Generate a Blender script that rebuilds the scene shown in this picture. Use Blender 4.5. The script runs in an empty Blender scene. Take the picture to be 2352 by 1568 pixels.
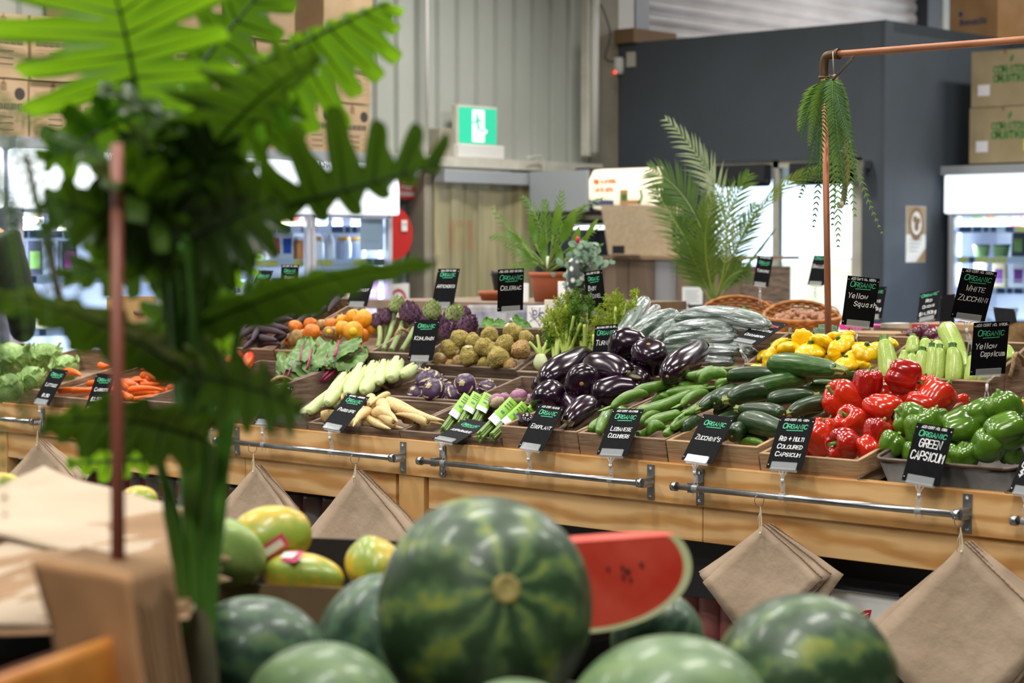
import bpy, bmesh, math, random
from mathutils import Vector, Matrix, Euler, noise
V = Vector
rnd = random.Random(7)
scn = bpy.context.scene
COL = scn.collection

# ---------------------------------------------------------------- camera, world, lights, exposure
CAM = V((0, 0, 1.4)); FPX = 4573.0
YAW = math.atan2(.675, .738); PIT = math.radians(2.59)
cd = bpy.data.cameras.new('camera'); cam = bpy.data.objects.new('camera', cd); COL.objects.link(cam)
cam.location = CAM; cam.rotation_euler = (math.pi/2-PIT, 0, YAW)
cd.sensor_width = 36; cd.lens = 36*FPX/2352; cd.clip_start = .05; cd.clip_end = 200
cd.dof.use_dof = True; cd.dof.focus_distance = 5.75; cd.dof.aperture_fstop = 3.7
scn.camera = cam
w = bpy.data.worlds.new('world'); scn.world = w; w.use_nodes = True
wn = w.node_tree; bg = wn.nodes['Background']
bg.inputs[0].default_value = (.86, .93, 1, 1); bg.inputs[1].default_value = 3.2
vs = scn.view_settings; vs.view_transform = 'Standard'; vs.look = 'None'; vs.gamma = 1; vs.use_curve_mapping = False
vs.exposure = 0.0
def area(name, loc, sx, sy, power, col=(1, .97, .92), rot=(0, 0, 0)):
    l = bpy.data.lights.new(name, 'AREA'); l.shape = 'RECTANGLE'; l.size = sx; l.size_y = sy; l.energy = power; l.color = col
    o = bpy.data.objects.new(name, l); COL.objects.link(o); o.location = loc; o.rotation_euler = rot
    return o
for lx in (-7.9, -5.7, -3.6, -1.4):
    for ly in (1.2, 3.3, 5.8, 8.8):
        area('ceiling_or_fill_lamp', (lx, ly, 3.9), .3, 1.2, 38 if lx > -7 else 60).data.spread = math.radians(150)
area('ceiling_or_fill_lamp', (-.8, -.3, 3.9), 1.2, .3, 85)  # added fill, brightens the foreground plant, bags and melons from the camera side
area('ceiling_or_fill_lamp', (-7.9, 14.2, 4.1), .3, 1.6, 75)  # added fill, stands in for the daylight on the roller shutter
for ly in (10.2, 12.0): area('ceiling_or_fill_lamp', (-5.0, ly, 4.1), .3, 1.2, 55)

# ---------------------------------------------------------------- picture coordinates -> points in the room
def _basis():
    F0 = V((-math.sin(YAW), math.cos(YAW), 0)); R = V((math.cos(YAW), math.sin(YAW), 0))
    F = F0*math.cos(PIT)-V((0, 0, math.sin(PIT))); return R, R.cross(F), F
RR, UU, FF = _basis()
def ray(x, y): return FF+RR*((x-1176)/FPX)+UU*((784-y)/FPX)
def onY(x, y, Y): d = ray(x, y); return CAM+d*((Y-CAM.y)/d.y)
def onX(x, y, X): d = ray(x, y); return CAM+d*((X-CAM.x)/d.x)
def onZ(x, y, Z): d = ray(x, y); return CAM+d*((Z-CAM.z)/d.z)
def at(x, y, Z): return CAM+ray(x, y)*Z
def prj(p):
    d = V(p)-CAM; z = d.dot(FF); return (1176+FPX*d.dot(RR)/z, 784-FPX*d.dot(UU)/z, z)
def img(a, b, c=0): return (RR*a+UU*b-FF*c).normalized()

# ---------------------------------------------------------------- mesh builder
class MB:
    def __init__(s): s.v = []; s.f = []; s.m = []; s.s = []
    def pt(s, p): s.v.append(V(p)); return len(s.v)-1
    def fc(s, idx, m=0, sm=False): s.f.append(tuple(idx)); s.m.append(m); s.s.append(sm)
    def box(s, c, d, R=None, m=0, taper=1):
        c = V(c); b = len(s.v); R = R or Matrix.Identity(3)
        for z in (-1, 1):
            t = taper if z < 0 else 1
            for x, y in ((-1, -1), (1, -1), (1, 1), (-1, 1)): s.v.append(c+R@V((x*d[0]/2*t, y*d[1]/2*t, z*d[2]/2)))
        for q in ((3, 2, 1, 0), (4, 5, 6, 7), (0, 1, 5, 4), (1, 2, 6, 5), (2, 3, 7, 6), (3, 0, 4, 7)): s.fc([b+i for i in q], m)
        return s
    def tube(s, pts, r, n=8, m=0, cap=True, sm=True, flat=1, up=None):
        pts = [V(p) for p in pts]; k = len(pts); rs = r if isinstance(r, (list, tuple)) else [r]*k
        b = len(s.v); prev = V(up) if up else None
        for i, p in enumerate(pts):
            t = (pts[min(i+1, k-1)]-pts[max(i-1, 0)]); t = t.normalized() if t.length > 1e-9 else V((0, 0, 1))
            if prev is None: prev = t.orthogonal()
            u = (prev-t*prev.dot(t)); u = u.normalized() if u.length > 1e-6 else t.orthogonal().normalized(); prev = u; w_ = t.cross(u)
            for j in range(n):
                a = 2*math.pi*j/n; s.v.append(p+(u*math.cos(a)+w_*math.sin(a)*flat)*rs[i])
        for i in range(k-1):
            for j in range(n):
                j2 = (j+1) % n; s.fc((b+i*n+j, b+i*n+j2, b+(i+1)*n+j2, b+(i+1)*n+j), m, sm)
        if cap:
            s.fc([b+j for j in range(n)][::-1], m); s.fc([b+(k-1)*n+j for j in range(n)], m)
        return s
    def grid(s, fn, nu, nv, m=0, sm=True, wrapu=False, mf=None):
        b = len(s.v)
        for i in range(nu+(0 if wrapu else 1)):
            for j in range(nv+1): s.v.append(V(fn(i/nu, j/nv)))
        R_ = nv+1; N = nu if wrapu else nu+1
        for i in range(nu):
            i2 = (i+1) % N
            for j in range(nv): s.fc((b+i*R_+j, b+i2*R_+j, b+i2*R_+j+1, b+i*R_+j+1), mf((i+.5)/nu, (j+.5)/nv) if mf else m, sm)
        return s
    def lathe(s, prof, n=24, M=None, m=0, fn=None, sm=True, mf=None):
        """prof: list of (r,z) from bottom to top; fn(theta, k, r, z)->(r,z)"""
        M = M or Matrix.Identity(4); b = len(s.v); K = len(prof)
        for k, (r, z) in enumerate(prof):
            for j in range(n):
                a = 2*math.pi*j/n; r2, z2 = fn(a, k/(K-1), r, z) if fn else (r, z)
                s.v.append(M@V((r2*math.cos(a), r2*math.sin(a), z2)))
        for k in range(K-1):
            for j in range(n):
                j2 = (j+1) % n; s.fc((b+k*n+j, b+k*n+j2, b+(k+1)*n+j2, b+(k+1)*n+j), mf((j+.5)/n*2*math.pi, (k+.5)/(K-1)) if mf else m, sm)
        if prof[0][0] > 1e-4: s.fc([b+j for j in range(n)][::-1], m, sm)
        if prof[-1][0] > 1e-4: s.fc([b+(K-1)*n+j for j in range(n)], m, sm)
        return s
    def prism(s, out, h, M=None, m=0, m2=None):
        """flat outline [(x,y)] given thickness h"""
        M = M or Matrix.Identity(4); b = len(s.v); n = len(out)
        for z in (0, h):
            for x, y in out: s.v.append(M@V((x, y, z)))
        s.fc([b+i for i in range(n)][::-1], m); s.fc([b+n+i for i in range(n)], m if m2 is None else m2)
        for i in range(n): j = (i+1) % n; s.fc((b+i, b+j, b+n+j, b+n+i), m)
        return s
    def ball(s, c, r, n=12, k=8, m=0, sc=(1, 1, 1), R=None):
        R = R or Matrix.Identity(3); c = V(c)
        prof = [(math.sin(math.pi*i/k)*r, -math.cos(math.pi*i/k)*r) for i in range(k+1)]
        b = len(s.v); s.lathe(prof, n, None, m)
        for i in range(b, len(s.v)): p = s.v[i]; s.v[i] = c+R@V((p.x*sc[0], p.y*sc[1], p.z*sc[2]))
        return s
    def build(s, name, mats, parent=None, origin=None, bevel=0):
        if not isinstance(mats, (list, tuple)): mats = [mats]
        if parent is not None: o0 = worigin(parent)
        elif origin is not None: o0 = V(origin)
        elif s.v:
            xs = [p.x for p in s.v]; ys = [p.y for p in s.v]; o0 = V(((min(xs)+max(xs))/2, (min(ys)+max(ys))/2, min(p.z for p in s.v)))
        else: o0 = V((0, 0, 0))
        me = bpy.data.meshes.new(name); me.from_pydata([p-o0 for p in s.v], [], s.f)
        for mt in mats: me.materials.append(MT(mt) if isinstance(mt, str) else mt)
        me.polygons.foreach_set('material_index', s.m); me.polygons.foreach_set('use_smooth', s.s)
        me.validate(); me.update()
        o = bpy.data.objects.new(name, me); COL.objects.link(o)
        if parent is not None: o.parent = parent
        else: o.location = o0
        if bevel:
            md = o.modifiers.new('bevel', 'BEVEL'); md.width = bevel; md.segments = 2; md.limit_method = 'ANGLE'
        return o
def worigin(o):
    p = V(o.location)
    while o.parent: o = o.parent; p = p+V(o.location)
    return p
def tag(o, label=None, cat=None, group=None, kind=None):
    for k, x in (('label', label), ('category', cat), ('group', group), ('kind', kind)):
        if x: o[k] = x
    return o
def thing(name, label, cat, loc=(0, 0, 0), group=None):
    o = bpy.data.objects.new(name, None); COL.objects.link(o); o.location = loc; o.empty_display_size = .05
    return tag(o, label, cat, group)
def struct(name, mb, mats, parent=None, bevel=0):
    o = mb.build(name, mats, parent, bevel=bevel)
    return tag(o, kind='structure') if parent is None else o
KIDS = {}
def copy_tree(o, parent=None):
    c = o.copy(); COL.objects.link(c); c.parent = parent
    for ch in list(o.children): copy_tree(ch, c)
    return c
# prototypes: built once about their own origin, the first placement uses the prototype itself, later ones are copies
PROTO = {}; USED = set()
def place(key, maker, M):
    if key not in PROTO: PROTO[key] = maker(); USED.add(key); o = PROTO[key]
    else: o = copy_tree(PROTO[key])
    o.matrix_world = M
    return o
def frame(loc, zdir, roll=0, sc=(1, 1, 1)):
    q = V(zdir).normalized().to_track_quat('Z', 'Y').to_matrix()
    return Matrix.Translation(loc) @ (q @ Matrix.Rotation(roll, 3, 'Z')).to_4x4() @ Matrix.Diagonal((*sc, 1))

# labels that single things out by their place in a heap: rows from the top, then from the left
HEAP = {}
def heap(group, o, noun, where, p=None):
    u = prj(p if p is not None else o.matrix_world.translation if o.parent is None else o.location)
    HEAP.setdefault(group, []).append((u[1], u[0], o, noun, where))
ORD = ['leftmost', 'second from left', 'third from left', 'fourth from left', 'fifth from left', 'sixth from left', 'seventh from left', 'eighth from left', 'ninth from left', 'tenth from left', 'eleventh from left', 'twelfth from left', 'thirteenth from left', 'fourteenth from left']
def label_heaps():
    for g, L in HEAP.items():
        L.sort(key=lambda t: t[0]); n = len(L)
        rows = 1 if n <= 5 or (n <= 10 and L[-1][0]-L[0][0] < 34) else max(2, min(6, round(math.sqrt(n/1.6))))
        while math.ceil(n/rows) > 12: rows += 1
        per = math.ceil(n/rows); names = {0: 'top row', rows-1: 'bottom row'}
        oth = ['', 'second row', 'third row', 'fourth row', 'fifth row', 'sixth row', 'seventh row', 'eighth row', 'ninth row', 'tenth row', 'eleventh row', 'twelfth row', 'thirteenth row', 'fourteenth row', 'fifteenth row', 'sixteenth row', 'seventeenth row']
        for r in range(rows):
            R_ = sorted(L[r*per:(r+1)*per], key=lambda t: t[1]); k = len(R_)
            for i, (_, _, o, noun, where) in enumerate(R_):
                pos = ORD[i] if i < k-1 or k == 1 else 'rightmost'
                rn = (', '+names.get(r, oth[r])) if rows > 1 else ''
                o['label'] = f'{noun}, {pos}{rn} {where}'; o['group'] = g

# ---------------------------------------------------------------- materials
def lin(c):
    if isinstance(c, str): c = [int(c[i:i+2], 16)/255 for i in (0, 2, 4)]
    return tuple((x/12.92 if x <= .04045 else ((x+.055)/1.055)**2.4) for x in c[:3])+(1,)
MATS = {}; SPEC = {}
def MT(n):
    if n not in MATS: MATS[n] = SPEC[n]()
    return MATS[n]
def mat(name, c1, c2=None, rough=.5, metal=0, scale=8, detail=3, stretch=(1, 1, 1), bump=0, bscale=None, ramp=(.35, .65), coat=0, trans=0, tcol=None,
        alpha=None, emit=0, spec=.5, c3=None, kind='noise', dist=0, sss=0, sheen=0, gen=False, bdist=.01, wdir='X', rrange=None):
    def mk():
        m = bpy.data.materials.new(name); m.use_nodes = True; nt = m.node_tree; N = nt.nodes; L = nt.links
        b = N['Principled BSDF']; out = N['Material Output']
        b.inputs['Roughness'].default_value = rough; b.inputs['Metallic'].default_value = metal
        b.inputs['Specular IOR Level'].default_value = spec
        b.inputs['Coat Weight'].default_value = coat; b.inputs['Coat Roughness'].default_value = .08
        if sss: b.inputs['Subsurface Weight'].default_value = sss; b.inputs['Subsurface Radius'].default_value = (.01, .006, .003)
        tc = N.new('ShaderNodeTexCoord'); mp = N.new('ShaderNodeMapping'); mp.inputs['Scale'].default_value = stretch
        L.new(tc.outputs['Generated' if gen else 'Object'], mp.inputs[0])
        colsock = None
        if c2 is not None:
            if kind == 'noise':
                t = N.new('ShaderNodeTexNoise'); t.inputs['Scale'].default_value = scale; t.inputs['Detail'].default_value = detail; t.inputs['Distortion'].default_value = dist; fo = t.outputs[0]
            elif kind == 'wave':
                t = N.new('ShaderNodeTexWave'); t.bands_direction = wdir; t.inputs['Scale'].default_value = scale; t.inputs['Distortion'].default_value = dist; t.inputs['Detail'].default_value = detail; t.inputs['Detail Scale'].default_value = 1.2; fo = t.outputs['Fac']
            elif kind == 'voronoi':
                t = N.new('ShaderNodeTexVoronoi'); t.inputs['Scale'].default_value = scale; fo = t.outputs['Distance']
            L.new(mp.outputs[0], t.inputs[0])
            r = N.new('ShaderNodeValToRGB'); r.color_ramp.elements[0].position = ramp[0]; r.color_ramp.elements[1].position = ramp[1]
            r.color_ramp.elements[0].color = lin(c1); r.color_ramp.elements[1].color = lin(c2)
            if c3 is not None: e = r.color_ramp.elements.new(min(.99, ramp[1]+.18)); e.color = lin(c3)
            L.new(fo, r.inputs[0]); L.new(r.outputs[0], b.inputs['Base Color']); colsock = r.outputs[0]
        else: b.inputs['Base Color'].default_value = lin(c1)
        if bump:
            t2 = N.new('ShaderNodeTexNoise'); t2.inputs['Scale'].default_value = bscale or scale*2; t2.inputs['Detail'].default_value = 4
            L.new(mp.outputs[0], t2.inputs[0]); bp = N.new('ShaderNodeBump'); bp.inputs['Strength'].default_value = bump; bp.inputs['Distance'].default_value = bdist
            L.new(t2.outputs[0], bp.inputs['Height']); L.new(bp.outputs[0], b.inputs['Normal'])
        if emit:
            b.inputs['Emission Strength'].default_value = emit
            if colsock: L.new(colsock, b.inputs['Emission Color'])
            else: b.inputs['Emission Color'].default_value = lin(c1)
        last = b.outputs[0]
        if trans:
            tr = N.new('ShaderNodeBsdfTranslucent'); tr.inputs[0].default_value = lin(tcol or c1); mx = N.new('ShaderNodeMixShader'); mx.inputs[0].default_value = trans
            L.new(last, mx.inputs[1]); L.new(tr.outputs[0], mx.inputs[2]); last = mx.outputs[0]
        if alpha is not None:
            tp = N.new('ShaderNodeBsdfTransparent'); mx = N.new('ShaderNodeMixShader'); L.new(tp.outputs[0], mx.inputs[1]); L.new(last, mx.inputs[2])
            if isinstance(alpha, tuple):   # noise-varied cover
                t3 = N.new('ShaderNodeTexNoise'); t3.inputs['Scale'].default_value = alpha[0]; t3.inputs['Detail'].default_value = 3; L.new(mp.outputs[0], t3.inputs[0])
                mr = N.new('ShaderNodeMapRange'); mr.inputs[1].default_value = .35; mr.inputs[2].default_value = .65; mr.inputs[3].default_value = alpha[1]; mr.inputs[4].default_value = alpha[2]
                L.new(t3.outputs[0], mr.inputs[0]); L.new(mr.outputs[0], mx.inputs[0])
            else: mx.inputs[0].default_value = alpha
            last = mx.outputs[0]
        if last != b.outputs[0]: L.new(last, out.inputs[0])
        return m
    SPEC[name] = mk
    return name
def glassy(name, col, fac=.25, rough=.05):
    """thin clear plastic or glass: mostly see-through with a sharp reflection"""
    def mk():
        m = bpy.data.materials.new(name); m.use_nodes = True; nt = m.node_tree; N = nt.nodes; L = nt.links
        N.remove(N['Principled BSDF']); g = N.new('ShaderNodeBsdfGlossy'); g.inputs['Roughness'].default_value = rough
        t = N.new('ShaderNodeBsdfTransparent'); t.inputs[0].default_value = lin(col); f = N.new('ShaderNodeLayerWeight'); f.inputs[0].default_value = fac
        mx = N.new('ShaderNodeMixShader'); L.new(f.outputs['Fresnel'], mx.inputs[0]); L.new(t.outputs[0], mx.inputs[1]); L.new(g.outputs[0], mx.inputs[2])
        L.new(mx.outputs[0], N['Material Output'].inputs[0]); return m
    SPEC[name] = mk
    return name

# ---------------------------------------------------------------- hand lettering: single-stroke letters on a 4 x 6 grid
GL = {'A': "00 26 40|12 32", 'B': "00 06|~06 26 45 34 03|~03 34 42 20 00", 'C': "~45 26 05 01 20 41", 'D': "00 06|~06 26 44 42 20 00", 'E': "46 06 00 40|03 33",
 'F': "46 06 00|03 33", 'G': "~45 26 05 01 20 41|41 43 23", 'H': "00 06|40 46|03 43", 'I': "20 26", 'J': "~36 31 20 01", 'K': "00 06|46 03 40", 'L': "06 00 40", 'M': "00 06 23 46 40",
 'N': "00 06 40 46", 'O': "~26 05 01 20 41 45 26", 'P': "00 06|~06 36 45 43 03", 'Q': "~26 05 01 20 41 45 26|22 40", 'R': "00 06|~06 36 45 43 03|23 40", 'S': "~45 26 04 23 42 20 01",
 'T': "06 46|26 20", 'U': "~06 01 20 41 46", 'V': "06 20 46", 'W': "06 10 24 30 46", 'X': "00 46|06 40", 'Y': "06 23 46|23 20", 'Z': "06 46 00 40",
 '0': "~26 05 01 20 41 45 26", '1': "15 26 20", '2': "~05 26 45 33 00|00 40", '3': "~05 26 45 23|~23 42 20 01", '4': "30 36 02 42", '5': "46 06 03|~03 34 42 20 00",
 '6': "~45 26 03 01 20 41 32 02", '7': "06 46 10", '8': "~23 05 26 45 23 01 20 41 23", '9': "~43 13 05 26 45 42 20", '.': "20 21", ',': "20 1a", "'": "26 24", '$': "~45 26 04 23 42 20 01|27 2a",
 '+': "03 43|21 25", '-': "13 33", '/': "00 46", ':': "21 22|23 24", '(': "~36 14 12 30", ')': "~16 34 32 10",
 'a': "~34 14 02 10 30|34 30", 'c': "~34 14 02 10 30", 'd': "~34 14 02 10 30|36 30", 'e': "~02 32 34 14 02 10 30", 'f': "~36 25 20|04 34", 'g': "~34 14 02 10 32|~34 3b 1b", 'h': "00 06|~03 24 33 30",
 'i': "20 24|25 26", 'k': "00 06|34 02 30", 'l': "20 26", 'm': "00 04|~03 14 22 20|~23 34 42 40", 'n': "00 04|~03 24 33 30", 'o': "~24 03 01 20 41 43 24", 'p': "04 0b|~04 34 42 10 01",
 'q': "~34 14 02 10 32|34 3b", 'r': "00 04|~02 14 34", 's': "~34 13 32 10", 't': "26 20 30|04 44", 'u': "~04 01 20 31|34 30", 'v': "04 20 44", 'w': "04 10 23 30 44", 'y': "04 22|44 1b", 'b': "06 00|~00 30 42 34 03"}
NARROW = {'I': .45, '1': .55, '.': .35, ',': .35, "'": .35, 'l': .4, 'i': .4, ' ': .6, '-': .7, ':': .35}
def _g(ch): return {'a': -1, 'b': -2}.get(ch, None) if ch in 'ab' else int(ch)
def smooth_path(P, k=4):
    if len(P) < 3: return P
    out = []
    for i in range(len(P)-1):
        p0, p1, p2, p3 = P[max(i-1, 0)], P[i], P[i+1], P[min(i+2, len(P)-1)]
        for j in range(k):
            t = j/k; out.append(tuple(.5*((2*p1[a])+(-p0[a]+p2[a])*t+(2*p0[a]-5*p1[a]+4*p2[a]-p3[a])*t*t+(-p0[a]+3*p1[a]-3*p2[a]+p3[a])*t**3) for a in range(len(p1))))
    out.append(P[-1]); return out
def ribbon(mb, P, w, O, X, Y, m):
    """a marker stroke lying flat in the plane O + x*X + y*Y"""
    n = len(P)
    if n < 2: return
    b = len(mb.v)
    for i in range(n):
        a = P[max(i-1, 0)]; c = P[min(i+1, n-1)]; dx, dy = c[0]-a[0], c[1]-a[1]; L = math.hypot(dx, dy) or 1; nx, ny = -dy/L*w/2, dx/L*w/2
        e = 0
        if i == 0: e = -w/2
        if i == n-1: e = w/2
        x, y = P[i][0]+dx/L*e, P[i][1]+dy/L*e
        mb.v.append(O+X*(x+nx)+Y*(y+ny)); mb.v.append(O+X*(x-nx)+Y*(y-ny))
    for i in range(n-1): mb.fc((b+2*i, b+2*i+1, b+2*i+3, b+2*i+2), m)
def text_w(s, h, caps=False, sp=.35):
    x = 0; k = h/6
    for i, ch in enumerate(s):
        q = .8 if caps and i > 0 and ch.isupper() and s[i-1] != ' ' else 1
        x += (4*NARROW.get(ch, 1)+sp*4)*k*q
    return x-sp*4*k
def write(mb, s, O, X, Y, h, m, w=None, slant=.12, caps=False, cx=None, fit=None, jit=.0, sp=.35):
    """write s with letter height h from O along X; caps = small capitals after each first letter"""
    W = text_w(s, h, caps, sp); sx = 1
    if fit and W > 0: sx = fit/W
    x = -W*sx/2 if cx is not None else 0; k = h/6; w = w or h*.13
    for i, ch in enumerate(s):
        q = .8 if caps and i > 0 and ch.isupper() and s[i-1] != ' ' else 1
        adv = (4*NARROW.get(ch, 1)+sp*4)*k*q
        if ch in GL:
            off = (4*NARROW.get(ch, 1)-4)/2
            for st in GL[ch].split('|'):
                sm = st[0] == '~'; P = []
                for c in st.lstrip('~').split(' '):
                    gx, gy = _g(c[0]), _g(c[1]); gx = (gx+off)*k*q; gy = gy*k*q+rnd.uniform(-jit, jit)*h
                    P.append((x+(gx+slant*gy)*sx, gy))
                if sm: P = smooth_path(P)
                ribbon(mb, P, w*q, O, X, Y, m)
        x += adv*sx
    return x
# ---------------------------------------------------------------- materials used in the hall and on the stall
mat('corrugated', 'A9AEA6', 'B4B8B0', rough=.55, scale=1.2, stretch=(1, 1, .5), detail=5)
mat('galvanised', '8C9296', '6E7478', rough=.45, metal=.3, scale=14, detail=4, ramp=(.4, .6))
mat('offwhite_steel', 'D2D0C4', 'BDB9A8', rough=.5, scale=6, detail=5, ramp=(.4, .75))
mat('beige_steel', 'A59F90', '938B78', rough=.6, scale=3)
mat('blue_wall', '485058', '4E565F', rough=.62, scale=2)
mat('white_plastic', 'E6E6E2', rough=.45)
mat('white_paper', 'F0F0EC', rough=.7)
mat('grey_panel', 'A3A9AE', rough=.5)
mat('black_plastic', '15161A', rough=.4)
mat('dark_steel', '34373C', rough=.5, metal=.4)
mat('concrete', '6E6B66', '5C5A55', rough=.8, scale=5, detail=6)
mat('ceiling_paint', '8E8E8A', rough=.8)
mat('shutter', 'C9C5C6', 'B5B0B0', rough=.45, scale=2, stretch=(1, 1, 3))
mat('red_paint', 'C8271F', rough=.35)
mat('red_sign', 'C4202A', rough=.5)
mat('exit_green', '2CB890', rough=.5, emit=.78)
mat('exit_white', 'F4FFF8', rough=.5, emit=1.2)
mat('fridge_white', 'C8CAD6', rough=.35)
mat('fridge_inside', 'C2C8D2', 'D0D4DC', rough=.5, scale=3)
mat('fridge_light', 'F6FAFF', rough=.5, emit=2.6)
mat('fridge_header', 'EEF6FC', rough=.5, emit=1.2)
mat('lightbox', 'FFEFD2', rough=.5, emit=.82)
mat('orange_print', 'E56A3A', rough=.6, emit=.5)
mat('price_rail', 'D9E0EC', rough=.4)
mat('navy_tab', '3E4A66', rough=.5)
mat('yellow_tab', 'E8DC6A', rough=.5)
mat('card_box', 'B39A78', 'A88C68', rough=.8, scale=5, detail=4)
mat('card_box_green', 'AC9C7A', 'A08F6C', rough=.8, scale=5, detail=4)
mat('card_box_orange', 'D6A878', 'C79661', rough=.75, scale=5, detail=4)
mat('print_black', '3A3530', rough=.8)
mat('print_brown', '8A6E50', rough=.8)
mat('print_green', '4E8A45', rough=.8)
mat('print_blue', '4E5A86', rough=.8)
mat('label_white', 'E9E9EE', rough=.6)
mat('label_yellow', 'DAD82E', rough=.6)
mat('plank_grey', '8F7A66', '6E5B4A', rough=.75, scale=3, stretch=(3, 3, .25), detail=6, ramp=(.3, .7))
mat('plank_blue', '9A9A9C', '7F7C7A', rough=.75, scale=3, stretch=(3, 3, .3), detail=6)
mat('screen_board', 'B8A68A', 'AE9B7E', rough=.85, scale=40)
mat('pine', 'E4B87E', 'C48E50', rough=.5, kind='wave', wdir='Z', scale=5.5, dist=9, detail=3, stretch=(.28, 1, 1), ramp=(.25, .95), bump=.05, bscale=60)
mat('pine_plain', 'E0B67C', 'D0A064', rough=.5, scale=3, stretch=(.25, 1, 2.5), detail=3, ramp=(.35, .7))
mat('pine_post', 'E0B474', 'D2A264', rough=.5, scale=4, stretch=(2, 2, .3))
mat('crate_wood', 'A08468', '6E5440', rough=.75, scale=13, stretch=(.5, .8, 5), detail=9, ramp=(.34, .7), bump=.5, bscale=26, bdist=.004)
mat('crate_wood_light', 'B5946C', '86684A', rough=.72, scale=13, stretch=(.5, .8, 5), detail=9, ramp=(.34, .74), bump=.45, bscale=26, bdist=.004)
mat('crate_wood_grey', '8C7664', '564538', rough=.78, scale=13, stretch=(.5, .8, 5), detail=9, ramp=(.34, .68), bump=.55, bscale=26, bdist=.004)
mat('black_board', '1A191A', '232123', rough=.55, scale=6, stretch=(.3, 1, 3), detail=4)
mat('steel', 'B4B6B8', rough=.28, metal=1, bump=.03, c2='A0A2A4', scale=30)
mat('steel_plate', '9A9C9E', '8B8D90', rough=.42, metal=.9, scale=40)
mat('copper', 'C08462', 'A86C4C', rough=.45, metal=.5, scale=6)
mat('brass_dark', '6B5540', rough=.45, metal=.7)
mat('rope', 'B59A72', '94794F', rough=.9, scale=120, detail=2, bump=.6, bscale=160, bdist=.003)
mat('tin_metal', '5E5A55', '3E3A36', rough=.5, metal=.3, scale=9, detail=6, ramp=(.35, .65), bump=.1, bscale=20)
mat('tin_rim', '6E5C50', '4D3D34', rough=.5, metal=.5, scale=20)
mat('wicker', 'B97A3A', '8E5624', rough=.55, scale=30, detail=2)
mat('clear_plastic', 'DDE2E4', rough=.12, alpha=.26, spec=.9)
glassy('fridge_glass', 'E9F2FA', .12, .05)
mat('pvc_strip', 'C6BD93', 'A9A176', rough=.35, scale=1.5, stretch=(6, 6, .6), detail=4, alpha=(2.5, .55, .85))
mat('twine', 'D9CCB0', rough=.9)
mat('plastic_film', 'E6EAF0', rough=.2, alpha=(8, .15, .7))

# ---------------------------------------------------------------- the hall
def wallbox(name, a, b, m): return struct(name, MB().box([(p+q)/2 for p, q in zip(a, b)], [abs(q-p) for p, q in zip(a, b)]), m)
wallbox('floor', (-10.2, -2.5, -.1), (3.2, 18.6, 0), 'concrete')
wallbox('ceiling', (-10.2, -2.5, 4.3), (3.2, 18.6, 4.4), 'ceiling_paint')
mat('hall_dark', '6C6E6A', rough=.8)
wallbox('wall_right', (3, -2.5, 0), (3.1, 18.5, 4.3), 'hall_dark')
wallbox('wall_front', (-9.6, -2.5, 0), (3, -2.4, 4.3), 'hall_dark')
wallbox('wall_rear', (-6.4, 18.4, 0), (3, 18.5, 4.3), 'hall_dark')
def corr(x, y0, y1, z0, z1, pitch=.19, rib=.035, m='corrugated', dip=.035):
    mb = MB(); y = y0; pts = []
    while y < y1-.001:
        for dy, dx in ((0, 0), (pitch-rib-.02, 0), (pitch-rib-.005, -dip), (pitch-.015, -dip)):
            if y+dy <= y1: pts.append((x+dx, y+dy))
        y += pitch
    pts.append((x, y1))
    b = 0
    for px, py in pts: mb.pt((px, py, z0)); mb.pt((px, py, z1))
    for i in range(len(pts)-1): mb.fc((2*i, 2*i+2, 2*i+3, 2*i+1), 0)
    # back sheet gives the wall its thickness
    mb.box((x-.1, (y0+y1)/2, (z0+z1)/2), (.08, y1-y0, z1-z0))
    return mb
up = corr(-9.3, 3.0, 11.22, 2.0, 4.3)
struct('wall_left', up, 'corrugated')
lo = corr(-9.36, 3.0, 9.24, 0, 2.0, pitch=.11, rib=.05, m='galvanised')
lo2 = corr(-9.36, 10.28, 11.22, 0, 2.0, pitch=.11, rib=.05, m='galvanised'); 
struct('wall_left_lower', lo, 'galvanised'); struct('wall_left_end', lo2, 'galvanised')
wallbox('wall_left_front', (-9.5, -2.5, 0), (-9.3, 3.0, 4.3), 'corrugated')
wallbox('trim_1', (-9.3, 5.0, 1.955), (-9.12, 10.93, 2.02), 'offwhite_steel')
wallbox('trim_2', (-9.42, 10.98, 0), (-9.275, 11.29, 4.3), 'beige_steel')
wallbox('trim_3', (-9.34, 9.21, 0), (-9.2, 9.33, 1.955), 'beige_steel')
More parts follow.
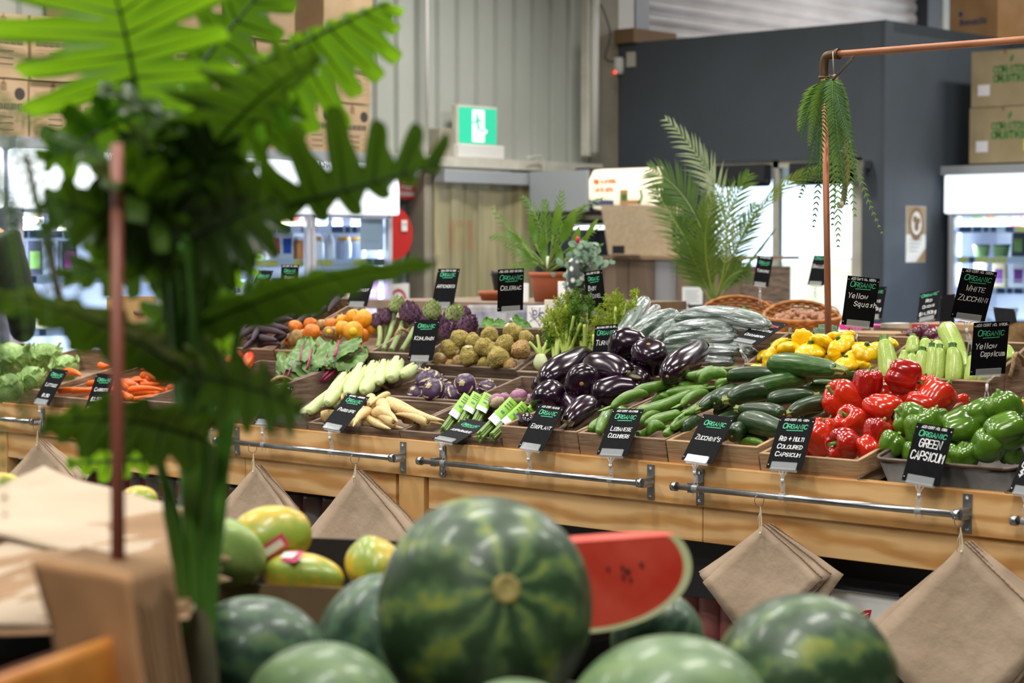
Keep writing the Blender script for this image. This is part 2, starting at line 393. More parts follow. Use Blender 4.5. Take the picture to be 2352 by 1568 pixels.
# room of dark blue board standing in the hall, with its bright glazed doorway
K = 11.3; wz0, wz1, wx0, wx1 = .12, 2.02, -8.5, -7.2
wallbox('wall_blue_left', (-9.3, K, 0), (wx0, K+.1, 2.91), 'blue_wall')
wallbox('wall_blue_right', (wx1, K, 0), (-7.03, K+.1, 2.91), 'blue_wall')
wallbox('wall_blue_head', (wx0, K, wz1), (wx1, K+.1, 2.91), 'blue_wall')
wallbox('wall_blue_sill', (wx0, K, 0), (wx1, K+.1, wz0), 'blue_wall')
wallbox('wall_blue_side', (-7.13, K+.1, 0), (-7.03, 13.1, 2.91), 'blue_wall')
wallbox('wall_blue_rear', (-7.03, 13.0, 0), (-3.2, 13.1, 2.91), 'blue_wall')
wallbox('trim_4', (-7.035, K-.012, 0), (-7.02, K, 2.91), 'blue_wall')
f = MB()
for a, b in (((wx0, K+.02, wz1-.05), (wx1, K+.07, wz1)), ((wx0, K+.02, wz0), (wx1, K+.07, wz0+.05)), ((wx0, K+.02, wz0), (wx0+.05, K+.07, wz1)), ((wx1-.09, K+.02, wz0), (wx1, K+.07, wz1)), ((-7.93, K+.02, wz0), (-7.88, K+.07, wz1))):
    f.box([(p+q)/2 for p, q in zip(a, b)], [abs(q-p) for p, q in zip(a, b)])
win = struct('window_1', f, 'offwhite_steel')
MB().box((-7.85, K+.05, 1.07), (1.2, .006, 1.85)).build('pane', 'fridge_glass', win)
# yard outside the glass: pale ground, a yellow heap, a grey canopy
wallbox('ground_outside', (-26, K+.2, -.12), (-9.6, 40, -.02), 'concrete')
mat('yellow_heap', 'F4EBCB', 'EBDDAE', rough=.8, scale=2)
h = MB(); h.grid(lambda u, v: (-17+7*u, 17+1.0*math.sin(v*math.pi), 1.35*math.sin(min(1, .15+u*1.0)*math.pi/2)*(1-abs(2*v-1)**2)*1.0), 12, 8)
tag(h.build('sand_heap', 'yellow_heap'), 'yellow heap outside the bright glass doorway', 'heap')
mat('sky_grey', 'C7CBD2', rough=.8)
for i, (x, z) in enumerate(((-8.1, 1.93), (-7.46, 1.93))):
    r = MB(); r.box((x-.02, K-.06, z), (.42 if i == 0 else .46, .1, .13)); r.tube([(x-.22, K-.06, z-.06), (x+.2, K-.06, z-.06)], .03, 8)
    tag(r.build('rolled_blind', 'dark_steel', bevel=.01), ('dark rolled blind at the top of the bright doorway, beside the palm' if i == 0 else 'dark rolled blind at the top of the bright doorway, behind the fern'), 'blind')
b = MB(); b.box((-7.18, K-.06, 1.97), (.12, .1, .05)); b.box((-7.15, K-.1, 1.9), (.06, .04, .1))
tag(b.build('blind_bracket', 'steel'), 'steel bracket at the top corner of the bright doorway', 'bracket')
# roller shutter on the shed wall above the blue room
sm = MB(); z = 2.8
pr = []
while z < 4.3: pr += [(0, z), (.02, z+.015), (.03, z+.05), (.02, z+.085), (0, z+.1)]; z += .105
for x, zz in pr: sm.pt((-9.5+x, 11.75, zz)); sm.pt((-9.5+x, 15.75, zz))
for i in range(len(pr)-1): sm.fc((2*i, 2*i+1, 2*i+3, 2*i+2), 0, True)
sm.box((-9.58, 13.8, 3.5), (.06, 4.1, 1.7))
struct('door_1', sm, 'shutter')
wallbox('trim_5', (-9.52, 11.62, 2.6), (-9.38, 11.78, 4.3), 'grey_panel'); wallbox('trim_6', (-9.52, 15.75, 2.6), (-9.36, 15.95, 4.3), 'dark_steel')
wallbox('trim_7', (-9.5, 11.4, 2.6), (-9.42, 11.62, 4.3), 'dark_steel')
wallbox('wall_left_far', (-9.7, 11.3, 2.0), (-9.6, 18.5, 4.3), 'corrugated')
wallbox('wall_blue_roof', (-9.4, K+.1, 2.84), (-7.03, 13.1, 2.91), 'blue_wall')
wallbox('trim_8', (-9.5, 16.0, 2.0), (-9.35, 16.5, 4.3), 'corrugated')

# ---------------------------------------------------------------- things on the walls
def flat(name, label, cat, p, X, Y, w, h, th, m, fn=None, mats=None, parent=None, group=None):
    """a flat panel with centre p, in-plane axes X and Y, thickness th; fn draws on its front"""
    X = V(X).normalized(); Y = V(Y).normalized(); N = X.cross(Y); R = Matrix((X, Y, N)).transposed(); mb = MB(); p = V(p)
    mb.box(p-N*th/2, (w, h, th), R)
    if fn: fn(mb, p+N*.0012, X, Y, N)
    o = mb.build(name, [m]+(mats or []), parent)
    return tag(o, label, cat, group) if parent is None else o
def quad(mb, O, X, Y, x0, x1, y0, y1, m):
    b = len(mb.v)
    for x, y in ((x0, y0), (x1, y0), (x1, y1), (x0, y1)): mb.v.append(O+X*x+Y*y)
    mb.fc((b, b+1, b+2, b+3), m)
def disc(mb, O, X, Y, cx, cy, r, m, n=20, sq=1):
    b = len(mb.v)
    for i in range(n): a = 2*math.pi*i/n; mb.v.append(O+X*(cx+r*math.cos(a))+Y*(cy+r*sq*math.sin(a)))
    mb.fc(list(range(b, b+n)), m)
def ringf(mb, O, X, Y, cx, cy, r0, r1, m, n=24, sq=1):
    b = len(mb.v)
    for i in range(n):
        a = 2*math.pi*i/n
        for r in (r0, r1): mb.v.append(O+X*(cx+r*math.cos(a))+Y*(cy+r*sq*math.sin(a)))
    for i in range(n): j = (i+1) % n; mb.fc((b+2*i, b+2*i+1, b+2*j+1, b+2*j), m)
YH, ZH, XH = V((0, 1, 0)), V((0, 0, 1)), V((1, 0, 0))
# facing +x means X axis = +y, Y axis = +z (normal +x)
# exit sign
ex = onX(1098, 293, -9.16); es = thing('exit_sign', 'illuminated green exit sign with running man on the white wall beam', 'exit sign', (ex.x, ex.y, 2.02))
MB().box((-9.2, ex.y+.02, 2.065), (.12, .44, .09)).build('base_box', 'white_plastic', es, bevel=.008)
MB().box((-9.19, ex.y, 2.235), (.05, .395, .27)).build('sign_frame', 'offwhite_steel', es, bevel=.008)
def exf(mb, O, X, Y, N):
    quad(mb, O, X, Y, -.055, .06, -.105, .105, 1)
    man = [((-.01, .075), .016)]
    disc(mb, O+N*.001, X, Y, -.012, .07, .014, 2)
    for P in ([(-.008, .05), (-.002, .01), (.0, .0)], [(-.005, .045), (.03, .035), (.04, .01)], [(-.008, .047), (-.03, .02), (-.045, .022)], [(0, 0), (.025, -.03), (.055, -.032)], [(0, 0), (-.018, -.045), (-.03, -.09)]):
        ribbon(mb, P, .016 if P[0] != (-.008, .05) else .026, O+N*.001, X, Y, 2)
    disc(mb, O+N*.0006, X, Y, .07, -.035, .014, 1)
flat('sign_face', None, None, (-9.16, ex.y, 2.235), YH, ZH, .36, .235, .006, 'exit_green', exf, ['exit_white', 'exit_green'], es)
tag(MB().box((-9.24, ex.y-.27, 2.11), (.1, .13, .2)).build('control_box', 'beige_steel', bevel=.006), 'small grey box behind the left side of the exit sign', 'box')
c = MB(); p0 = onX(985, 0, -9.2); c.tube([(-9.22, p0.y, 4.28), (-9.22, p0.y, 2.03)], .013, 8)
tag(c.build('wall_conduit', 'white_plastic'), 'thin white conduit running down the grey corrugated wall', 'conduit')
p0 = onX(1352, 180, -9.2); t = thing('tube_light_batten', 'unlit white tube batten standing vertical at the corner column', 'batten', (-9.2, p0.y, 2.05))
MB().box((-9.2, p0.y, 2.95), (.07, .1, 1.75)).build('housing', 'offwhite_steel', t, bevel=.01); MB().tube([(-9.14, p0.y, 3.8), (-9.14, p0.y, 2.1)], .028, 12).build('tube', 'white_plastic', t)
# dangling cable by the column
pts = [onX(x, y, -9.1) for x, y in ((1380, 10), (1392, 40), (1402, 80), (1392, 120), (1391, 135), (1402, 141), (1410, 142))]
tag(MB().tube(smooth_path([tuple(p) for p in pts], 4), .006, 6).build('dangling_cable', 'dark_steel'), 'thin dark cable looping down the beige corner column', 'cable')
tag(MB().tube(smooth_path([tuple(onX(x, y, -9.08)) for x, y in ((1210, 362), (1235, 358), (1248, 366), (1249, 400))], 4), .006, 6).build('white_cable', 'offwhite_steel'), 'thin white cable hanging over the pale wall beam', 'cable')
# white boards at the top by the shutter
wb = MB(); p0 = onX(1433, 40, -9.3); wb.box((-9.3, p0.y, 3.2), (.03, .2, .6)); tag(wb.build('white_board_offcut', 'white_paper'), 'white board leaning upright on the blue room roof', 'board')
wb = MB(); wb.box((-9.2, 11.5, 2.96), (.2, .5, .1)); tag(wb.build('rusty_block', 'print_brown'), 'brown block on the roof edge of the blue room', 'block')
# sensor and plate on the blue wall
p0 = onY(1425, 152, K); s_ = thing('motion_sensor', 'white motion sensor with red light high on the blue wall', 'sensor', (p0.x, K, p0.z-.06))
MB().lathe([(.028, -.062), (.04, -.045), (.043, 0), (.041, .05), (.034, .062)], 16, Matrix.Translation((p0.x, K-.02, p0.z))).build('sensor_body', 'white_plastic', s_)
mat('red_led', 'FF3A28', emit=4); MB().ball((p0.x, K-.062, p0.z-.05), .008, 8, 6).build('indicator_light', 'red_led', s_)
p0 = onY(1452, 137, K); tag(MB().box((p0.x, K-.012, p0.z), (.075, .024, .11)).build('blank_plate', 'offwhite_steel', bevel=.004), 'blank pale plate beside the motion sensor', 'plate')
# hose reel and signs on the galvanised wall
hr = thing('fire_hose_reel', 'red fire hose reel half hidden behind the glass fridge', 'hose reel', (-9.2, 8.83, 1.3))
MB().tube([(-9.42, 8.83, 1.51), (-9.14, 8.83, 1.51)], .02, 10).build('hub', 'steel', hr)
rm = Matrix.Translation((-9.2, 8.83, 1.51)) @ Matrix.Rotation(math.pi/2, 4, 'Y')
MB().lathe([(.15, 0), (.175, .0), (.18, .02), (.18, .08), (.175, .1), (.02, .1)], 36, rm, sm=False).build('reel_drum', 'red_paint', hr)
def lb(mb, O, X, Y, N): write(mb, 'FIRE', O, X, Y, .012, 1, cx=1)
flat('instruction_label', None, None, onX(929, 518, -9.09), YH, ZH, .05, .07, .002, 'white_paper', lb, ['print_black'], hr)
def fs(mb, O, X, Y, N):
    quad(mb, O, X, Y, -.085, .085, -.005, .11, 2)
    write(mb, 'FIRE', O+N*.001, X, Y, .045, 1, cx=1, w=.008); 
    write(mb, 'FIRE', O-Y*.055, X, Y, .03, 1, cx=1, w=.007); write(mb, 'EXTINGUISHER', O-Y*.098, X, Y, .024, 1, cx=1, w=.005, fit=.15)
p0 = onX(932, 415, -9.3); flat('fire_sign', 'red and white fire extinguisher sign under the wall beam', 'sign', (-9.29, p0.y, p0.z), YH, ZH, .19, .24, .004, 'red_sign', fs, ['white_paper', 'red_sign'])
def ns(mb, O, X, Y, N):
    ringf(mb, O, X, Y, 0, .0, .055, .075, 1); quad(mb, O+N*.001, X, Y, -.07, .07, -.016, .016, 1); write(mb, 'STOP', O+N*.002-Y*.01, X, Y, .02, 2, cx=1)
p0 = onX(937, 690, -9.2); flat('round_red_sign', 'white sign with red circle low beside the fridge, above the artichokes', 'sign', (-9.29, p0.y, p0.z), YH, ZH, .2, .22, .004, 'white_paper', ns, ['red_sign', 'white_paper'])
# strip curtain doorway
sd = thing('strip_curtain', 'yellowed clear plastic strip curtain hanging in the wall doorway', 'strip curtain', (-9.15, 9.78, 0))
MB().box((-9.13, 9.77, 1.89), (.1, .98, .085)).build('curtain_rail', 'grey_panel', sd, bevel=.006)
for i in range(7):
    yy = 9.36+i*.135; mb = MB(); mb.grid(lambda u, v: (-9.17+.012*(i % 2)+.014*math.sin(u*math.pi+i), yy+(u-.5)*.17, .02+v*1.84), 6, 4)
    mb.build('plastic_strip', 'pvc_strip', sd)
wallbox('wall_corridor', (-10.8, 9.2, 0), (-10.7, 10.4, 2.3), 'beige_steel')
wallbox('wall_corridor_side', (-10.7, 10.3, 0), (-9.5, 10.4, 2.3), 'beige_steel'); wallbox('wall_corridor_near', (-10.7, 9.1, 0), (-9.5, 9.2, 2.3), 'beige_steel')
p0 = onX(1073, 540, -9.14)
def rs(mb, O, X, Y, N): quad(mb, O, X, Y, -.04, .04, -.03, .05, 1); write(mb, 'STAFF ONLY', O-Y*.08, X, Y, .02, 1, cx=1, fit=.16)
flat('curtain_notice', 'faded red notice seen through the plastic strip curtain', 'notice', (-9.2, p0.y, p0.z), YH, ZH, .23, .2, .004, 'red_sign', rs, ['label_yellow'])
# hanging grey panel and the lit cabinet sign behind the plants
p0, p1 = onY(1220, 408, 10.1), onY(1350, 470, 10.1)
gp_ = ((p0.x+p1.x)/2, 10.1, (p0.z+p1.z)/2), (p1.x-p0.x, .03, .27)
fc = thing('hot_food_cabinet', 'food cabinet with a glowing cream sign on top behind the plants', 'food cabinet', (-8.75, 10.6, 0))
MB().box(*gp_).build('side_panel', 'grey_panel', fc)
cxm = (onY(1368, 430, 10.4).x+onY(1487, 430, 10.4).x)/2; zc = onY(1428, 433, 10.4).z
sec = [(.0, -.14), (.10, -.13), (.15, -.06), (.15, .06), (.10, .13), (.0, .14)]
mb = MB(); x0, x1 = cxm-.24, cxm+.27
for x in (x0, x1):
    for y, z in sec: mb.pt((x, 10.5-y, zc+z))
for i in range(5): mb.fc((i, i+1, 7+i, 6+i), 0, True)
mb.fc((0, 6, 11, 5)); mb.fc(range(6)); mb.fc(range(6, 12))
mb.build('sign_box', 'lightbox', fc)
mb = MB(); mb.box((x0-.06, 10.46, zc), (.12, .26, .29)); mb.box((x0+.25, 10.46, zc-.16), (.6, .3, .03)); mb.build('sign_end_cap', 'black_plastic', fc, bevel=.02)
def hs(mb, O, X, Y, N):
    write(mb, 'High in protein.', O+X*-.2+Y*.035, X, Y, .035, 0, w=.007, fit=.2); write(mb, 'Low in carbs.', O+X*-.19-Y*.02, X, Y, .035, 0, w=.007, fit=.17)
    quad(mb, O, X, Y, .03, .1, -.12, -.01, 1); disc(mb, O+N*.001, X, Y, .068, -.06, .026, 2); quad(mb, O, X, Y, .1, .2, -.11, -.08, 1); ribbon(mb, [(.2, -.1), (.22, -.06), (.21, -.02)], .02, O, X, Y, 2)
mb = MB(); hs(mb, V((cxm, 10.348, zc+.0)), XH, ZH, V((0, -1, 0))); mb.build('sign_print', ['orange_print', 'card_box_orange', 'print_green'], fc)
cbx = cxm-.1
mb = MB(); mb.box((cbx, 10.62, .5), (1.0, .5, 1.0)); mb.box((cbx, 10.86, 1.3), (1.0, .02, .6)); mb.box((cbx-.49, 10.62, 1.3), (.02, .5, .6)); mb.box((cbx+.49, 10.62, 1.3), (.02, .5, .6)); mb.box((cbx, 10.62, 1.6), (1.0, .5, .03)); mb.build('cabinet_body', 'dark_steel', fc)
MB().box((cbx, 10.6, 1.565), (.9, .3, .02)).build('cabinet_light', 'fridge_light', fc)
MB().box((cbx, 10.6, 1.3), (.96, .4, .015)).build('shelf', 'steel', fc)
mb = MB(); p0 = onY(1376, 466, 10.2)
MB().box((p0.x, 10.2, p0.z), (.17, .1, .035)).build('blue_label_strip', 'print_blue', fc)
for i, (dx, zz, s, m) in enumerate(((-.14, 1.33, .14, 'offwhite_steel'), (-.13, 1.44, .12, 'white_paper'), (.03, 1.33, .13, 'card_box_orange'), (-.15, 1.0, .15, 'offwhite_steel'), (.02, 1.0, .16, 'white_paper'))):
    mb = MB(); mb.lathe([(s*.42, 0), (s*.5, s*.08), (s*.5, s*.6), (s*.42, s*.72), (s*.1, s*.74)], 14, Matrix.Translation((cbx+.25+dx, 10.55, zz+(.01 if zz > 1.2 else 0))))
    o = mb.build('food_tub', m); o['category'] = 'tub'; heap('tubs in the food cabinet', o, 'pale food tub', 'of the lit food cabinet', o.location)
# timber counter and the board screen on it
ct = thing('plank_counter', 'tall counter clad in weathered upright planks behind the cucumbers', 'counter', (-7.6, 9.8, 0))
rx0, rx1 = onY(1340, 600, 9.5).x, onY(1650, 600, 9.5).x; x = rx0; i = 0
mbs = {'plank_grey': MB(), 'plank_blue': MB()}
for wd in (.16, .2, .2, .17, .13, .19, .14): 
    mbs['plank_blue' if i == 3 else 'plank_grey'].box((x+wd/2, 9.52, .68), (wd-.006, .03, 1.35)); x += wd; i += 1
for k, m in mbs.items(): m.build('plank_cladding', k, ct)
mb = MB(); mb.box(((rx0+x)/2, 9.8, .66), (x-rx0-.02, .5, 1.3)); mb.build('counter_body', 'crate_wood_grey', ct)
MB().box(((rx0+x)/2, 9.79, 1.362), (x-rx0+.04, .62, .02)).build('counter_top', 'crate_wood', ct)
q = [onY(*p, 9.58) for p in ((1380, 470), (1562, 472), (1572, 588), (1398, 588))]
mb = MB()
for p in q: mb.pt(p)
for p in q: mb.pt(p+V((0, .02, 0)))
mb.fc((3, 2, 1, 0)); mb.fc((4, 5, 6, 7)); [mb.fc((i, (i+1) % 4, 4+(i+1) % 4, 4+i)) for i in range(4)]
tag(mb.build('board_screen', 'screen_board'), 'plain tan board screen standing on the plank counter', 'board')
p0 = onY(1418, 577, 9.45); mb = MB(); mb.box((p0.x, 9.46, 1.41), (.085, .015, .05)); mb.box((p0.x+.05, 9.44, 1.376), (.22, .07, .006))
tag(mb.build('black_card_holder', 'black_plastic'), 'small black card holder on the plank counter', 'holder')
def nt_(mb, O, X, Y, N):
    for i in range(7): quad(mb, O, X, Y, -.055, .055-.01*(i % 3), .055-i*.011, .058-i*.011, 1)
    disc(mb, O, X, Y, -.025, -.035, .014, 2); disc(mb, O, X, Y, -.05, -.062, .01, 2); quad(mb, O, X, Y, -.0, .045, -.04, -.037, 1); quad(mb, O, X, Y, -.03, .05, -.066, -.06, 1)
p0 = onY(1545, 687, 9.3); flat('certificate', 'white certificate sheet fixed low on the plank counter', 'notice', (p0.x, 9.49, onY(1545, 687, 9.5).z), XH, ZH, .15, .15, .003, 'white_paper', nt_, ['grey_panel', 'print_brown'])
# poster on the side of the blue room
p0 = onX(2103, 538, -7.03)
def po(mb, O, X, Y, N):
    quad(mb, O, X, Y, -.12, .12, .0, .185, 2); disc(mb, O+N*.001, X, Y, 0, .07, .09, 1, sq=1.25); disc(mb, O+N*.002, X, Y, 0, .075, .065, 0, sq=1.2); disc(mb, O+N*.003, X, Y, -.02, .1, .025, 1); disc(mb, O+N*.003, X, Y, .025, .09, .022, 1); disc(mb, O+N*.003, X, Y, 0, .05, .03, 1)
    for i in range(4): quad(mb, O, X, Y, -.08, .08-.02*i, -.04-i*.025, -.034-i*.025, 3)
    b = len(mb.v); [mb.v.append(O+X*x+Y*y) for x, y in ((0, -.185), (.125, -.185), (.125, -.09))]; mb.fc((b, b+1, b+2), 2)
flat('wall_leaflet', 'cream leaflet with a brown round emblem on the blue wall', 'leaflet', (-7.027, p0.y, p0.z), YH, ZH, .25, .375, .003, 'white_paper', po, ['print_brown', 'card_box', 'grey_panel'])

# ---------------------------------------------------------------- glass-door fridges
BOT = {}
def jar(kind, col, capc, s=1):
    """small grocery items: built at the origin, standing on z=0"""
    m1 = mat('goods_'+col, col, rough=.4); m2 = mat('goods_'+capc, capc, rough=.4); mb = MB(); 
    if kind == 'jar': mb.lathe([(.032, 0), (.036, .01), (.036, .075), (.028, .088)], 12, m=0); o = mb.build('glass_jar', m1, origin=(0, 0, 0)); MB().lathe([(.03, .088), (.03, .105), (.0, .105)], 12).build('lid', m2, o)
    elif kind == 'bottle': mb.lathe([(.03, 0), (.034, .01), (.034, .12), (.014, .17), (.014, .19)], 12); o = mb.build('drink_bottle', m1, origin=(0, 0, 0)); MB().lathe([(.017, .19), (.017, .21), (0, .21)], 10).build('cap', m2, o)
    elif kind == 'pack': mb.box((0, 0, .07), (.075, .03, .14), taper=1.05); o = mb.build('food_pack', m1, origin=(0, 0, 0), bevel=.004); MB().box((0, 0, .062), (.05, .0318, .07)).build('label', m2, o)
    elif kind == 'tub': mb.lathe([(.035, 0), (.045, .055), (.047, .057)], 14); o = mb.build('food_tub', m1, origin=(0, 0, 0)); MB().lathe([(.048, .057), (.048, .066), (0, .066)], 14).build('lid', m2, o)
    return o
def fridge(name, label, c, w, d, hgt, facing, shelves, hdr=.30, title=None, goods=None, gname='', y_lo=.15):
    """c = centre of the front at floor level; facing 'x' (opens to +x) or 'y' (opens to -y)"""
    R = Matrix.Rotation(math.pi/2, 3, 'Z') if facing == 'x' else Matrix.Identity(3)   # local: front is -y, width along x
    c = V(c); T = lambda p: c+R@V(p)
    t = thing(name, label, 'fridge', c)
    def bx(nm, p, s, m, par=t, bev=0): mb = MB(); mb.box(T(p), s, R); return mb.build(nm, m, par, bevel=bev)
    mb = MB(); 
    for p, s in (((-w/2+.025, d/2, hgt/2), (.05, d, hgt)), ((w/2-.025, d/2, hgt/2), (.05, d, hgt)), ((0, d/2, hgt-.02), (w-.1, d, .04)), ((0, d/2, .07), (w-.1, d, .14))): mb.box(T(p), s, R)
    mb.build('cabinet', 'fridge_white', t)
    bx('back_panel', (0, d-.03, hgt/2), (w-.1, .03, hgt-.1), 'fridge_inside')
    hb = bx('lit_header', (0, -.03, hgt-hdr/2-.04), (w, .07, hdr), 'fridge_header', bev=.012)
    bx('top_strip', (0, -.03, hgt-.01), (w+.02, .12, .06), 'grey_panel')
    if title:
        mb = MB(); write(mb, title, T((0, -.068, hgt-.075)), R@XH, ZH, .035, 0, w=.007, cx=1, slant=0); mb.build('header_lettering', 'print_blue', t)
    for sx in (-1, 1):
        bx('light_strip', (sx*(w/2-.07), .03, (hgt-hdr)/2), (.018, .02, hgt-hdr-.1), 'fridge_light')
    nd = 2 if w > .9 else 1
    for k in range(nd):
        dw = (w-.06)/nd; xx = -w/2+.03+dw*(k+.5); zz = (hgt-hdr+.1)/2; hh = hgt-hdr-.14
        mb = MB()
        for p, s in (((xx-dw/2+.02, -.02, zz), (.03, .03, hh)), ((xx+dw/2-.02, -.02, zz), (.03, .03, hh)), ((xx, -.02, zz+hh/2-.02), (dw-.05, .03, .04)), ((xx, -.02, zz-hh/2+.02), (dw-.05, .03, .04))): mb.box(T(p), s, R)
        dr = mb.build('glass_door', 'fridge_white', t); bx('glass_pane', (xx, -.02, zz), (dw-.07, .006, hh-.08), 'fridge_glass', dr)
    for si, z in enumerate(shelves):
        sh = bx('shelf', (0, .25, z), (w-.12, .44, .012), 'price_rail', bev=.002)
        bx('price_rail', (0, .02, z-.012), (w-.12, .012, .045), 'price_rail', sh)
        mb = MB(); xx = -w/2+.08
        while xx < w/2-.12:
            tw = rnd.choice((.04, .06, .09)); 
            if rnd.random() < .7: mb.box(T((xx+tw/2, .012, z-.012)), (tw, .004, .034), R, m=0 if rnd.random() < (.45 if si == 1 else .9) else 1)
            xx += tw+.015
        mb.build('price_tab', ['navy_tab', 'yellow_tab'], sh)
        mb = MB()
        for zz in (z+.035, z+.06): mb.tube([T((-w/2+.09, .03, zz)), T((w/2-.09, .03, zz))], .0028, 5)
        for xx in (-w/2+.09, w/2-.09): mb.tube([T((xx, .03, z)), T((xx, .03, z+.06))], .0028, 5); mb.tube([T((xx, .03, z+.06)), T((xx, .3, z+.06))], .0028, 5)
        if si != 1: mb.build('wire_guard', 'white_plastic', sh)
        if goods:
            row = goods[si % len(goods)]; n = len(row)
            for i, (kind, a, b_) in enumerate(row):
                if kind is None: continue
                key = (kind, a, b_); xx = -w/2+.12+(w-.24)*(i+.5)/n
                M = Matrix.Translation(T((xx, .12+rnd.uniform(-.01, .02), z+.007))) @ (R.to_4x4()) @ Matrix.Rotation(rnd.uniform(-.1, .1), 4, 'Z') @ Matrix.Scale(1.28 if kind != 'bottle' or si > 3 else .85, 4)
                o = place(key, lambda: jar(kind, a, b_), M); o['category'] = {'jar': 'jar', 'bottle': 'bottle', 'pack': 'packet', 'tub': 'tub'}[kind]
                cn = CN.get(a, 'pale'); heap('goods on %s of the %s' % (['the top shelf', 'the second shelf', 'the third shelf', 'the lowest shelf', 'the floor shelf', 'the base'][si], gname), o, '%s %s' % (cn, o['category']), 'on the %s shelf of the %s' % (['top', 'second', 'third', 'fourth', 'fifth', 'sixth'][si], gname), M.translation)
    for i, z in enumerate((hgt-hdr-.08,)):
        l = area('fridge_lamp', T((0, .12, z)), w-.2, .1, 44, (.97, .98, 1), (0, 0, math.pi/2 if facing == 'x' else 0)); l.parent = None
    for sx in (-1, 1):
        l = area('fridge_lamp', T((sx*(w/2-.1), .06, .9)), .05, 1.3, 15, (.97, .98, 1), Matrix(((0, 0, 1), (1, 0, 0), (0, 1, 0))).to_euler()); 
        n = (R@V((-sx, .6, 0))).normalized(); l.rotation_euler = (-n).to_track_quat('Z', 'Y').to_euler(); l.data.size, l.data.size_y = 1.3, .05
        l.rotation_euler = (-n).to_track_quat('Z', 'X').to_euler()
    return t
CN = {'D9C89A': 'cream', 'C94B4B': 'red', 'EDEDED': 'white', '2F5FB8': 'blue', 'E8B04A': 'amber', 'C77B3C': 'orange', '7A3A8A': 'purple', 'C2429A': 'pink', '3A3A44': 'dark', '6F8F4A': 'green', 'A8C8B8': 'pale green', 'E8D27A': 'yellow', 'B0B8C8': 'grey'}
W_, P_ = 'EDEDED', 'D9C89A'
g1 = [[('tub', 'C94B4B', W_), ('tub', P_, W_), ('tub', 'C94B4B', W_), ('pack', 'E8D27A', W_), ('pack', 'C94B4B', W_), ('tub', W_, 'C94B4B'), ('bottle', W_, 'B0B8C8'), ('bottle', 'B0B8C8', W_)],
      [('pack', P_, 'E8D27A'), ('pack', P_, 'E8D27A'), ('pack', W_, 'C94B4B'), ('pack', W_, 'C94B4B'), ('pack', W_, '2F5FB8'), ('jar', 'C77B3C', W_), ('jar', W_, 'E8B04A'), ('bottle', W_, 'E8B04A'), ('jar', 'B0B8C8', 'E8B04A'), ('jar', 'B0B8C8', 'E8B04A')],
      [('jar', '3A3A44', 'B0B8C8'), ('jar', '3A3A44', 'B0B8C8'), ('jar', 'B0B8C8', W_), ('jar', 'B0B8C8', '3A3A44'), ('jar', '3A3A44', W_), ('jar', 'C94B4B', W_), ('jar', 'C94B4B', W_), ('jar', 'E8B04A', W_), ('jar', 'C2429A', W_)],
      [('jar', 'E8B04A', W_), ('jar', '3A3A44', W_), ('jar', 'C94B4B', W_), ('jar', 'C94B4B', W_), ('jar', 'C77B3C', W_), ('jar', 'C94B4B', W_)],
      [('bottle', W_, P_), ('bottle', W_, 'C77B3C'), ('bottle', P_, W_), ('bottle', W_, 'C77B3C'), ('bottle', P_, W_), ('bottle', W_, W_), ('bottle', W_, 'C77B3C')]]
fridge('glass_door_fridge', 'glass-door fridge right of the others under the stacked cartons, lit white', (-8.62, 7.68, 0), 1.36, .62, 1.955, 'x', (1.54, 1.345, 1.10, .93, .70), title='KOMBUCHA', goods=g1, gname='fridge under the cartons')
g2 = [[('pack', W_, P_), ('pack', P_, W_), ('pack', W_, '3A3A44'), ('pack', P_, 'E8D27A'), ('pack', '7A3A8A', W_)], [('pack', '3A3A44', '6F8F4A'), ('pack', '3A3A44', 'C2429A'), ('pack', P_, W_), ('pack', '3A3A44', '6F8F4A'), ('pack', '3A3A44', 'C94B4B')], [('tub', P_, W_), None and 0 or ('tub', W_, W_), ('tub', 'B0B8C8', W_)]]
fridge('glass_door_fridge', 'glass-door fridge behind the brown stake, middle of the row', (-8.62, 6.32, 0), 1.28, .62, 1.955, 'x', (1.50, 1.27, 1.0), title='VEGAN', goods=g2, gname='fridge behind the stake')
g3 = [[('bottle', 'A8C8B8', W_), ('bottle', 'A8C8B8', W_), ('bottle', 'A8C8B8', '6F8F4A'), ('bottle', W_, '6F8F4A')]]*3
fridge('glass_door_fridge', 'glass-door fridge at the far left edge with green bottles', (-8.62, 4.98, 0), 1.28, .62, 1.955, 'x', (1.5, 1.27, 1.02), goods=g3, gname='far left fridge')
g4 = [[('pack', 'A8C8B8', '6F8F4A'), ('pack', W_, 'C77B3C'), ('pack', 'A8C8B8', W_), ('pack', 'C94B4B', W_), ('pack', 'A8C8B8', W_), ('pack', W_, '6F8F4A')], [('tub', '6F8F4A', '3A3A44'), ('tub', '6F8F4A', '3A3A44'), ('pack', '3A3A44', '6F8F4A'), ('tub', '6F8F4A', '3A3A44')], [('pack', W_, '7A3A8A'), ('pack', P_, '7A3A8A'), ('pack', W_, '7A3A8A'), ('pack', P_, W_)], [('tub', W_, W_), ('tub', W_, W_), ('tub', 'B0B8C8', W_)]]
g4 = [r_+r_[::-1] for r_ in g4]
fridge('glass_door_fridge', 'glass-door fridge at the right edge beside the blue wall', (-6.29, 12.02, 0), 1.36, .62, 1.955, 'y', (1.56, 1.355, 1.15, .93), goods=g4, gname='right fridge', hdr=.26)
def pst(mb, O, X, Y, N): quad(mb, O, X, Y, -.075, .075, .05, .12, 1); quad(mb, O, X, Y, -.06, .06, -.1, -.09, 1)
p0 = onX(866, 517, -8.58); flat('fridge_notice', 'pale blue and white notice on the door of the fridge under the cartons', 'notice', (-8.625, p0.y, p0.z), YH, ZH, .19, .3, .003, 'white_paper', pst, ['price_rail'])

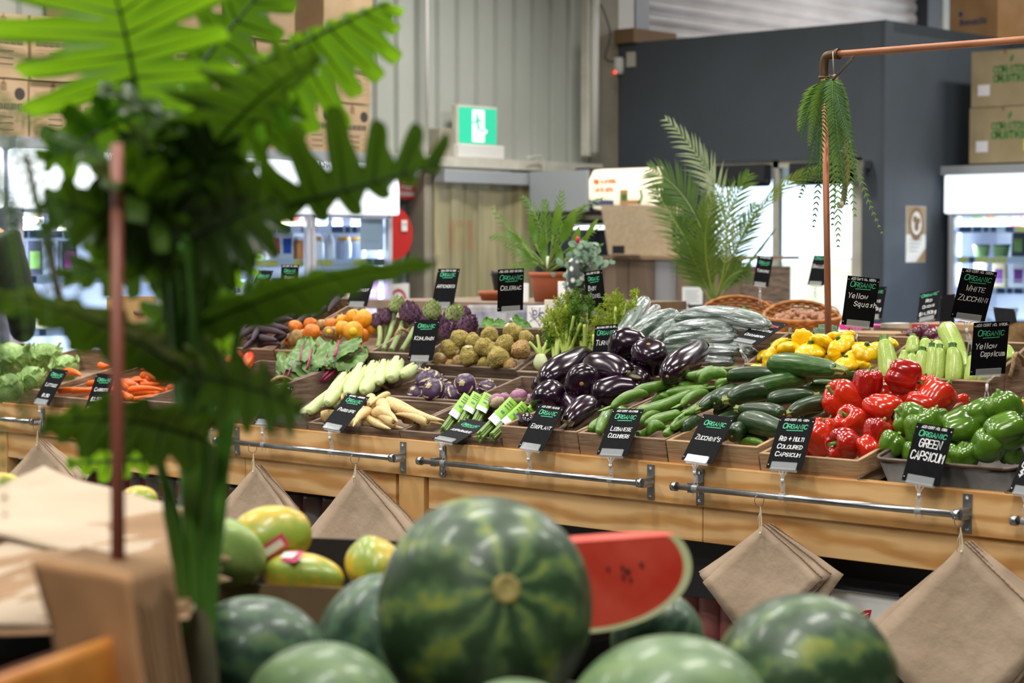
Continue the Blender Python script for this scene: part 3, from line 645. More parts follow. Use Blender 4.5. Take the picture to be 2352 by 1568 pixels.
# ---------------------------------------------------------------- cartons
def carton(label, c, d, m='card_box', facing='x', kind='bottle', group=None, ry=0):
    c = V(c); mb = MB(); R = Matrix.Rotation(ry, 3, 'Z'); mb.box(c+V((0, 0, d[2]/2)), d, R)
    N, X = (XH, YH) if facing == 'x' else (-YH, XH)
    w, h = (d[1], d[2]) if facing == 'x' else (d[0], d[2]); dep = d[0] if facing == 'x' else d[1]
    N = R@N; X = R@X; O = c+N*(dep/2+.001)
    if kind == 'bottle':
        disc(mb, O, X, ZH, w*.33, h*.78, w*.11, 1)
        for i in range(6): quad(mb, O, X, ZH, -w*.4+i*w*.135, -w*.4+i*w*.135+w*.115, h*.53, h*.62, 1); ringf(mb, O+N*.001, X, ZH, -w*.34+i*w*.135, h*.575, w*.02, w*.032, 0, 10)
        for z in (.46, .36, .26, .16): quad(mb, O, X, ZH, -w*.4, w*.4, h*z, h*z+.002, 2)
        for x in (-.4, -.17, .4): quad(mb, O, X, ZH, w*x, w*x+.002, h*.16, h*.46, 2)
        for z in (.40, .30, .20): quad(mb, O, X, ZH, -w*.37, -w*.22, h*z, h*z+.006, 2); quad(mb, O, X, ZH, -w*.12, w*.2, h*z, h*z+.007, 1)
        for i in range(4): quad(mb, O, X, ZH, -w*.4, -w*.12, h*(.74+i*.03), h*(.745+i*.03), 2)
        quad(mb, O, X, ZH, -w*.06, w*.06, h*.82, h*.95, 2)
    elif kind == 'crusties':
        write(mb, 'CORNITOS', O+ZH*h*.6+X*w*.08, X, ZH, h*.115, 1, cx=1, w=h*.03, slant=0, fit=w*.48); write(mb, 'CRUSTIES', O+ZH*h*.44+X*w*.08, X, ZH, h*.115, 1, cx=1, w=h*.035, slant=0, fit=w*.48)
        for a in (-1, 1):
            b = len(mb.v); [mb.v.append(O+X*(w*.08+x*w)+ZH*(h*y)) for x, y in ((0, .76), (.03*a+.02, .84), (.05, .93), (.01, .88))]; mb.fc((b, b+1, b+2, b+3), 1)
        quad(mb, O, X, ZH, -w*.4, -w*.22, h*.2, h*.4, 3); quad(mb, O, X, ZH, w*.3, w*.46, h*.2, h*.4, 4); quad(mb, O+N*.001, X, ZH, w*.32, w*.44, h*.22, h*.34, 3)
        for i in range(5): quad(mb, O+N*.002, X, ZH, w*(.33+i*.022), w*(.34+i*.022), h*.25, h*.32, 2)
    elif kind == 'blue':
        write(mb, 'Bonnanilla', O+ZH*h*.36, X, ZH, h*.1, 5, cx=1, w=h*.02, fit=w*.55)
        quad(mb, O, X, ZH, -w*.3, -w*.22, h*.52, h*.6, 5)
    quad(mb, O, X, ZH, -w*.02, w*.02, h*.93, h*1.0, 2)
    o = mb.build('cardboard_carton', [m, 'print_black' if kind != 'crusties' else 'print_green', 'print_brown', 'label_white', 'label_yellow', 'print_blue'])
    tag(o, label, 'carton', group); return o
zt = 1.96
cols = [(8.29-.305*i, .295) for i in range(11) if i != 5]
for ci, (yy, ww) in enumerate(cols):
    for r in range(2):
        jx = rnd.uniform(-.015, .015)
        o = carton('x', (-9.08+jx, yy, zt+r*.337), (.36, ww, .33)); heap('cartons stacked on the fridges', o, 'brown carton', 'of the stack on the fridges', o.location+V((0, 0, .2)))
for yy, ww, zz, hh in ((8.24, .4, .674, .3), (7.62, .38, .674, .2), (7.1, .34, .674, .36), (6.5, .3, .674, .3)):
    o = carton('x', (-9.06, yy, zt+zz), (.38, ww, hh), kind='plain'); heap('cartons stacked on the fridges', o, 'brown carton', 'of the stack on the fridges', o.location+V((0, 0, .2)))
for r in range(2):
    p0 = onY(2225, 300, 12.0)
    carton('green printed carton on the right fridge, '+('upper of the two' if r else 'lower of the two'), (p0.x+.25+.01*r, 12.22, 1.99+r*.375), (.5, .42, .37), 'card_box_green', 'y', 'crusties', 'green printed cartons on the right fridge')
p0 = onY(2182, 50, 12.5)
c1 = onX(2182, 90, -7.0)
o = carton('orange-brown carton with blue print on the roof of the blue room', (onY(2284, 60, 13.4).x, 13.4, 2.915), (.44, .5, .42), 'card_box_orange', 'y', 'blue', ry=-.15)
wallbox('wall_blue_top', (-7.13, 13.1, 2.81), (-5.6, 14.2, 2.91), 'blue_wall')
mb = MB(); mb.grid(lambda u, v: (-6.35+.9*u, 13.3+.04*math.sin(9*u+5*v), 2.93+.9*v), 12, 10); mb.box((-5.9, 13.6, 3.35), (.85, .5, .85))
tag(mb.build('wrapped_pallet_load', 'plastic_film'), 'clear film-wrapped load on the roof at the top right corner', 'wrapped load')
# ---------------------------------------------------------------- the timber stall
SY = 4.30
st = thing('produce_stall', 'long pine-fronted vegetable stall running across the hall', 'stall', (-4.4, 4.6, 0))
def bd(nm, x0, x1, y0, y1, z0, z1, m, par=st, bev=.002): return MB().box(((x0+x1)/2, (y0+y1)/2, (z0+z1)/2), (x1-x0, y1-y0, z1-z0)).build(nm, m, par, bevel=bev)
for a, b in ((-6.98, -5.195), (-5.192, -3.255), (-3.252, -1.2)): bd('rail_board', a, b, SY, SY+.04, .71, .82, 'pine')
for a, b in ((-6.98, -5.16), (-5.157, -4.435), (-4.29, -3.245), (-3.242, -1.2)): bd('lower_board', a, b, SY+.012, SY+.05, .612, .712, 'pine')
for x in (-6.62, -4.36): bd('post', x-.055, x+.055, SY+.006, SY+.06, 0, .712, 'pine_post')
bd('post', -4.305, -4.287, SY+.03, SY+.1, 0, .712, 'pine_post')
bd('kick_board', -4.28, -1.2, SY+.1, SY+.13, .44, .63, 'black_board'); bd('back_panel', -6.98, -1.2, SY+.62, SY+.65, 0, .8, 'black_board'); bd('lower_shelf', -6.98, -1.2, SY+.12, SY+.6, .28, .31, 'black_board')
mb = MB(); mb.box((-4.1, 4.62, .775), (5.7, .6, .02), Matrix.Rotation(math.radians(12.5), 3, 'X')); mb.build('sloping_deck', 'crate_wood_grey', st)
mb = MB(); mb.box((-4.1, 5.2, .96), (5.7, .6, .02), Matrix.Rotation(math.radians(22), 3, 'X')); mb.build('upper_deck', 'crate_wood_grey', st)
bd('rear_panel', -6.98, -1.2, 5.6, 5.64, 0, 1.02, 'pine_plain')

# rails with brackets
def railset(x0, x1, cap, label):
    t = thing('steel_rail', label, 'rail', (x0, SY, .76)); zc = .765; yc = SY-.045
    mb = MB(); mb.tube([(x0-cap, yc, zc), (x1, yc, zc)], .0085, 14)
    mb.build('rail_tube', 'steel', t)
    for x, flip in ((x0, 0), (x1, 1)):
        mb = MB(); mb.box((x, SY-.002, .765), (.024, .004, .095)); mb.tube([(x, SY-.002, .765), (x, yc+.0, .765)], .012, 12)
        for dz in (-.038, .038): mb.ball((x, SY-.005, .765+dz), .005, 8, 4, sc=(1, .5, 1))
        mb.box((x, SY-.024, .765), (.02, .044, .026))
        mb.build('wall_bracket', 'steel_plate', t, bevel=.001)
        if flip or True: mb = MB(); mb.tube([(x-.012-(cap if not flip else 0), yc, zc), (x+.004-(cap if not flip else 0), yc, zc)], .0125, 14); mb.build('end_cap', 'steel', t)
xs = lambda px, py: onY(px, py, SY).x
for a, b, cap, l in ((onY(-60, 965, SY).x, xs(99, 985), .03, 'steel rail at the far left end of the stall'), (xs(545, 1012), xs(927, 1050), .05, 'steel rail under the Corn and Parsnips cards'), (xs(1018, 1065), xs(1496, 1106), .05, 'steel rail under the Eggplant and Lebanese Cucumbers cards'), (xs(1609, 1125), xs(2223, 1180), .05, 'steel rail under the red and green capsicum cards'), (xs(2400, 1200), xs(2800, 1250), .05, 'steel rail just entering at the right edge')):
    railset(a, b, cap, l)

# ---------------------------------------------------------------- crates; each holds a sloping rim plane for placing its load
CR = {}
def crate(key, label, x0, x1, y0, L, zf, tilt, h, m='crate_wood', rope=None, th=.012, group=None, rail=False):
    T_ = math.radians(tilt); R = Matrix.Rotation(T_, 3, 'X'); o = V((x0, y0, zf)); CR[key] = (x0, x1, y0, zf, math.tan(T_))
    t = thing('wooden_crate', label, 'crate', (x0, y0, zf-h), group); P = lambda x, y, z: o+R@V((x, y, z)); w = x1-x0
    def bx(nm, c, s): mb = MB(); mb.box(P(*c), s, R); mb.build(nm, m, t, bevel=.0015)
    bx('front_board', (w/2, th/2, -h/2), (w, th, h)); bx('back_board', (w/2, L-th/2, -h/2), (w, th, h))
    bx('side_board', (th/2, L/2, -h/2), (th, L-2*th, h)); bx('side_board', (w-th/2, L/2, -h/2), (th, L-2*th, h)); bx('base_board', (w/2, L/2, -h+.006), (w-2*th, L-2*th, .01))
    if rope:
        for sx in rope:
            pts = [P(sx*w+(.012 if sx else -.012)*(1 if i in (0, 6) else 1.6), L*(.34+.32*i/6), -.028+.052*math.sin(math.pi*i/6)) for i in range(7)]
            MB().tube(smooth_path([tuple(p) for p in pts], 3), .006, 8).build('rope_handle', 'rope', t)
    return t
y1, L1 = 4.31, .58
crate('lettuce', 'weathered crate of pale lettuces at the far left', -6.9, -6.33, y1, L1, .88, 12, .1)
crate('carrot', 'weathered crate of loose carrots behind the Carrots card', -6.32, -5.75, y1, L1, .86, 12, .09)
crate('net', 'weathered crate of netted carrots left of the corn', -5.74, -5.31, y1, L1, .872, 12, .1, 'crate_wood_grey')
crate('corn', 'long weathered crate holding husked corn, with rope handles', -5.295, -4.862, y1, L1, .872, 12.3, .1, 'crate_wood_grey', rope=(1, 0))
crate('parsnip', 'shallow dark crate of cream parsnips', -4.842, -4.42, y1, .285, .845, 14, .055, 'crate_wood_grey')
crate('asparagus', 'shallow dark crate of bundled asparagus', -4.416, -4.0, y1, .285, .845, 14, .055, 'crate_wood_grey')
crate('kohlrabi', 'shallow dark crate of purple kohlrabi', -4.842, -4.412, 4.60, .27, .92, 12, .07, 'crate_wood_grey')
crate('turnip', 'dark crate of turnips behind the asparagus', -4.405, -4.0, 4.60, .27, .925, 14, .07, 'crate_wood_grey')
crate('eggplant', 'brown crate heaped with eggplants', -3.99, -3.693, y1, L1, .884, 12.8, .085)
crate('lebanese', 'brown crate of bright green small cucumbers', -3.688, -3.374, y1, L1, .883, 12.8, .085)
crate('zucchini', 'brown crate of dark green zucchini', -3.369, -3.064, y1, L1, .882, 12.8, .085, 'crate_wood_light')
crate('red', 'pale brown crate of red capsicums', -3.058, -2.751, y1, L1, .868, 13.1, .08, 'crate_wood_light')
y2 = 4.90
crate('leaves', 'weathered crate behind the netted carrots', -6.5, -6.1, y2, .5, 1.03, 22, .1)
crate('purple', 'weathered crate of purple carrots', -6.09, -5.70, y2, .5, 1.03, 22, .1, 'crate_wood')
crate('beet', 'weathered crate of golden beetroot with leafy bunches in front', -5.69, -5.19, y2, .34, 1.03, 22, .1, 'crate_wood', rope=(1,))
crate('artichoke', 'weathered crate of purple and green artichokes', -5.18, -4.905, y2, .3, 1.04, 20, .1, 'crate_wood_grey')
crate('celeriac', 'dark wooden crate of knobbly celeriac', -4.89, -4.47, y2, .3, 1.007, 25, .1, 'crate_wood_grey')
crate('fennel', 'dark crate of baby fennel beside the celeriac', -4.464, -4.05, y2, .28, 1.0, 24, .1, 'crate_wood_grey')
crate('continental', 'dark crate of film-wrapped long cucumbers', -4.04, -3.545, y2, .3, 1.045, 20, .1, 'crate_wood')
crate('squash', 'brown crate of yellow button squash', -3.535, -3.07, y2, .25, 1.06, 21, .1, 'crate_wood')
crate('white', 'brown crate of pale green zucchini with a rope on its side', -3.06, -2.712, y2, .27, 1.042, 22, .2, 'crate_wood', rope=(1,))
crate('onions_front', 'brown crate at the right edge behind the yellow capsicum card', -2.66, -2.2, 5.1, .22, 1.04, 18, .12, 'crate_wood')
def cpt(key, px, py, h=0.0):
    x0, x1, y0, zf, k = CR[key]; d = ray(px, py)   # z = zf + h + k (y-y0)
    t = (zf+h-k*y0-CAM.z)/(d.z-k*d.y); return CAM+d*t
# galvanised tins
def tin(label, x0, x1, y0, L, zf, tilt, h):
    T_ = math.radians(tilt); R = Matrix.Rotation(T_, 3, 'X'); o = V((x0, y0, zf)); t = thing('metal_tin', label, 'tin', (x0, y0, zf-h)); w = x1-x0
    P = lambda x, y, z: o+R@V((x, y, z))
    def loop(inset, z, r=.03, n=5):
        out = []
        for cx_, cy_, a0 in ((w-r, r, -90), (w-r, L-r, 0), (r, L-r, 90), (r, r, 180)):
            for i in range(n+1): a = math.radians(a0+90*i/n); out.append(P(cx_+(r-inset)*math.cos(a)+(0), cy_+(r-inset)*math.sin(a), z))
        return out
    mb = MB(); lo_, hi = loop(.02, -h), loop(0, 0); n = len(lo_)
    for p in lo_+hi: mb.pt(p)
    for i in range(n): j = (i+1) % n; mb.fc((i, j, n+j, n+i), 0, True)
    mb.fc(range(n)); 
    o1 = mb.build('tin_body', 'tin_metal', t); sd = o1.modifiers.new('wall', 'SOLIDIFY'); sd.thickness = .002
    MB().tube(hi+[hi[0]], .005, 6).build('rolled_rim', 'tin_rim', t)
    mb = MB()
    for gx in (.15, .6):
        for i in range(3): mb.ball(P(gx*w+.02+i*.021, .011 if 0 else .012, -h*.48), .0042, 8, 4, sc=(1, .3, 1))
    mb.build('vent_hole', 'black_plastic', t)
    w1 = [P(-.035, .12, -.055), P(-.04, .0, -.05), P(-.02, -.02, -.055), P(w*.5, -.024, -.075), P(w+.02, -.02, -.085), P(w+.035, .0, -.08), P(w+.03, .12, -.075)]
    MB().tube(smooth_path([tuple(p) for p in w1], 4), .0028, 6).build('wire_handle', 'tin_rim', t)
    CR['green'] = (x0, x1, y0, zf, math.tan(T_)) if 'green' not in CR else CR['green']
    return t
tin('rusty-rimmed grey metal tin of green capsicums', -2.708, -2.318, 4.315, .5, .877, 13, .08)
tin('rusty-rimmed metal tin cut off at the right edge', -2.295, -1.95, 4.315, .5, .877, 13, .08)

# ---------------------------------------------------------------- price cards and their clear clip holders
mat('card_black', '0D0E11', '121317', rough=.6, scale=60, spec=.08)
mat('chalk_white', 'F2F2F2', rough=.7); mat('chalk_green', '5CD6A0', rough=.7); mat('chalk_red', 'E2686A', rough=.7)
def card(label, pose, lines, s=1.0, holder='rail', hol_label=None, green=True, depth=None):
    x, y, z, a, b_, c = pose; M = Euler((a, b_, c)).to_matrix(); p = V((x, y, z)); X, Z_ = M@XH, M@ZH; N = -(M@YH)
    if depth:  # slide along the line of sight, keeping its look from the stall's front
        k = depth; p = CAM+(p-CAM)*k; s = s*k
    W, H = .105*s, .148*s; mb = MB()
    mb.box(p+Z_*H/2, (W, .0012, H), M); O = p+N*.001
    for ln in lines:
        txt, yy, hh, mi = ln[:4]; opt = ln[4] if len(ln) > 4 else {}
        write(mb, txt, O+X*opt.get('dx', 0)*s+Z_*(H*yy), X, (Z_+X*opt.get('tilt', 0)).normalized(), hh*s, mi, cx=1, caps=opt.get('caps', True), w=opt.get('w', .0022)*s, fit=opt.get('fit', None) and opt['fit']*s, jit=.02, slant=opt.get('sl', .14))
        if opt.get('u'): ribbon(mb, [(-.022*s, 0), (.026*s, .001*s)], .0018*s, O+Z_*(H*yy-.006*s)+N*.0001, X, Z_, mi)
    for sx, sz in ((-.46, .93), (-.46, .07), (.46, .93)): disc(mb, O, X, Z_, W*sx, H*sz, .0014*s, 1, 8)
    o = mb.build('price_card', ['card_black', 'chalk_white', 'chalk_green', 'chalk_red']); tag(o, label, 'price card', 'handwritten black price cards')
    # holder
    t = thing('card_holder', hol_label or 'clear clip under the '+label.split(',')[0].replace('black card reading ', '')+' card', 'card holder', p, 'clear plastic card holders')
    mb = MB(); mb.box(p+Z_*.008*s+N*.004, (.075*s, .004, .02*s), M); mb.box(p-Z_*.003*s+N*.001, (.075*s, .012, .006*s), M); mb.box(p+Z_*.003*s-N*.004, (.075*s, .003, .018*s), M)
    mb.build('clip_jaw', 'clear_plastic', t, bevel=.001)
    mb = MB(); q = p-Z_*.006*s; q2 = q+(V((0, 0, -1))+(-Z_)*.6).normalized()*.02*s
    mb.tube([q+X*.012*s, q2], .0022*s, 6); mb.tube([q-X*.012*s, q2], .0022*s, 6); mb.tube([q, q2], .003*s, 6); mb.build('yoke', 'clear_plastic', t)
    if holder == 'rail':
        base = V((x-.006, SY-.045, .785)); zr = .765
    elif holder == 'short': base = q2+V((0, 0, -.03*s))
    else: base = V(holder)
    d = (base-q2); q3 = q2+d*.35
    MB().tube([q2, q3], .0042*s, 10).build('ball_joint', 'white_plastic', t)
    mb = MB()
    for sx in (-1, 1):
        mb.tube([q3+XH*sx*.003*s, q3+d*.3+XH*sx*.007*s, base+XH*sx*.0045*s, base+V((sx*.007*s, 0, -.02*s)), base+V((sx*.009*s, 0, -.04*s))], .0022*s, 6)
    mb.box(q3+d*.3, (.012*s, .004*s, .01*s)); mb.box(base, (.01*s, .005*s, .008*s))
    if holder == 'rail':
        pts = [V((x-.006, SY-.045+.0105*math.cos(a), .765+.0105*math.sin(a))) for a in [math.radians(k) for k in range(-60, 250, 25)]]
        b0 = len(mb.v)
        for p_ in pts: mb.pt(p_+V((-.009, 0, 0))); mb.pt(p_+V((.009, 0, 0)))
        for i in range(len(pts)-1): mb.fc((b0+2*i, b0+2*i+1, b0+2*i+3, b0+2*i+2), 0, True)
    mb.build('clamp', 'clear_plastic', t)
    return o
G = {'u': 1, 'fit': .07}
def L3(cert, *names, oy=.78, org=True, ny=.52, hh=.0135, **kw):
    L = [(cert, .93, .0055, 1, {'caps': False, 'fit': .072, 'w': .0012})] if cert else []
    if org: L.append(('ORGANIC', oy, .0148, 2, G))
    for i, n in enumerate(names): L.append((n, ny-i*.15, hh, 1, dict(kw)))
    return L
card('black card reading Eggplant, clipped before the eggplant heap', (-3.816, 4.25, .831, -.59, .03, -.09), L3('ACO CERT NO.1248', 'EGGPLANT', ny=.46, fit=.082))
card('black card reading Lebanese Cucumbers', (-3.512, 4.25, .835, -.58, -.02, .05), L3('ACO CERT NO.11908', 'LEBANESE', 'CUCUMBERS', fit=.07))
card("black card reading Zucchini's", (-3.218, 4.25, .838, -.65, .04, -.03), L3('', "ZUCCHINI'S", ny=.46, fit=.082, hh=.015))
card('black card reading Red and Multi Coloured Capsicum', (-2.937, 4.25, .839, -.52, -.01, .08), L3('ACO CERT NO. 4324', 'RED + MULTI', 'COLOURED', 'CAPSICUM', ny=.54, fit=.072, hh=.0125))
card('black card reading Green Capsicum, on the metal tin', (-2.534, 4.249, .834, -.34, .08, -.01), [('ACO CERT NO. 1361', .93, .006, 1, {'caps': False, 'fit': .07, 'w': .0013}), ('ORGANIC', .79, .0145, 2, {'fit': .075}), ('GREEN', .61, .02, 1, {'fit': .06, 'caps': False, 'w': .0028}), ('CAPSICUM', .39, .021, 1, {'fit': .09, 'caps': False, 'w': .0028})])
card('black card cut off by the right edge', (-2.248, 4.251, .83, -.54, .03, -.13), L3('ACO CERT', 'SWEET', 'CAPSICUM', '$9.50kg', ny=.6, fit=.085, hh=.017), hol_label='clear clip cut off by the right edge')
card('black card reading Parsnips, leaning back over its crate', (-4.659, 4.25, .839, -.81, .07, -.02), L3('AUS-QUAL - AOS10023', 'PARSNIPS', fit=.075, ny=.5))
card('black card reading Asparagus, tipped almost flat', (-4.163, 4.25, .832, -1.2, .07, -.05), L3('', 'ASPARAGUS', fit=.082, oy=.72, ny=.46))
card('black card reading Corn, partly behind a dark leaf', (-4.989, 4.25, .834, -.61, -.01, -.02), L3('AUS-QUAL - AOS10154', 'CORN', fit=.05, ny=.45))
card('black card ending in 1.50 each, behind the leaves', (-5.271, 4.27, .828, -.62, .02, -.08), [('ORGANIC', .8, .0135, 2, G), ('$3.00', .5, .0125, 1, {}), ('$1.50ea', .3, .0125, 1, {})])
card('black card reading Carrots 2.50, behind the stake', (-5.951, 4.271, .821, -.43, -.01, .1), [('ORGANIC', .8, .0135, 2, G), ('CARROTS', .54, .0135, 1, {'fit': .07}), ('$2.50kg', .28, .0135, 1, {'fit': .075})])
card('price card at the far left end of the stall', (-6.249, 4.249, .837, -.58, .04, -.01), [('ORGANIC', .8, .0135, 2, G), ('LETTUCE', .5, .0135, 1, {'fit': .07}), ('$1.50', .2, .012, 1, {})])
card('black card reading Kohlrabi, in front of the artichokes', (-4.867, 4.851, 1.024, -.34, -.02, .16), L3('', 'KOHLRABI', oy=.8, ny=.5, fit=.082), holder=(-4.867, 4.885, .972))
card('black card reading Turnips, above the eggplants', (-4.091, 4.902, 1.019, -.2, -.08, -.11), [('BIO FARMS CERT NO. 319', .93, .0055, 1, {'caps': False, 'fit': .085, 'w': .0012}), ('ORGANIC', .78, .016, 2, {'fit': .078}), ('TURNIPS', .56, .016, 1, {'fit': .082}), ('$8.50kg', .2, .0165, 1, {'fit': .08})], holder='short')
card('black card reading Continental Cucumbers, lying flat among them', (-3.56, 4.935, 1.122, -1.14, .1, -.13), [('CONVENTIONAL', .78, .012, 3, {'fit': .08, 'u': 1}), ('CONTINENTAL', .55, .013, 1, {'fit': .082}), ('CUCUMBERS', .3, .013, 1, {'fit': .075})], holder=(-3.545, 4.93, 1.07))
card('black card reading Yellow Squash', (-3.274, 5.119, 1.176, .08, .1, 1.01), [('ACO Cert No. 18554', .93, .007, 1, {'caps': False, 'fit': .08, 'w': .0013}), ('ORGANIC', .79, .0165, 2, {'u': 1, 'fit': .08}), ('Yellow', .56, .0145, 1, {'caps': False, 'dx': -.012}), ('Squash', .4, .0145, 1, {'caps': False, 'dx': .016})], holder=(-3.27, 5.1, 1.11))
card('black card reading White Zucchini', (-2.865, 5.053, 1.207, .3, .12, .92), [('ACO CERT NO. 13334', .94, .0068, 1, {'caps': False, 'fit': .082, 'w': .0013}), ('ORGANIC', .78, .016, 2, {'u': 1, 'fit': .078}), ('WHITE', .57, .0165, 1, {'fit': .055, 'w': .0024}), ('ZUCCHINI', .37, .017, 1, {'fit': .088, 'w': .0024})], holder=(-2.86, 5.06, 1.14))
card('black card reading Yellow Capsicum', (-2.692, 4.858, 1.066, .22, -.04, .98), [('ACO CERT NO. 11908', .92, .007, 1, {'caps': False, 'fit': .09, 'w': .0014}), ('ORGANIC', .74, .0165, 2, {'u': 1, 'fit': .075}), ('Yellow', .5, .014, 1, {'caps': False, 'dx': -.012, 'w': .0024}), ('Capsicum', .35, .014, 1, {'caps': False, 'dx': .01, 'w': .0024, 'fit': .07})], holder=(-2.69, 4.85, .98))
card('black card reading Artichokes', (-5.217, 5.317, 1.193, -.29, -.01, .09), L3('NASAA CERT NO. 3262', 'ARTICHOKES', fit=.085, oy=.8, ny=.5), holder='short')
card('black card reading Celeriac', (-4.712, 5.142, 1.192, .11, -.04, 1.28), [('PRO. CERT. FOOT NCO 3267', .92, .007, 1, {'caps': False, 'fit': .09, 'w': .0013}), ('ORGANIC', .74, .018, 2, {'u': 1, 'fit': .09}), ('CELERIAC', .5, .016, 1, {'fit': .082, 'w': .0024})], holder=(-4.7, 5.16, 1.13))
card('black card reading Baby Fennel', (-4.341, 5.176, 1.187, .07, -.09, -.24), [('NASAA CERT NO. 3262', .93, .006, 1, {'caps': False, 'fit': .075, 'w': .0013}), ('ORGANIC', .78, .014, 2, {'u': 1, 'fit': .062}), ('BABY', .56, .0155, 1, {'dx': -.014}), ('FENNEL', .38, .0155, 1, {'fit': .065})], holder='short')
card('black card reading Beetroot, half behind a long dark leaf', (-5.662, 5.297, 1.188, -.38, 0, .09), L3('NASAA CERT NO. 3262', 'BEETROOT', fit=.08, ny=.42), holder='short')
card('black card reading Purple Carrots', (-6.068, 5.303, 1.199, -.06, 0, 0), [('ACO CERT NO. 12063', .94, .006, 1, {'caps': False, 'fit': .09, 'w': .0013}), ('ORGANIC', .79, .014, 2, {'u': 1, 'fit': .068}), ('PURPLE', .58, .0145, 1, {'fit': .058}), ('CARROTS', .41, .0145, 1, {'fit': .076}), ('$9.00kg', .2, .0145, 1, {'fit': .08})], holder='short')
card('black card reading Organic, tilted among the carrot tops', (-6.291, 5.307, 1.188, -.45, 0, -.07), L3('', 'BUNCH', fit=.06), holder='short')
fk = .85
card('black card reading Turmeric, before the bright doorway', (-5.751, 8.112, 1.230, -.15, .08, -.14), L3('NASAA CERT NO. 3262', 'TURMERIC', fit=.08, oy=.74, ny=.46), depth=fk, holder='short')
card('black card reading Shallots, behind the copper pole', (-5.431, 8.12, 1.237, -.29, .03, -.13), [('ORGANIC', .86, .016, 2, {'fit': .08}), ('SHALLOTS', .58, .018, 1, {'fit': .09})], depth=fk, holder='short')
card('black card mostly hidden behind the Yellow Squash card', (-4.952, 7.871, 1.094, -.25, -.01, -.12), [('ORGANIC', .8, .0145, 2, {'fit': .07}), ('ONIONS', .5, .0145, 1, {}), ('$4.50kg', .25, .0145, 1, {})], depth=fk, holder='short')
card('black card reading Red Onions 14.50', (-4.658, 7.856, 1.091, -.5, -.22, .01), [('ORGANIC', .84, .0155, 2, {'fit': .08}), ('RED', .64, .015, 1, {}), ('ONIONS', .44, .015, 1, {}), ('$14.50kg', .2, .0165, 1, {'fit': .09})], depth=fk, holder='short')
card('blank-looking black card behind the White Zucchini card', (-4.887, 8.423, 1.047, -.12, -.08, -.34), [], depth=.83, holder='short')
card('plain black card at the right edge before the fridge', (-4.599, 8.49, 1.019, -.71, .09, .82), [], depth=.83, holder='short')

# ---------------------------------------------------------------- copper pipe frame
cf = thing('copper_pipe_frame', 'copper pipe frame rising behind the squash and running off to the right', 'pipe frame', (-3.49, 5.3, 1.0))
pb, pe = V((-3.49, 5.3, .9)), V((-3.519, 5.3, 1.99)); MB().tube([pb, pe], .0105, 12).build('upright_pipe', 'copper', cf)
br = onY(2352, 95, 5.3); br = pe+V((0, 0, .025))+(br-(pe+V((0, 0, .02)))).normalized()*1.9
MB().tube([pe+V((.03, 0, .025)), br], .011, 12).build('top_pipe', 'copper', cf)
mb = MB(); mb.tube(smooth_path([tuple(pe-V((0, 0, .045))), tuple(pe), tuple(pe+V((.012, 0, .022))), tuple(pe+V((.055, 0, .025)))], 4), .0145, 12)
mb.tube([pe-V((0, 0, .05)), pe-V((0, 0, .04))], .018, 12); mb.tube([pe+V((.045, 0, .025)), pe+V((.055, 0, .025))], .018, 12); mb.build('elbow_joint', 'brass_dark', cf)
bk = thing('copper_pipe_frame', 'far copper pipe upright at the right edge', 'pipe frame', (br.x, 5.3, .9)); MB().tube([(br.x, 5.3, .9), br], .0105, 12).build('upright_pipe', 'copper', bk)
MB().box((-3.49, 5.3, .9), (.1, .1, .02)).build('foot', 'brass_dark', cf)

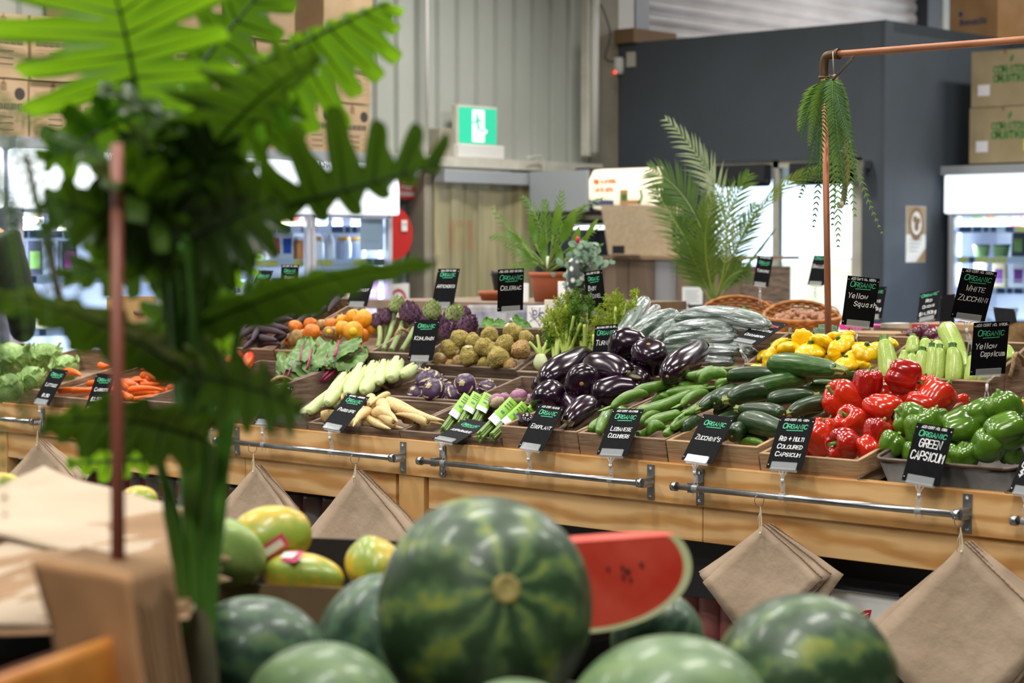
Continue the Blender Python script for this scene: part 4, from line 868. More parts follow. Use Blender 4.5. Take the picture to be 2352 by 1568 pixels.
# ---------------------------------------------------------------- paper bags hanging from the rails
mat('kraft', 'BCA68E', 'AE977F', rough=.85, scale=4, detail=5, bump=.5, bscale=9, bdist=.02)
mat('kraft_light', 'C9B59E', 'BBA58C', rough=.85, scale=4, detail=5, bump=.2, bscale=9, bdist=.02)
mat('kraft_edge', '8A7059', rough=.9)
def bagbundle(label, top, left, bot, right, ring, y0, n=9, spread=.004, gr=1):
    """square paper bags strung at one corner: four picture corners on the plane y=y0"""
    P = [onY(*q, y0) for q in (top, left, bot, right)]; t = thing('paper_bag_bundle', label, 'paper bags', P[0], 'bundles of paper bags hanging from the rails')
    for k in range(n):
        mb = MB(); a = rnd.uniform(-.10, .12)*(1 if k else .2); sh = V((rnd.uniform(-.012, .02)*k/3, 0, rnd.uniform(-.006, .008)*k/3)); dy = .004+k*spread
        def pt(u, v):
            p = P[0]*(1-u)*(1-v)+P[1]*u*(1-v)+P[2]*u*v+P[3]*(1-u)*v
            d = p-P[0]; c, s = math.cos(a), math.sin(a); d = V((d.x*c-d.z*s, 0, d.x*s+d.z*c)); w_ = .009*math.sin(3*u+2*v+1)*(u+v)+.005*noise.noise(V((u*4, v*4, 3)))+.0012*noise.noise(V((u*9, v*9, k)))
            return P[0]+d+sh*(u+v)*1.2+V((0, dy+w_, 0))
        mb.grid(pt, 10, 10)
        # folded serrated edge down the right side
        if k % 3 == 0: mb.grid(lambda u, v: pt(0, v)+V((.002+.005*u*(1 if int(v*40) % 2 else .4), -.002, .002*u)), 1, 40, m=1)
        b = mb.build('paper_bag', ['kraft', 'kraft_edge'], t); sd = b.modifiers.new('paper', 'SOLIDIFY'); sd.thickness = .0008
    rg = onY(*ring, SY-.045); rg.z = .765-.006; mb = MB()
    mb.tube([rg+V((.0, .014*math.sin(a), -.008+.016*math.cos(a))) + V((.005*math.sin(a), 0, 0)) for a in [math.radians(q) for q in range(0, 361, 20)]], .0011, 5, cap=False); mb.build('ring', 'steel', t)
    mb = MB(); r2 = rg+V((.004, 0, -.024)); tp = P[0]+V((0, -.003, -.022))
    for dx in (-.003, .002, .004): mb.tube(smooth_path([tuple(r2), tuple((r2+tp)/2+V((dx, 0, 0))), tuple(tp+V((dx, 0, 0)))], 4), .0009, 5)
    mb.tube([r2+V((0, 0, -.012)), r2+V((-.006, -.002, -.03)), r2+V((-.008, -.002, -.06))], .0008, 5); mb.ball(tp, .004, 8, 6)
    mb.build('twine_loop', 'twine', t)
    return t
yb = SY-.05
bagbundle('brown bag bundle hanging just left of the pine post', (815, 1080), (700, 1250), (838, 1420), (948, 1240), (815, 1050), yb, 8)
bagbundle('narrow-looking brown bag bundle just right of the plant stem', (583, 1068), (500, 1180), (590, 1330), (665, 1180), (580, 1030), yb, 8)
bagbundle('brown bag bundle at the far left behind the pale bag pile', (85, 1010), (5, 1110), (90, 1230), (170, 1100), (85, 975), yb, 8)
bagbundle('small brown bag bundle between the red and green capsicum cards', (1748, 1205), (1614, 1335), (1735, 1480), (1885, 1330), (1744, 1135), yb, 9, .0055)
bagbundle('large brown bag bundle at the right end of the rail', (2210, 1246), (1990, 1468), (2200, 1700), (2420, 1460), (2203, 1195), yb, 9, .0055)

# goods stored under the stall
mat('can_metal', 'A9ACB2', rough=.35, metal=.7); mat('can_label', 'B9C3C9', 'CBB7B4', rough=.5, scale=14); mat('can_red', 'B02436', rough=.5); mat('can_green', '3E7A3A', rough=.5)
def can():
    o = MB().lathe([(.036, 0), (.0375, .003), (.0375, .112), (.036, .115), (.0, .113)], 18).build('food_can', 'can_metal', origin=(0, 0, 0))
    mb = MB(); mb.lathe([(.038, .008), (.038, .107)], 18, mf=lambda a, k: 0); 
    def face(a0, z0, a1, z1, m, rr=.0384):
        b = len(mb.v)
        for i in range(5): a = a0+(a1-a0)*i/4; [mb.v.append(V((rr*math.cos(a), rr*math.sin(a), z))) for z in (z0, z1)]
        for i in range(4): mb.fc((b+2*i, b+2*i+2, b+2*i+3, b+2*i+1), m)
    face(-1.9, .07, -1.5, .1, 2); face(-1.45, .05, -.8, .1, 1); face(-1.9, .03, -1.0, .045, 1, .0386)
    mb.build('label', ['can_label', 'can_red', 'can_green'], o); return o
n = 0; cl = []
for r in range(4):
    for i in range(26):
        x = -6.95+i*.098; 
        if x > -4.44: continue
        M = Matrix.Translation((x+rnd.uniform(-.004, .004), 4.47, .112+.118*r)) @ Matrix.Rotation(rnd.uniform(-.35, .35)-.5, 4, 'Z')
        if r < 2: continue
        o = place('can', can, M); o['category'] = 'can'; heap('food cans under the stall', o, 'tomato can', 'on the dark shelf under the stall', M.translation)
tag(MB().box((-5.7, 4.47, .3), (2.6, .14, .09)).build('can_riser', 'black_board'), 'dark riser board below the stacked tomato cans', 'riser')
mat('pink_jar', 'B5746E', 'A55F5C', rough=.35, scale=6)
for i, (px, py) in enumerate(((1592, 1385), (1640, 1390), (1690, 1395), (1540, 1380))):
    p = onY(px, py, 4.52); mb = MB(); mb.lathe([(.04, -.1), (.045, -.09), (.045, .02), (.036, .05), (.036, .07), (0, .07)], 16, Matrix.Translation(p)); o = mb.build('preserve_jar', 'pink_jar'); o['category'] = 'jar'; heap('pink jars under the stall', o, 'dull pink jar', 'on the shelf under the stall', p)
p0 = [onY(*q, 4.36) for q in ((1906, 1337), (2072, 1358))]
def og(mb, O, X, Y, N):
    b = len(mb.v); [mb.v.append(O+X*x+Y*y) for x, y in ((-.022, .0), (-.018, .02), (0, .03), (.02, .034), (.014, .012), (-.004, .0))]; mb.fc(range(b, b+6), 1); ribbon(mb, [(-.026, -.008), (-.012, .012), (.01, .024)], .002, O+N*.0005, X, Y, 0)
    write(mb, 'Organic', O+X*-.022-Y*.042, X, Y, .022, 2, w=.0016, slant=0)
    write(mb, 'Choice', O+X*-.022-Y*.08, X, Y, .016, 2, w=.0012, slant=0)
o = flat('small_white_sign', 'white acrylic sign with a red leaf low beneath the stall', 'sign', ((p0[0].x+p0[1].x)/2, 4.36, p0[0].z-.09), XH, ZH, .21, .16, .004, 'white_paper', og, ['red_sign', 'print_blue'])
mb = MB(); mb.box(((p0[0].x+p0[1].x)/2, 4.355, p0[0].z-.008), (.215, .016, .008)); mb.build('sign_clip', 'dark_steel', None); tag(bpy.data.objects['sign_clip'], 'dark clip strip along the top of the white leaf sign', 'clip')
# ---------------------------------------------------------------- vegetables
mat('eggplant_skin', '150613', '240B20', rough=.2, scale=1.2, detail=3, coat=.25, spec=.5)
mat('eggplant_calyx', '3A3424', '6A5E3C', rough=.7, scale=6)
mat('scar', 'A88850', '8A6A38', rough=.8, scale=20)
mat('lebanese_skin', '648A28', '3A681A', rough=.3, scale=2.2, stretch=(1, 1, 4), detail=5, coat=.2, ramp=(.3, .75), bump=.15, bscale=7, bdist=.05)
mat('lebanese_dark', '2C5A22', '1C431A', rough=.3, scale=2, stretch=(1, 1, 4), coat=.2)
mat('zucchini_skin', '1C3416', '3E5A2C', rough=.36, scale=5, stretch=(1, 1, 1.2), detail=6, coat=.15, ramp=(.45, .85))
mat('zucchini_green', '2A4E1C', '587E3A', rough=.36, scale=5, stretch=(1, 1, 1.2), detail=6, coat=.15, ramp=(.4, .8))
mat('zucchini_stem', '9AA05C', '6B7A3C', rough=.7, scale=5)
mat('stem_green', '7FA24A', '5E8434', rough=.6, scale=5)
mat('continental_skin', '2F5530', '1E3D24', rough=.4, scale=3, stretch=(2, 2, 1), detail=4)
mat('shrink_wrap', 'B4C0BE', 'E4ECEC', rough=.16, metal=.1, coat=.8, scale=1.6, stretch=(1.4, 1.4, 3), detail=5, ramp=(.4, .62), alpha=(1.1, .12, .82), bump=.45, bscale=1.2, bdist=.12, spec=1)  # silvery glare of the clear film is put into its pale, patchy colour
mat('red_skin', 'BE1C0C', 'CE3A14', rough=.2, scale=.9, detail=2, coat=.5, ramp=(.35, .8))
mat('deepred_skin', '96100E', 'AE1C0E', rough=.2, scale=.9, detail=2, coat=.5)
mat('orange_skin', 'E08A12', 'E8A51E', rough=.25, scale=1, coat=.3)
mat('green_skin', '5C841E', '3C6214', rough=.2, scale=.9, detail=2, coat=.5, ramp=(.35, .75))
mat('squash_skin', 'F6CE16', 'F0BE0C', rough=.25, scale=1.5, coat=.25)
mat('white_zuc_skin', 'B2C866', '98B24C', rough=.3, scale=9, stretch=(1, 1, 5), detail=5, coat=.15)
mat('dark_stem', '4C7A34', '33591F', rough=.6, scale=6)
mat('kohlrabi_skin', '4A2D52', '35203E', rough=.38, scale=1.5, detail=4); mat('kohlrabi_scar', 'D8CBA8', 'B8A884', rough=.7, scale=6)
mat('celeriac_skin', 'D6BE66', '86763A', rough=.75, scale=4.5, detail=8, ramp=(.32, .68), bump=.6, bscale=6, bdist=.06, stretch=(1, 1, 2.4)); mat('celeriac_pale', 'D0AC72', 'A8804A', rough=.8, scale=4, detail=8, ramp=(.35, .65), bump=.6, bscale=6, bdist=.06)
mat('cut_face', 'D9CDB0', 'C2B090', rough=.7, scale=5)
mat('parsnip_skin', 'E3C994', 'CFAE72', rough=.6, scale=3, stretch=(1, 1, 14), detail=5, bump=.25, bscale=5, bdist=.05); mat('parsnip_crown', '9A8048', '7A6A3A', rough=.8, scale=6)
mat('beet_orange', 'E8861A', 'D26E12', rough=.5, scale=1.6, detail=6, c3='8A5A22', ramp=(.3, .6), bump=.2, bscale=4, bdist=.05); mat('beet_gold', 'EDA81E', 'DE8E12', rough=.5, scale=1.8, detail=6, c3='7A5A22', ramp=(.3, .62)); mat('beet_brown', 'B8935A', '8A6A3C', rough=.7, scale=2, detail=6)
mat('gold_cut', 'F2CF2A', 'E6B818', rough=.5, scale=5)
mat('artichoke_purple', '6A4560', '54354C', rough=.6, scale=1.5); mat('artichoke_green', 'A3B070', '84935A', rough=.6, scale=1.5); mat('artichoke_stem', '8E9E66', '74864E', rough=.7, scale=3, stretch=(3, 3, .5))
mat('husk', 'CBD6A0', 'B0C47C', rough=.65, scale=9, stretch=(2.5, 2.5, .35), detail=5, ramp=(.35, .7)); mat('corn_kernel', 'EBCF58', 'D9B23A', rough=.4, kind='voronoi', scale=5)
mat('turnip_purple', 'A8708E', '93587A', rough=.45, scale=1.5); mat('turnip_white', 'E0CFB4', 'CDB48E', rough=.5, scale=2)
mat('asparagus_green', '7E9A4A', '688540', rough=.5, scale=4); mat('asparagus_tip', '66703E', '4E5430', rough=.6, scale=60); mat('sleeve_green', '8CC63A', '84BE30', rough=.45, scale=2); mat('sleeve_white', 'E8ECE6', rough=.45); mat('rubber_band', '5A6878', rough=.6)
mat('fennel_white', 'E4E8C8', 'CBD8A0', rough=.45, scale=3, stretch=(4, 4, .4)); mat('fennel_stalk', 'B9CB68', '9DB84E', rough=.5, scale=3); mat('fennel_frond', 'C2CE42', 'A2B82E', rough=.6, trans=.35, tcol='B6D23A', scale=20); mat('fennel_frond_dark', '6E9A24', '5A8420', rough=.6, trans=.3, scale=20)
mat('beet_leaf', '7A9A54', '547A3A', rough=.45, scale=14, detail=4, trans=.2, tcol='7AA83E'); mat('beet_stem', 'A81E5E', '7E1648', rough=.4, scale=20)
mat('leaf_green', '5A8F2E', '437A22', rough=.45, scale=20, trans=.25, tcol='86BE3A')
mat('purple_carrot', '4A3A44', '3A2C36', rough=.75, scale=3, stretch=(1, 1, 8), detail=6); mat('carrot_skin', 'E8701A', 'DA5E10', rough=.45, scale=3, stretch=(1, 1, 8)); mat('red_net', 'D8382A', 'C42A20', rough=.5, scale=3, kind='wave')
mat('shallot_skin', 'B07C56', '8E5A42', rough=.4, scale=2, stretch=(3, 3, .6), detail=4); mat('onion_red', '5A1E34', '471628', rough=.25, scale=2, stretch=(3, 3, .5), coat=.2)
mat('lettuce', 'A9C67E', '86AE58', rough=.4, scale=8, trans=.2, tcol='C2DE8A'); mat('potato', 'B99868', 'A8855A', rough=.7, scale=4); mat('burlap', '9A7E58', '8A6E4A', rough=.9, scale=60)
mat('leek', '3E5F35', '2E4E2C', rough=.45, scale=10, stretch=(4, 4, .4)); mat('pink_card', 'D83A9A', rough=.5); mat('tomato_red', 'C42A22', rough=.3)

def mframe(loc, zdir, xhint, sc):
    z = V(zdir).normalized(); x = V(xhint); x = x-z*x.dot(z); x = x.normalized() if x.length > 1e-4 else z.orthogonal().normalized(); y = z.cross(x)
    R = Matrix((x, y, z)).transposed(); return Matrix.Translation(loc) @ R.to_4x4() @ Matrix.Diagonal((*sc, 1))
def bump_verts(mb, b, amp, f, seed):
    for i in range(b, len(mb.v)):
        p = mb.v[i]; mb.v[i] = p*(1+amp*noise.noise(V((p.x*f+seed, p.y*f-seed, p.z*f+seed*2))))
def longproto(name, m, prof, bend=0, n=20, ribs=0, ribamp=0, seed=0, amp=.05, extra=None):
    """unit radius, z -.5 to .5, bowed towards +x by bend radii"""
    mb = MB(); P = smooth_path(prof, 3)
    mb.lathe(P, n, None, 0, (lambda a, k, r, z: (max(0, r)*(1+ribamp*math.cos(ribs*a)), z)) if ribs else (lambda a, k, r, z: (max(0, r), z)))
    B = lambda z: bend*(1-4*z*z)
    for i, p in enumerate(mb.v): q = V((p.x, p.y, p.z)); w_ = amp*noise.noise(V((q.x+seed, q.y, q.z*3+seed))); mb.v[i] = V((q.x*(1+w_)+B(q.z), q.y*(1+w_), q.z))
    o = mb.build(name, m, origin=(0, 0, 0))
    if extra: extra(o, B)
    return o
def put_long(gkey, noun, where, cr, a, b, r, h, key, maker, up=(0, 1), h2=None, cat=None, over=None):
    """body between two picture points laid on the crate's slope raised by h (m); r in picture pixels"""
    A, B_ = cpt(cr, a[0], a[1], h), cpt(cr, b[0], b[1], h if h2 is None else h2); d = B_-A
    R_ = r*((A+B_)/2-CAM).dot(FF)/FPX; L = d.length+R_*.6
    M = mframe((A+B_)/2, d, img(up[0], up[1]), (R_, R_, L)); o = place(key, maker, M); o['category'] = cat or noun.split()[-1]
    heap(gkey, o, noun, where, (A+B_)/2); return o
def put_ball(gkey, noun, where, cr, c, r, h, axis, key, maker, sc=(1, 1, 1), roll=0, cat=None):
    p = cpt(cr, c[0], c[1], h); R_ = r*(p-CAM).dot(FF)/FPX
    M = mframe(p, img(*axis), img(math.cos(roll), math.sin(roll), .3), (R_*sc[0], R_*sc[1], R_*sc[2])); o = place(key, maker, M); o['category'] = cat or noun.split()[-1]
    heap(gkey, o, noun, where, p); return o

# eggplants
def egg(v):
    def ex(o, B):
        mb = MB(); n = 30
        mb.lathe([(.02, .50), (.2, .499), (.34, .492), (.44, .48)], n, None, 0, lambda a, k, r, z: (r*(1+(.35*k)*max(0, math.cos(5*a))), z-.035*k*max(0, math.cos(5*a))))
        for i, p in enumerate(mb.v): mb.v[i] = V((p.x+B(p.z), p.y, p.z+.012))
        mb.tube([(B(.5), 0, .5), (B(.5)+.05, .05, .56), (B(.5)+.15, .1, .60)], [.16, .12, .14], 8); mb.build('calyx', 'eggplant_calyx', o)
        MB().lathe([(.0, -.507), (.10, -.505), (.13, -.497)], 7, Matrix.Translation((B(-.5), 0, 0))).build('blossom_scar', 'scar', o)
    return longproto('eggplant', 'eggplant_skin', [(0, -.5), (.35, -.49), (.68, -.44), (.92, -.32), (1.0, -.15), (.96, .05), (.85, .24), (.70, .38), (.48, .47), (.2, .5), (0, .5)], [0, .18, .3][v % 3], 28, 3, .015, v*3.1, .1, ex)
EG = [((1255, 876), (1343, 815), 33, .045), ((1356, 848), (1444, 866), 37, .055), ((1408, 804), (1478, 795), 34, .10), ((1536, 862), (1612, 797), 31, .09), ((1366, 908), (1466, 893), 30, .02), ((1362, 936), (1306, 974), 29, .01), ((1218, 972), (1192, 958), 17, -.01),
      ((1420, 890), (1380, 940), 26, -.02), ((1300, 925), (1330, 960), 26, -.02)]
for i, (a, b, r, h) in enumerate(EG): put_long('eggplants', 'glossy dark purple eggplant', 'of the eggplant heap', 'eggplant', a, b, r*1.12, h, 'egg%d' % (i % 3), lambda v=i: egg(v % 3), up=(0, 1), cat='eggplant')
for i, (c, r, h, ax, s) in enumerate([((1339, 876), 40, .05, (.1, .1, -.99), 2.15), ((1488, 824), 41, .09, (.0, -.75, -.5), 1.9), ((1475, 876), 31, .03, (.4, -.1, -.9), 2.0), ((1262, 913), 38, .015, (.3, .5, -.75), 2.2), ((1247, 882), 25, .0, (.2, .3, -.9), 2.0), ((1440, 850), 30, .03, (.2, .3, -.9), 2.0), ((1540, 885), 20, .0, (.2, .3, -.9), 2.0)]):
    put_ball('eggplants', 'glossy dark purple eggplant', 'of the eggplant heap', 'eggplant', c, r*1.06, h, ax, 'egg%d' % (i % 3), lambda v=i: egg(v % 3), (1, 1, s), i*1.3, 'eggplant')

# small bright cucumbers
def leb(v):
    def ex(o, B):
        mb = MB(); mb.tube([(B(.5), 0, .49), (B(.5)+.1, .1, .55), (B(.5)+.3, .3, .66)], [.26, .16, .2], 6); mb.build('stalk', 'stem_green', o)
    return longproto('small_cucumber', 'lebanese_dark' if v == 3 else 'lebanese_skin', [(0, -.5), (.45, -.49), (.8, -.42), (1.0, -.25), (.98, 0), (.95, .22), (.82, .38), (.5, .47), (.15, .5), (0, .5)], [.2, .9, -.5, .1][v], 18, 8, .02, v*2.3, .12, ex)
LB = [((1456, 902), (1540, 882), 13, .05), ((1484, 905), (1406, 935), 12, .055), ((1466, 944), (1584, 900), 15, .045), ((1532, 905), (1622, 893), 12, .04), ((1624, 903), (1566, 930), 11, .035), ((1640, 903), (1575, 949), 11, .04), ((1486, 976), (1560, 950), 14, .02), ((1473, 970), (1516, 952), 11, .015), ((1528, 996), (1560, 962), 12, .01), ((1545, 982), (1590, 956), 11, .02),
      ((1490, 994), (1524, 984), 14, 0), ((1466, 996), (1488, 986), 11, 0), ((1358, 986), (1388, 962), 12, 0), ((1376, 992), (1402, 948), 13, .01), ((1636, 846), (1574, 862), 12, .075), ((1600, 864), (1668, 849), 10, .075), ((1608, 876), (1670, 864), 15, .06), ((1560, 886), (1594, 870), 14, .05), ((1646, 884), (1676, 877), 11, .05), ((1649, 893), (1680, 882), 9, .04), ((1519, 910), (1558, 891), 11, .04), ((1434, 922), (1458, 912), 10, .045),
      ((1524, 942), (1566, 935), 12, .01), ((1420, 935), (1470, 955), 12, .0), ((1440, 960), (1500, 940), 13, -.01), ((1500, 925), (1560, 915), 13, .005), ((1590, 945), (1630, 925), 12, -.005), ((1400, 990), (1450, 975), 13, -.015), ((1560, 905), (1600, 880), 12, .01), ((1540, 870), (1570, 880), 12, .02), ((1600, 895), (1650, 900), 12, .0), ((1700, 1018), (1760, 1024), 9, -.03)]
for i, (a, b, r, h) in enumerate(LB):
    v = 3 if i in (22, 26, 30) else i % 3
    put_long('small cucumbers', 'small bright green cucumber', 'of their heap', 'lebanese' if i < 31 else 'zucchini', a, b, r, h, 'leb%d' % v, lambda v=v: leb(v), cat='cucumber')

# zucchini
def zuc(v, g=False):
    def ex(o, B):
        mb = MB(); mb.lathe([(.50, .455), (.40, .49), (.34, .55), (.38, .60), (.0, .60)], 20, Matrix.Translation((B(.5), 0, 0)), 0, lambda a, k, r, z: (r*(1+.28*math.cos(5*a)), z)); mb.build('stem', 'zucchini_stem', o)
        MB().lathe([(.0, -.512), (.1, -.51), (.16, -.5)], 8, Matrix.Translation((B(-.5), 0, 0))).build('blossom_scar', 'scar', o)
    return longproto('zucchini', 'zucchini_green' if g else 'zucchini_skin', [(0, -.5), (.5, -.49), (.85, -.44), (1.0, -.33), (1.0, -.1), (.93, .12), (.82, .3), (.66, .42), (.55, .47), (.4, .485), (0, .485)], [.15, .35, .25][v], 30, 10, .018, v*1.7, .08, ex)
ZU = [((1774, 838), (1918, 850), 27, .1, 1), ((1676, 866), (1795, 864), 19, .07, 0), ((1726, 896), (1846, 872), 22, .06, 1), ((1645, 925), (1692, 903), 21, .04, 0), ((1756, 901), (1676, 918), 23, .055, 0), ((1692, 896), (1606, 938), 19, .035, 0), ((1796, 952), (1704, 940), 20, .035, 0), ((1766, 922), (1866, 910), 19, .035, 0), ((1893, 924), (1816, 948), 20, .03, 0), ((1710, 968), (1806, 992), 27, .015, 0),
      ((1684, 1001), (1706, 986), 20, 0, 0), ((1563, 990), (1604, 968), 21, 0, 0), ((1866, 888), (1945, 892), 16, .03, 1), ((1870, 872), (1962, 858), 14, .035, 1), ((1700, 960), (1640, 980), 20, -.01, 0), ((1760, 975), (1830, 960), 20, -.01, 0), ((1640, 1000), (1600, 1010), 18, -.02, 0), ((1760, 1005), (1700, 1010), 18, -.03, 0), ((1850, 900), (1800, 890), 20, .01, 0), ((1720, 920), (1780, 930), 20, .0, 0), ((1650, 950), (1700, 930), 18, .0, 0), ((1880, 940), (1830, 960), 17, -.01, 0)]
for i, (a, b, r, h, g) in enumerate(ZU): put_long('zucchini', 'dark green zucchini', 'of the zucchini heap', 'zucchini', a, b, r, h, 'zuc%d%d' % (i % 3, g), lambda v=i, g=g: zuc(v % 3, g), cat='zucchini')

# capsicums
def cap(m, v):
    mb = MB(); n = 3+(v % 2); s = v*1.37; g = .2
    prof = smooth_path([(0.0, .55), (.12, .56), (.26, .70), (.46, .86), (.72, .84), (.93, .6), (1.0, .25), (.97, -.15), (.88, -.5), (.72, -.8), (.5, -.93), (.25, -.88), (0, -.78)][::-1], 3)
    lob = [rnd.uniform(.88, 1.1) for _ in range(n)]
    def fn(a, k, r, z):
        c = abs(math.cos(n*a/2)) ** .7; w_ = lob[int((a/(2*math.pi)*n+.5)) % n]; r = max(0, r)
        rr = r*(1-g+g*c)*(.6+.4*w_)*(1+.06*math.sin(a+s))
        zz = z-(1-c)*.16*min(1, r*1.4)*(1 if z > 0 else -1)*(abs(z) ** 2)
        return rr, zz
    mb.lathe(prof, 44, None, 0, fn)
    for i, p in enumerate(mb.v): mb.v[i] = V((p.x+.10*p.z*math.sin(s), p.y+.08*p.z*math.cos(s), p.z))*(1+.09*noise.noise(V((p.x*1.2+s*5, p.y*1.2, p.z*1.2))))
    o = mb.build('capsicum', m, origin=(0, 0, 0)); st_ = MB(); t = V((.1*.6*math.sin(s), .08*.6*math.cos(s), 0))
    st_.tube([t+V((0, 0, .55)), t+V((.02, 0, .75)), t+V((.1, .05, 1.0)), t+V((.16, .1, 1.08))], [.2, .1, .09, .13], 8); st_.build('stem', 'stem_green', o); return o
RC = [((1937, 920), 45, .05, (-.75, .45, .2), 1.0), ((1990, 884), 36, .085, (.05, .98, .1), 1.05), ((2074, 866), 40, .10, (.75, -.35, .1), .98), ((2026, 944), 42, .045, (.6, -.3, .6), 1.0), ((1953, 970), 38, .03, (-.5, .6, .4), 1.0), ((1938, 1021), 41, .005, (-.85, .2, .4), .92), ((1882, 1009), 38, 0, (-.5, .8, 0), 1.15), ((2018, 996), 36, .02, (.3, .9, -.1), .95), ((2148, 912), 42, .05, (.5, .7, 0), 1.05), ((2079, 908), 31, .045, (.8, .2, .2), .9), ((2040, 912), 33, .04, (.2, .8, .2), 1),
      ((2112, 930), 32, .04, (.85, -.45, .1), 1.1), ((2205, 920), 17, .0, (.9, .1, 0), 1.2), ((1992, 1030), 29, -.005, (.3, -.6, .5), 1), ((1905, 977), 20, 0, (0, 1, 0), 1), ((1889, 986), 26, .0, (0, .7, .5), 1), ((2029, 886), 22, .03, (0, 1, 0), 1), ((2129, 884), 26, .035, (0, 1, .1), 1), ((2060, 960), 30, -.01, (0, 1, 0), 1), ((1980, 940), 34, -.005, (0, 1, 0), 1), ((2090, 920), 32, -.01, (0, 1, 0), 1), ((1850, 1020), 30, -.02, (0, 1, 0), 1)]
for i, (c, r, h, ax, s) in enumerate(RC):
    m = 'deepred_skin' if i in (1, 2, 5, 7) else 'red_skin'; put_ball('red capsicums', 'shiny red capsicum', 'of the red heap', 'red', c, r*1.05, h, ax, m+str(i % 4), lambda m=m, v=i: cap(m, v % 4), (1, 1, s), i*.9, 'capsicum')
GC = [((2094, 966), 44, .04, (-.8, .35, .1), .92), ((2122, 984), 46, .03, (-.3, .85, .1), 1.0), ((2051, 1020), 33, .005, (.55, .75, .2), .85), ((2211, 984), 50, .02, (.9, .1, .1), 1.0), ((2270, 1022), 46, 0, (.1, .93, .35), .82), ((2311, 990), 46, .03, (.85, .4, .1), 1.05), ((2252, 954), 38, .05, (.85, .15, .2), .95), ((2308, 938), 42, .07, (-.3, .6, .1), 1.02), ((2344, 968), 30, .03, (0, 1, 0), 1), ((2155, 960), 26, .03, (0, 1, 0), 1), ((2180, 1000), 34, -.03, (0, 1, 0), .9), ((2320, 1040), 30, -.03, (0, 1, 0), .9), ((2140, 1030), 34, -.025, (.3, .8, .2), .9), ((2215, 1048), 34, -.025, (-.3, .8, .2), .9), ((2100, 1040), 30, -.02, (.2, .8, .1), .9), ((2180, 1050), 30, -.03, (.7, .3, .1), .9)]
for i, (c, r, h, ax, s) in enumerate(GC): put_ball('green capsicums', 'shiny green capsicum', 'in the grey tin', 'green', c, r*1.02, h, ax, 'gcap%d' % (i % 4), lambda v=i: cap('green_skin', v % 4), (1, 1, s), i*1.1, 'capsicum')
for i, (c, r) in enumerate((((2211, 952), 16), ((2346, 934), 20), ((2264, 940), 14))): put_ball('yellow capsicums', 'golden yellow capsicum', 'in the metal tin', 'green', c, r, .0, (0, 1, 0), 'ycap', lambda: cap('orange_skin', 1), (1, 1, 1), i, 'capsicum')

# button squash
def sq(v):
    mb = MB(); P = smooth_path([(0, -.45), (.5, -.44), (.85, -.28), (1.0, -.05), (.93, .15), (.7, .38), (.4, .55), (.18, .6), (0, .6)], 3)
    mb.lathe(P, 40, None, 0, lambda a, k, r, z: (max(0, r)*(1+.06*math.cos(9*a)*math.exp(-((z+.05)/.3)**2)), z+.03*math.cos(9*a)*r)); bump_verts(mb, 0, .1, 1.1, v*3.3)
    o = mb.build('button_squash', 'squash_skin', origin=(0, 0, 0)); MB().lathe([(.24, .55), (.17, .62), (.14, .72), (.17, .76), (0, .76)], 10, None, 0, lambda a, k, r, z: (r*(1+.15*math.cos(5*a)), z)).build('stem', 'dark_stem', o); return o
SQ = [((1842, 778), 22, .05, (.1, .2, -.9)), ((1888, 786), 26, .045, (.3, .9, -.3)), ((1861, 808), 31, .03, (0, .95, .2)), ((1813, 802), 26, .03, (.1, .9, -.3)), ((1795, 790), 18, .03, (-.5, .6, -.3)), ((1783, 798), 20, .02, (-.6, .4, -.3)), ((1770, 826), 27, .02, (-.85, .1, -.3)), ((1918, 811), 24, .03, (.7, .1, .5)), ((1934, 791), 27, .045, (-.5, .7, .3)), ((1961, 822), 23, .02, (.3, -.5, -.4)), ((1944, 838), 27, .015, (-.1, .95, .2)), ((1987, 806), 28, .04, (.1, .75, .5)), ((1920, 775), 19, .04, (.2, .8, -.4)), ((1984, 840), 22, .0, (.2, .8, -.2)), ((1738, 846), 17, -.01, (0, .9, 0)), ((1750, 816), 15, 0, (-.5, .5, 0)), ((1971, 799), 18, .02, (.3, .8, 0)), ((2046, 787), 17, .03, (.3, .8, 0)), ((1815, 788), 15, .01, (0, .9, 0)),
      ((1900, 830), 24, -.02, (0, .9, 0)), ((1850, 835), 24, -.02, (0, .9, 0)), ((1800, 825), 24, -.02, (0, .9, 0)), ((2015, 800), 22, .01, (0, .9, 0)), ((1860, 775), 18, .02, (.5, .8, 0)), ((1950, 768), 16, .01, (0, .9, 0))]
for i, (c, r, h, ax) in enumerate(SQ): put_ball('button squash', 'yellow button squash', 'of the squash heap', 'squash', c, r*1.12, h, ax, 'sq%d' % (i % 3), lambda v=i: sq(v % 3), roll=i, cat='squash')

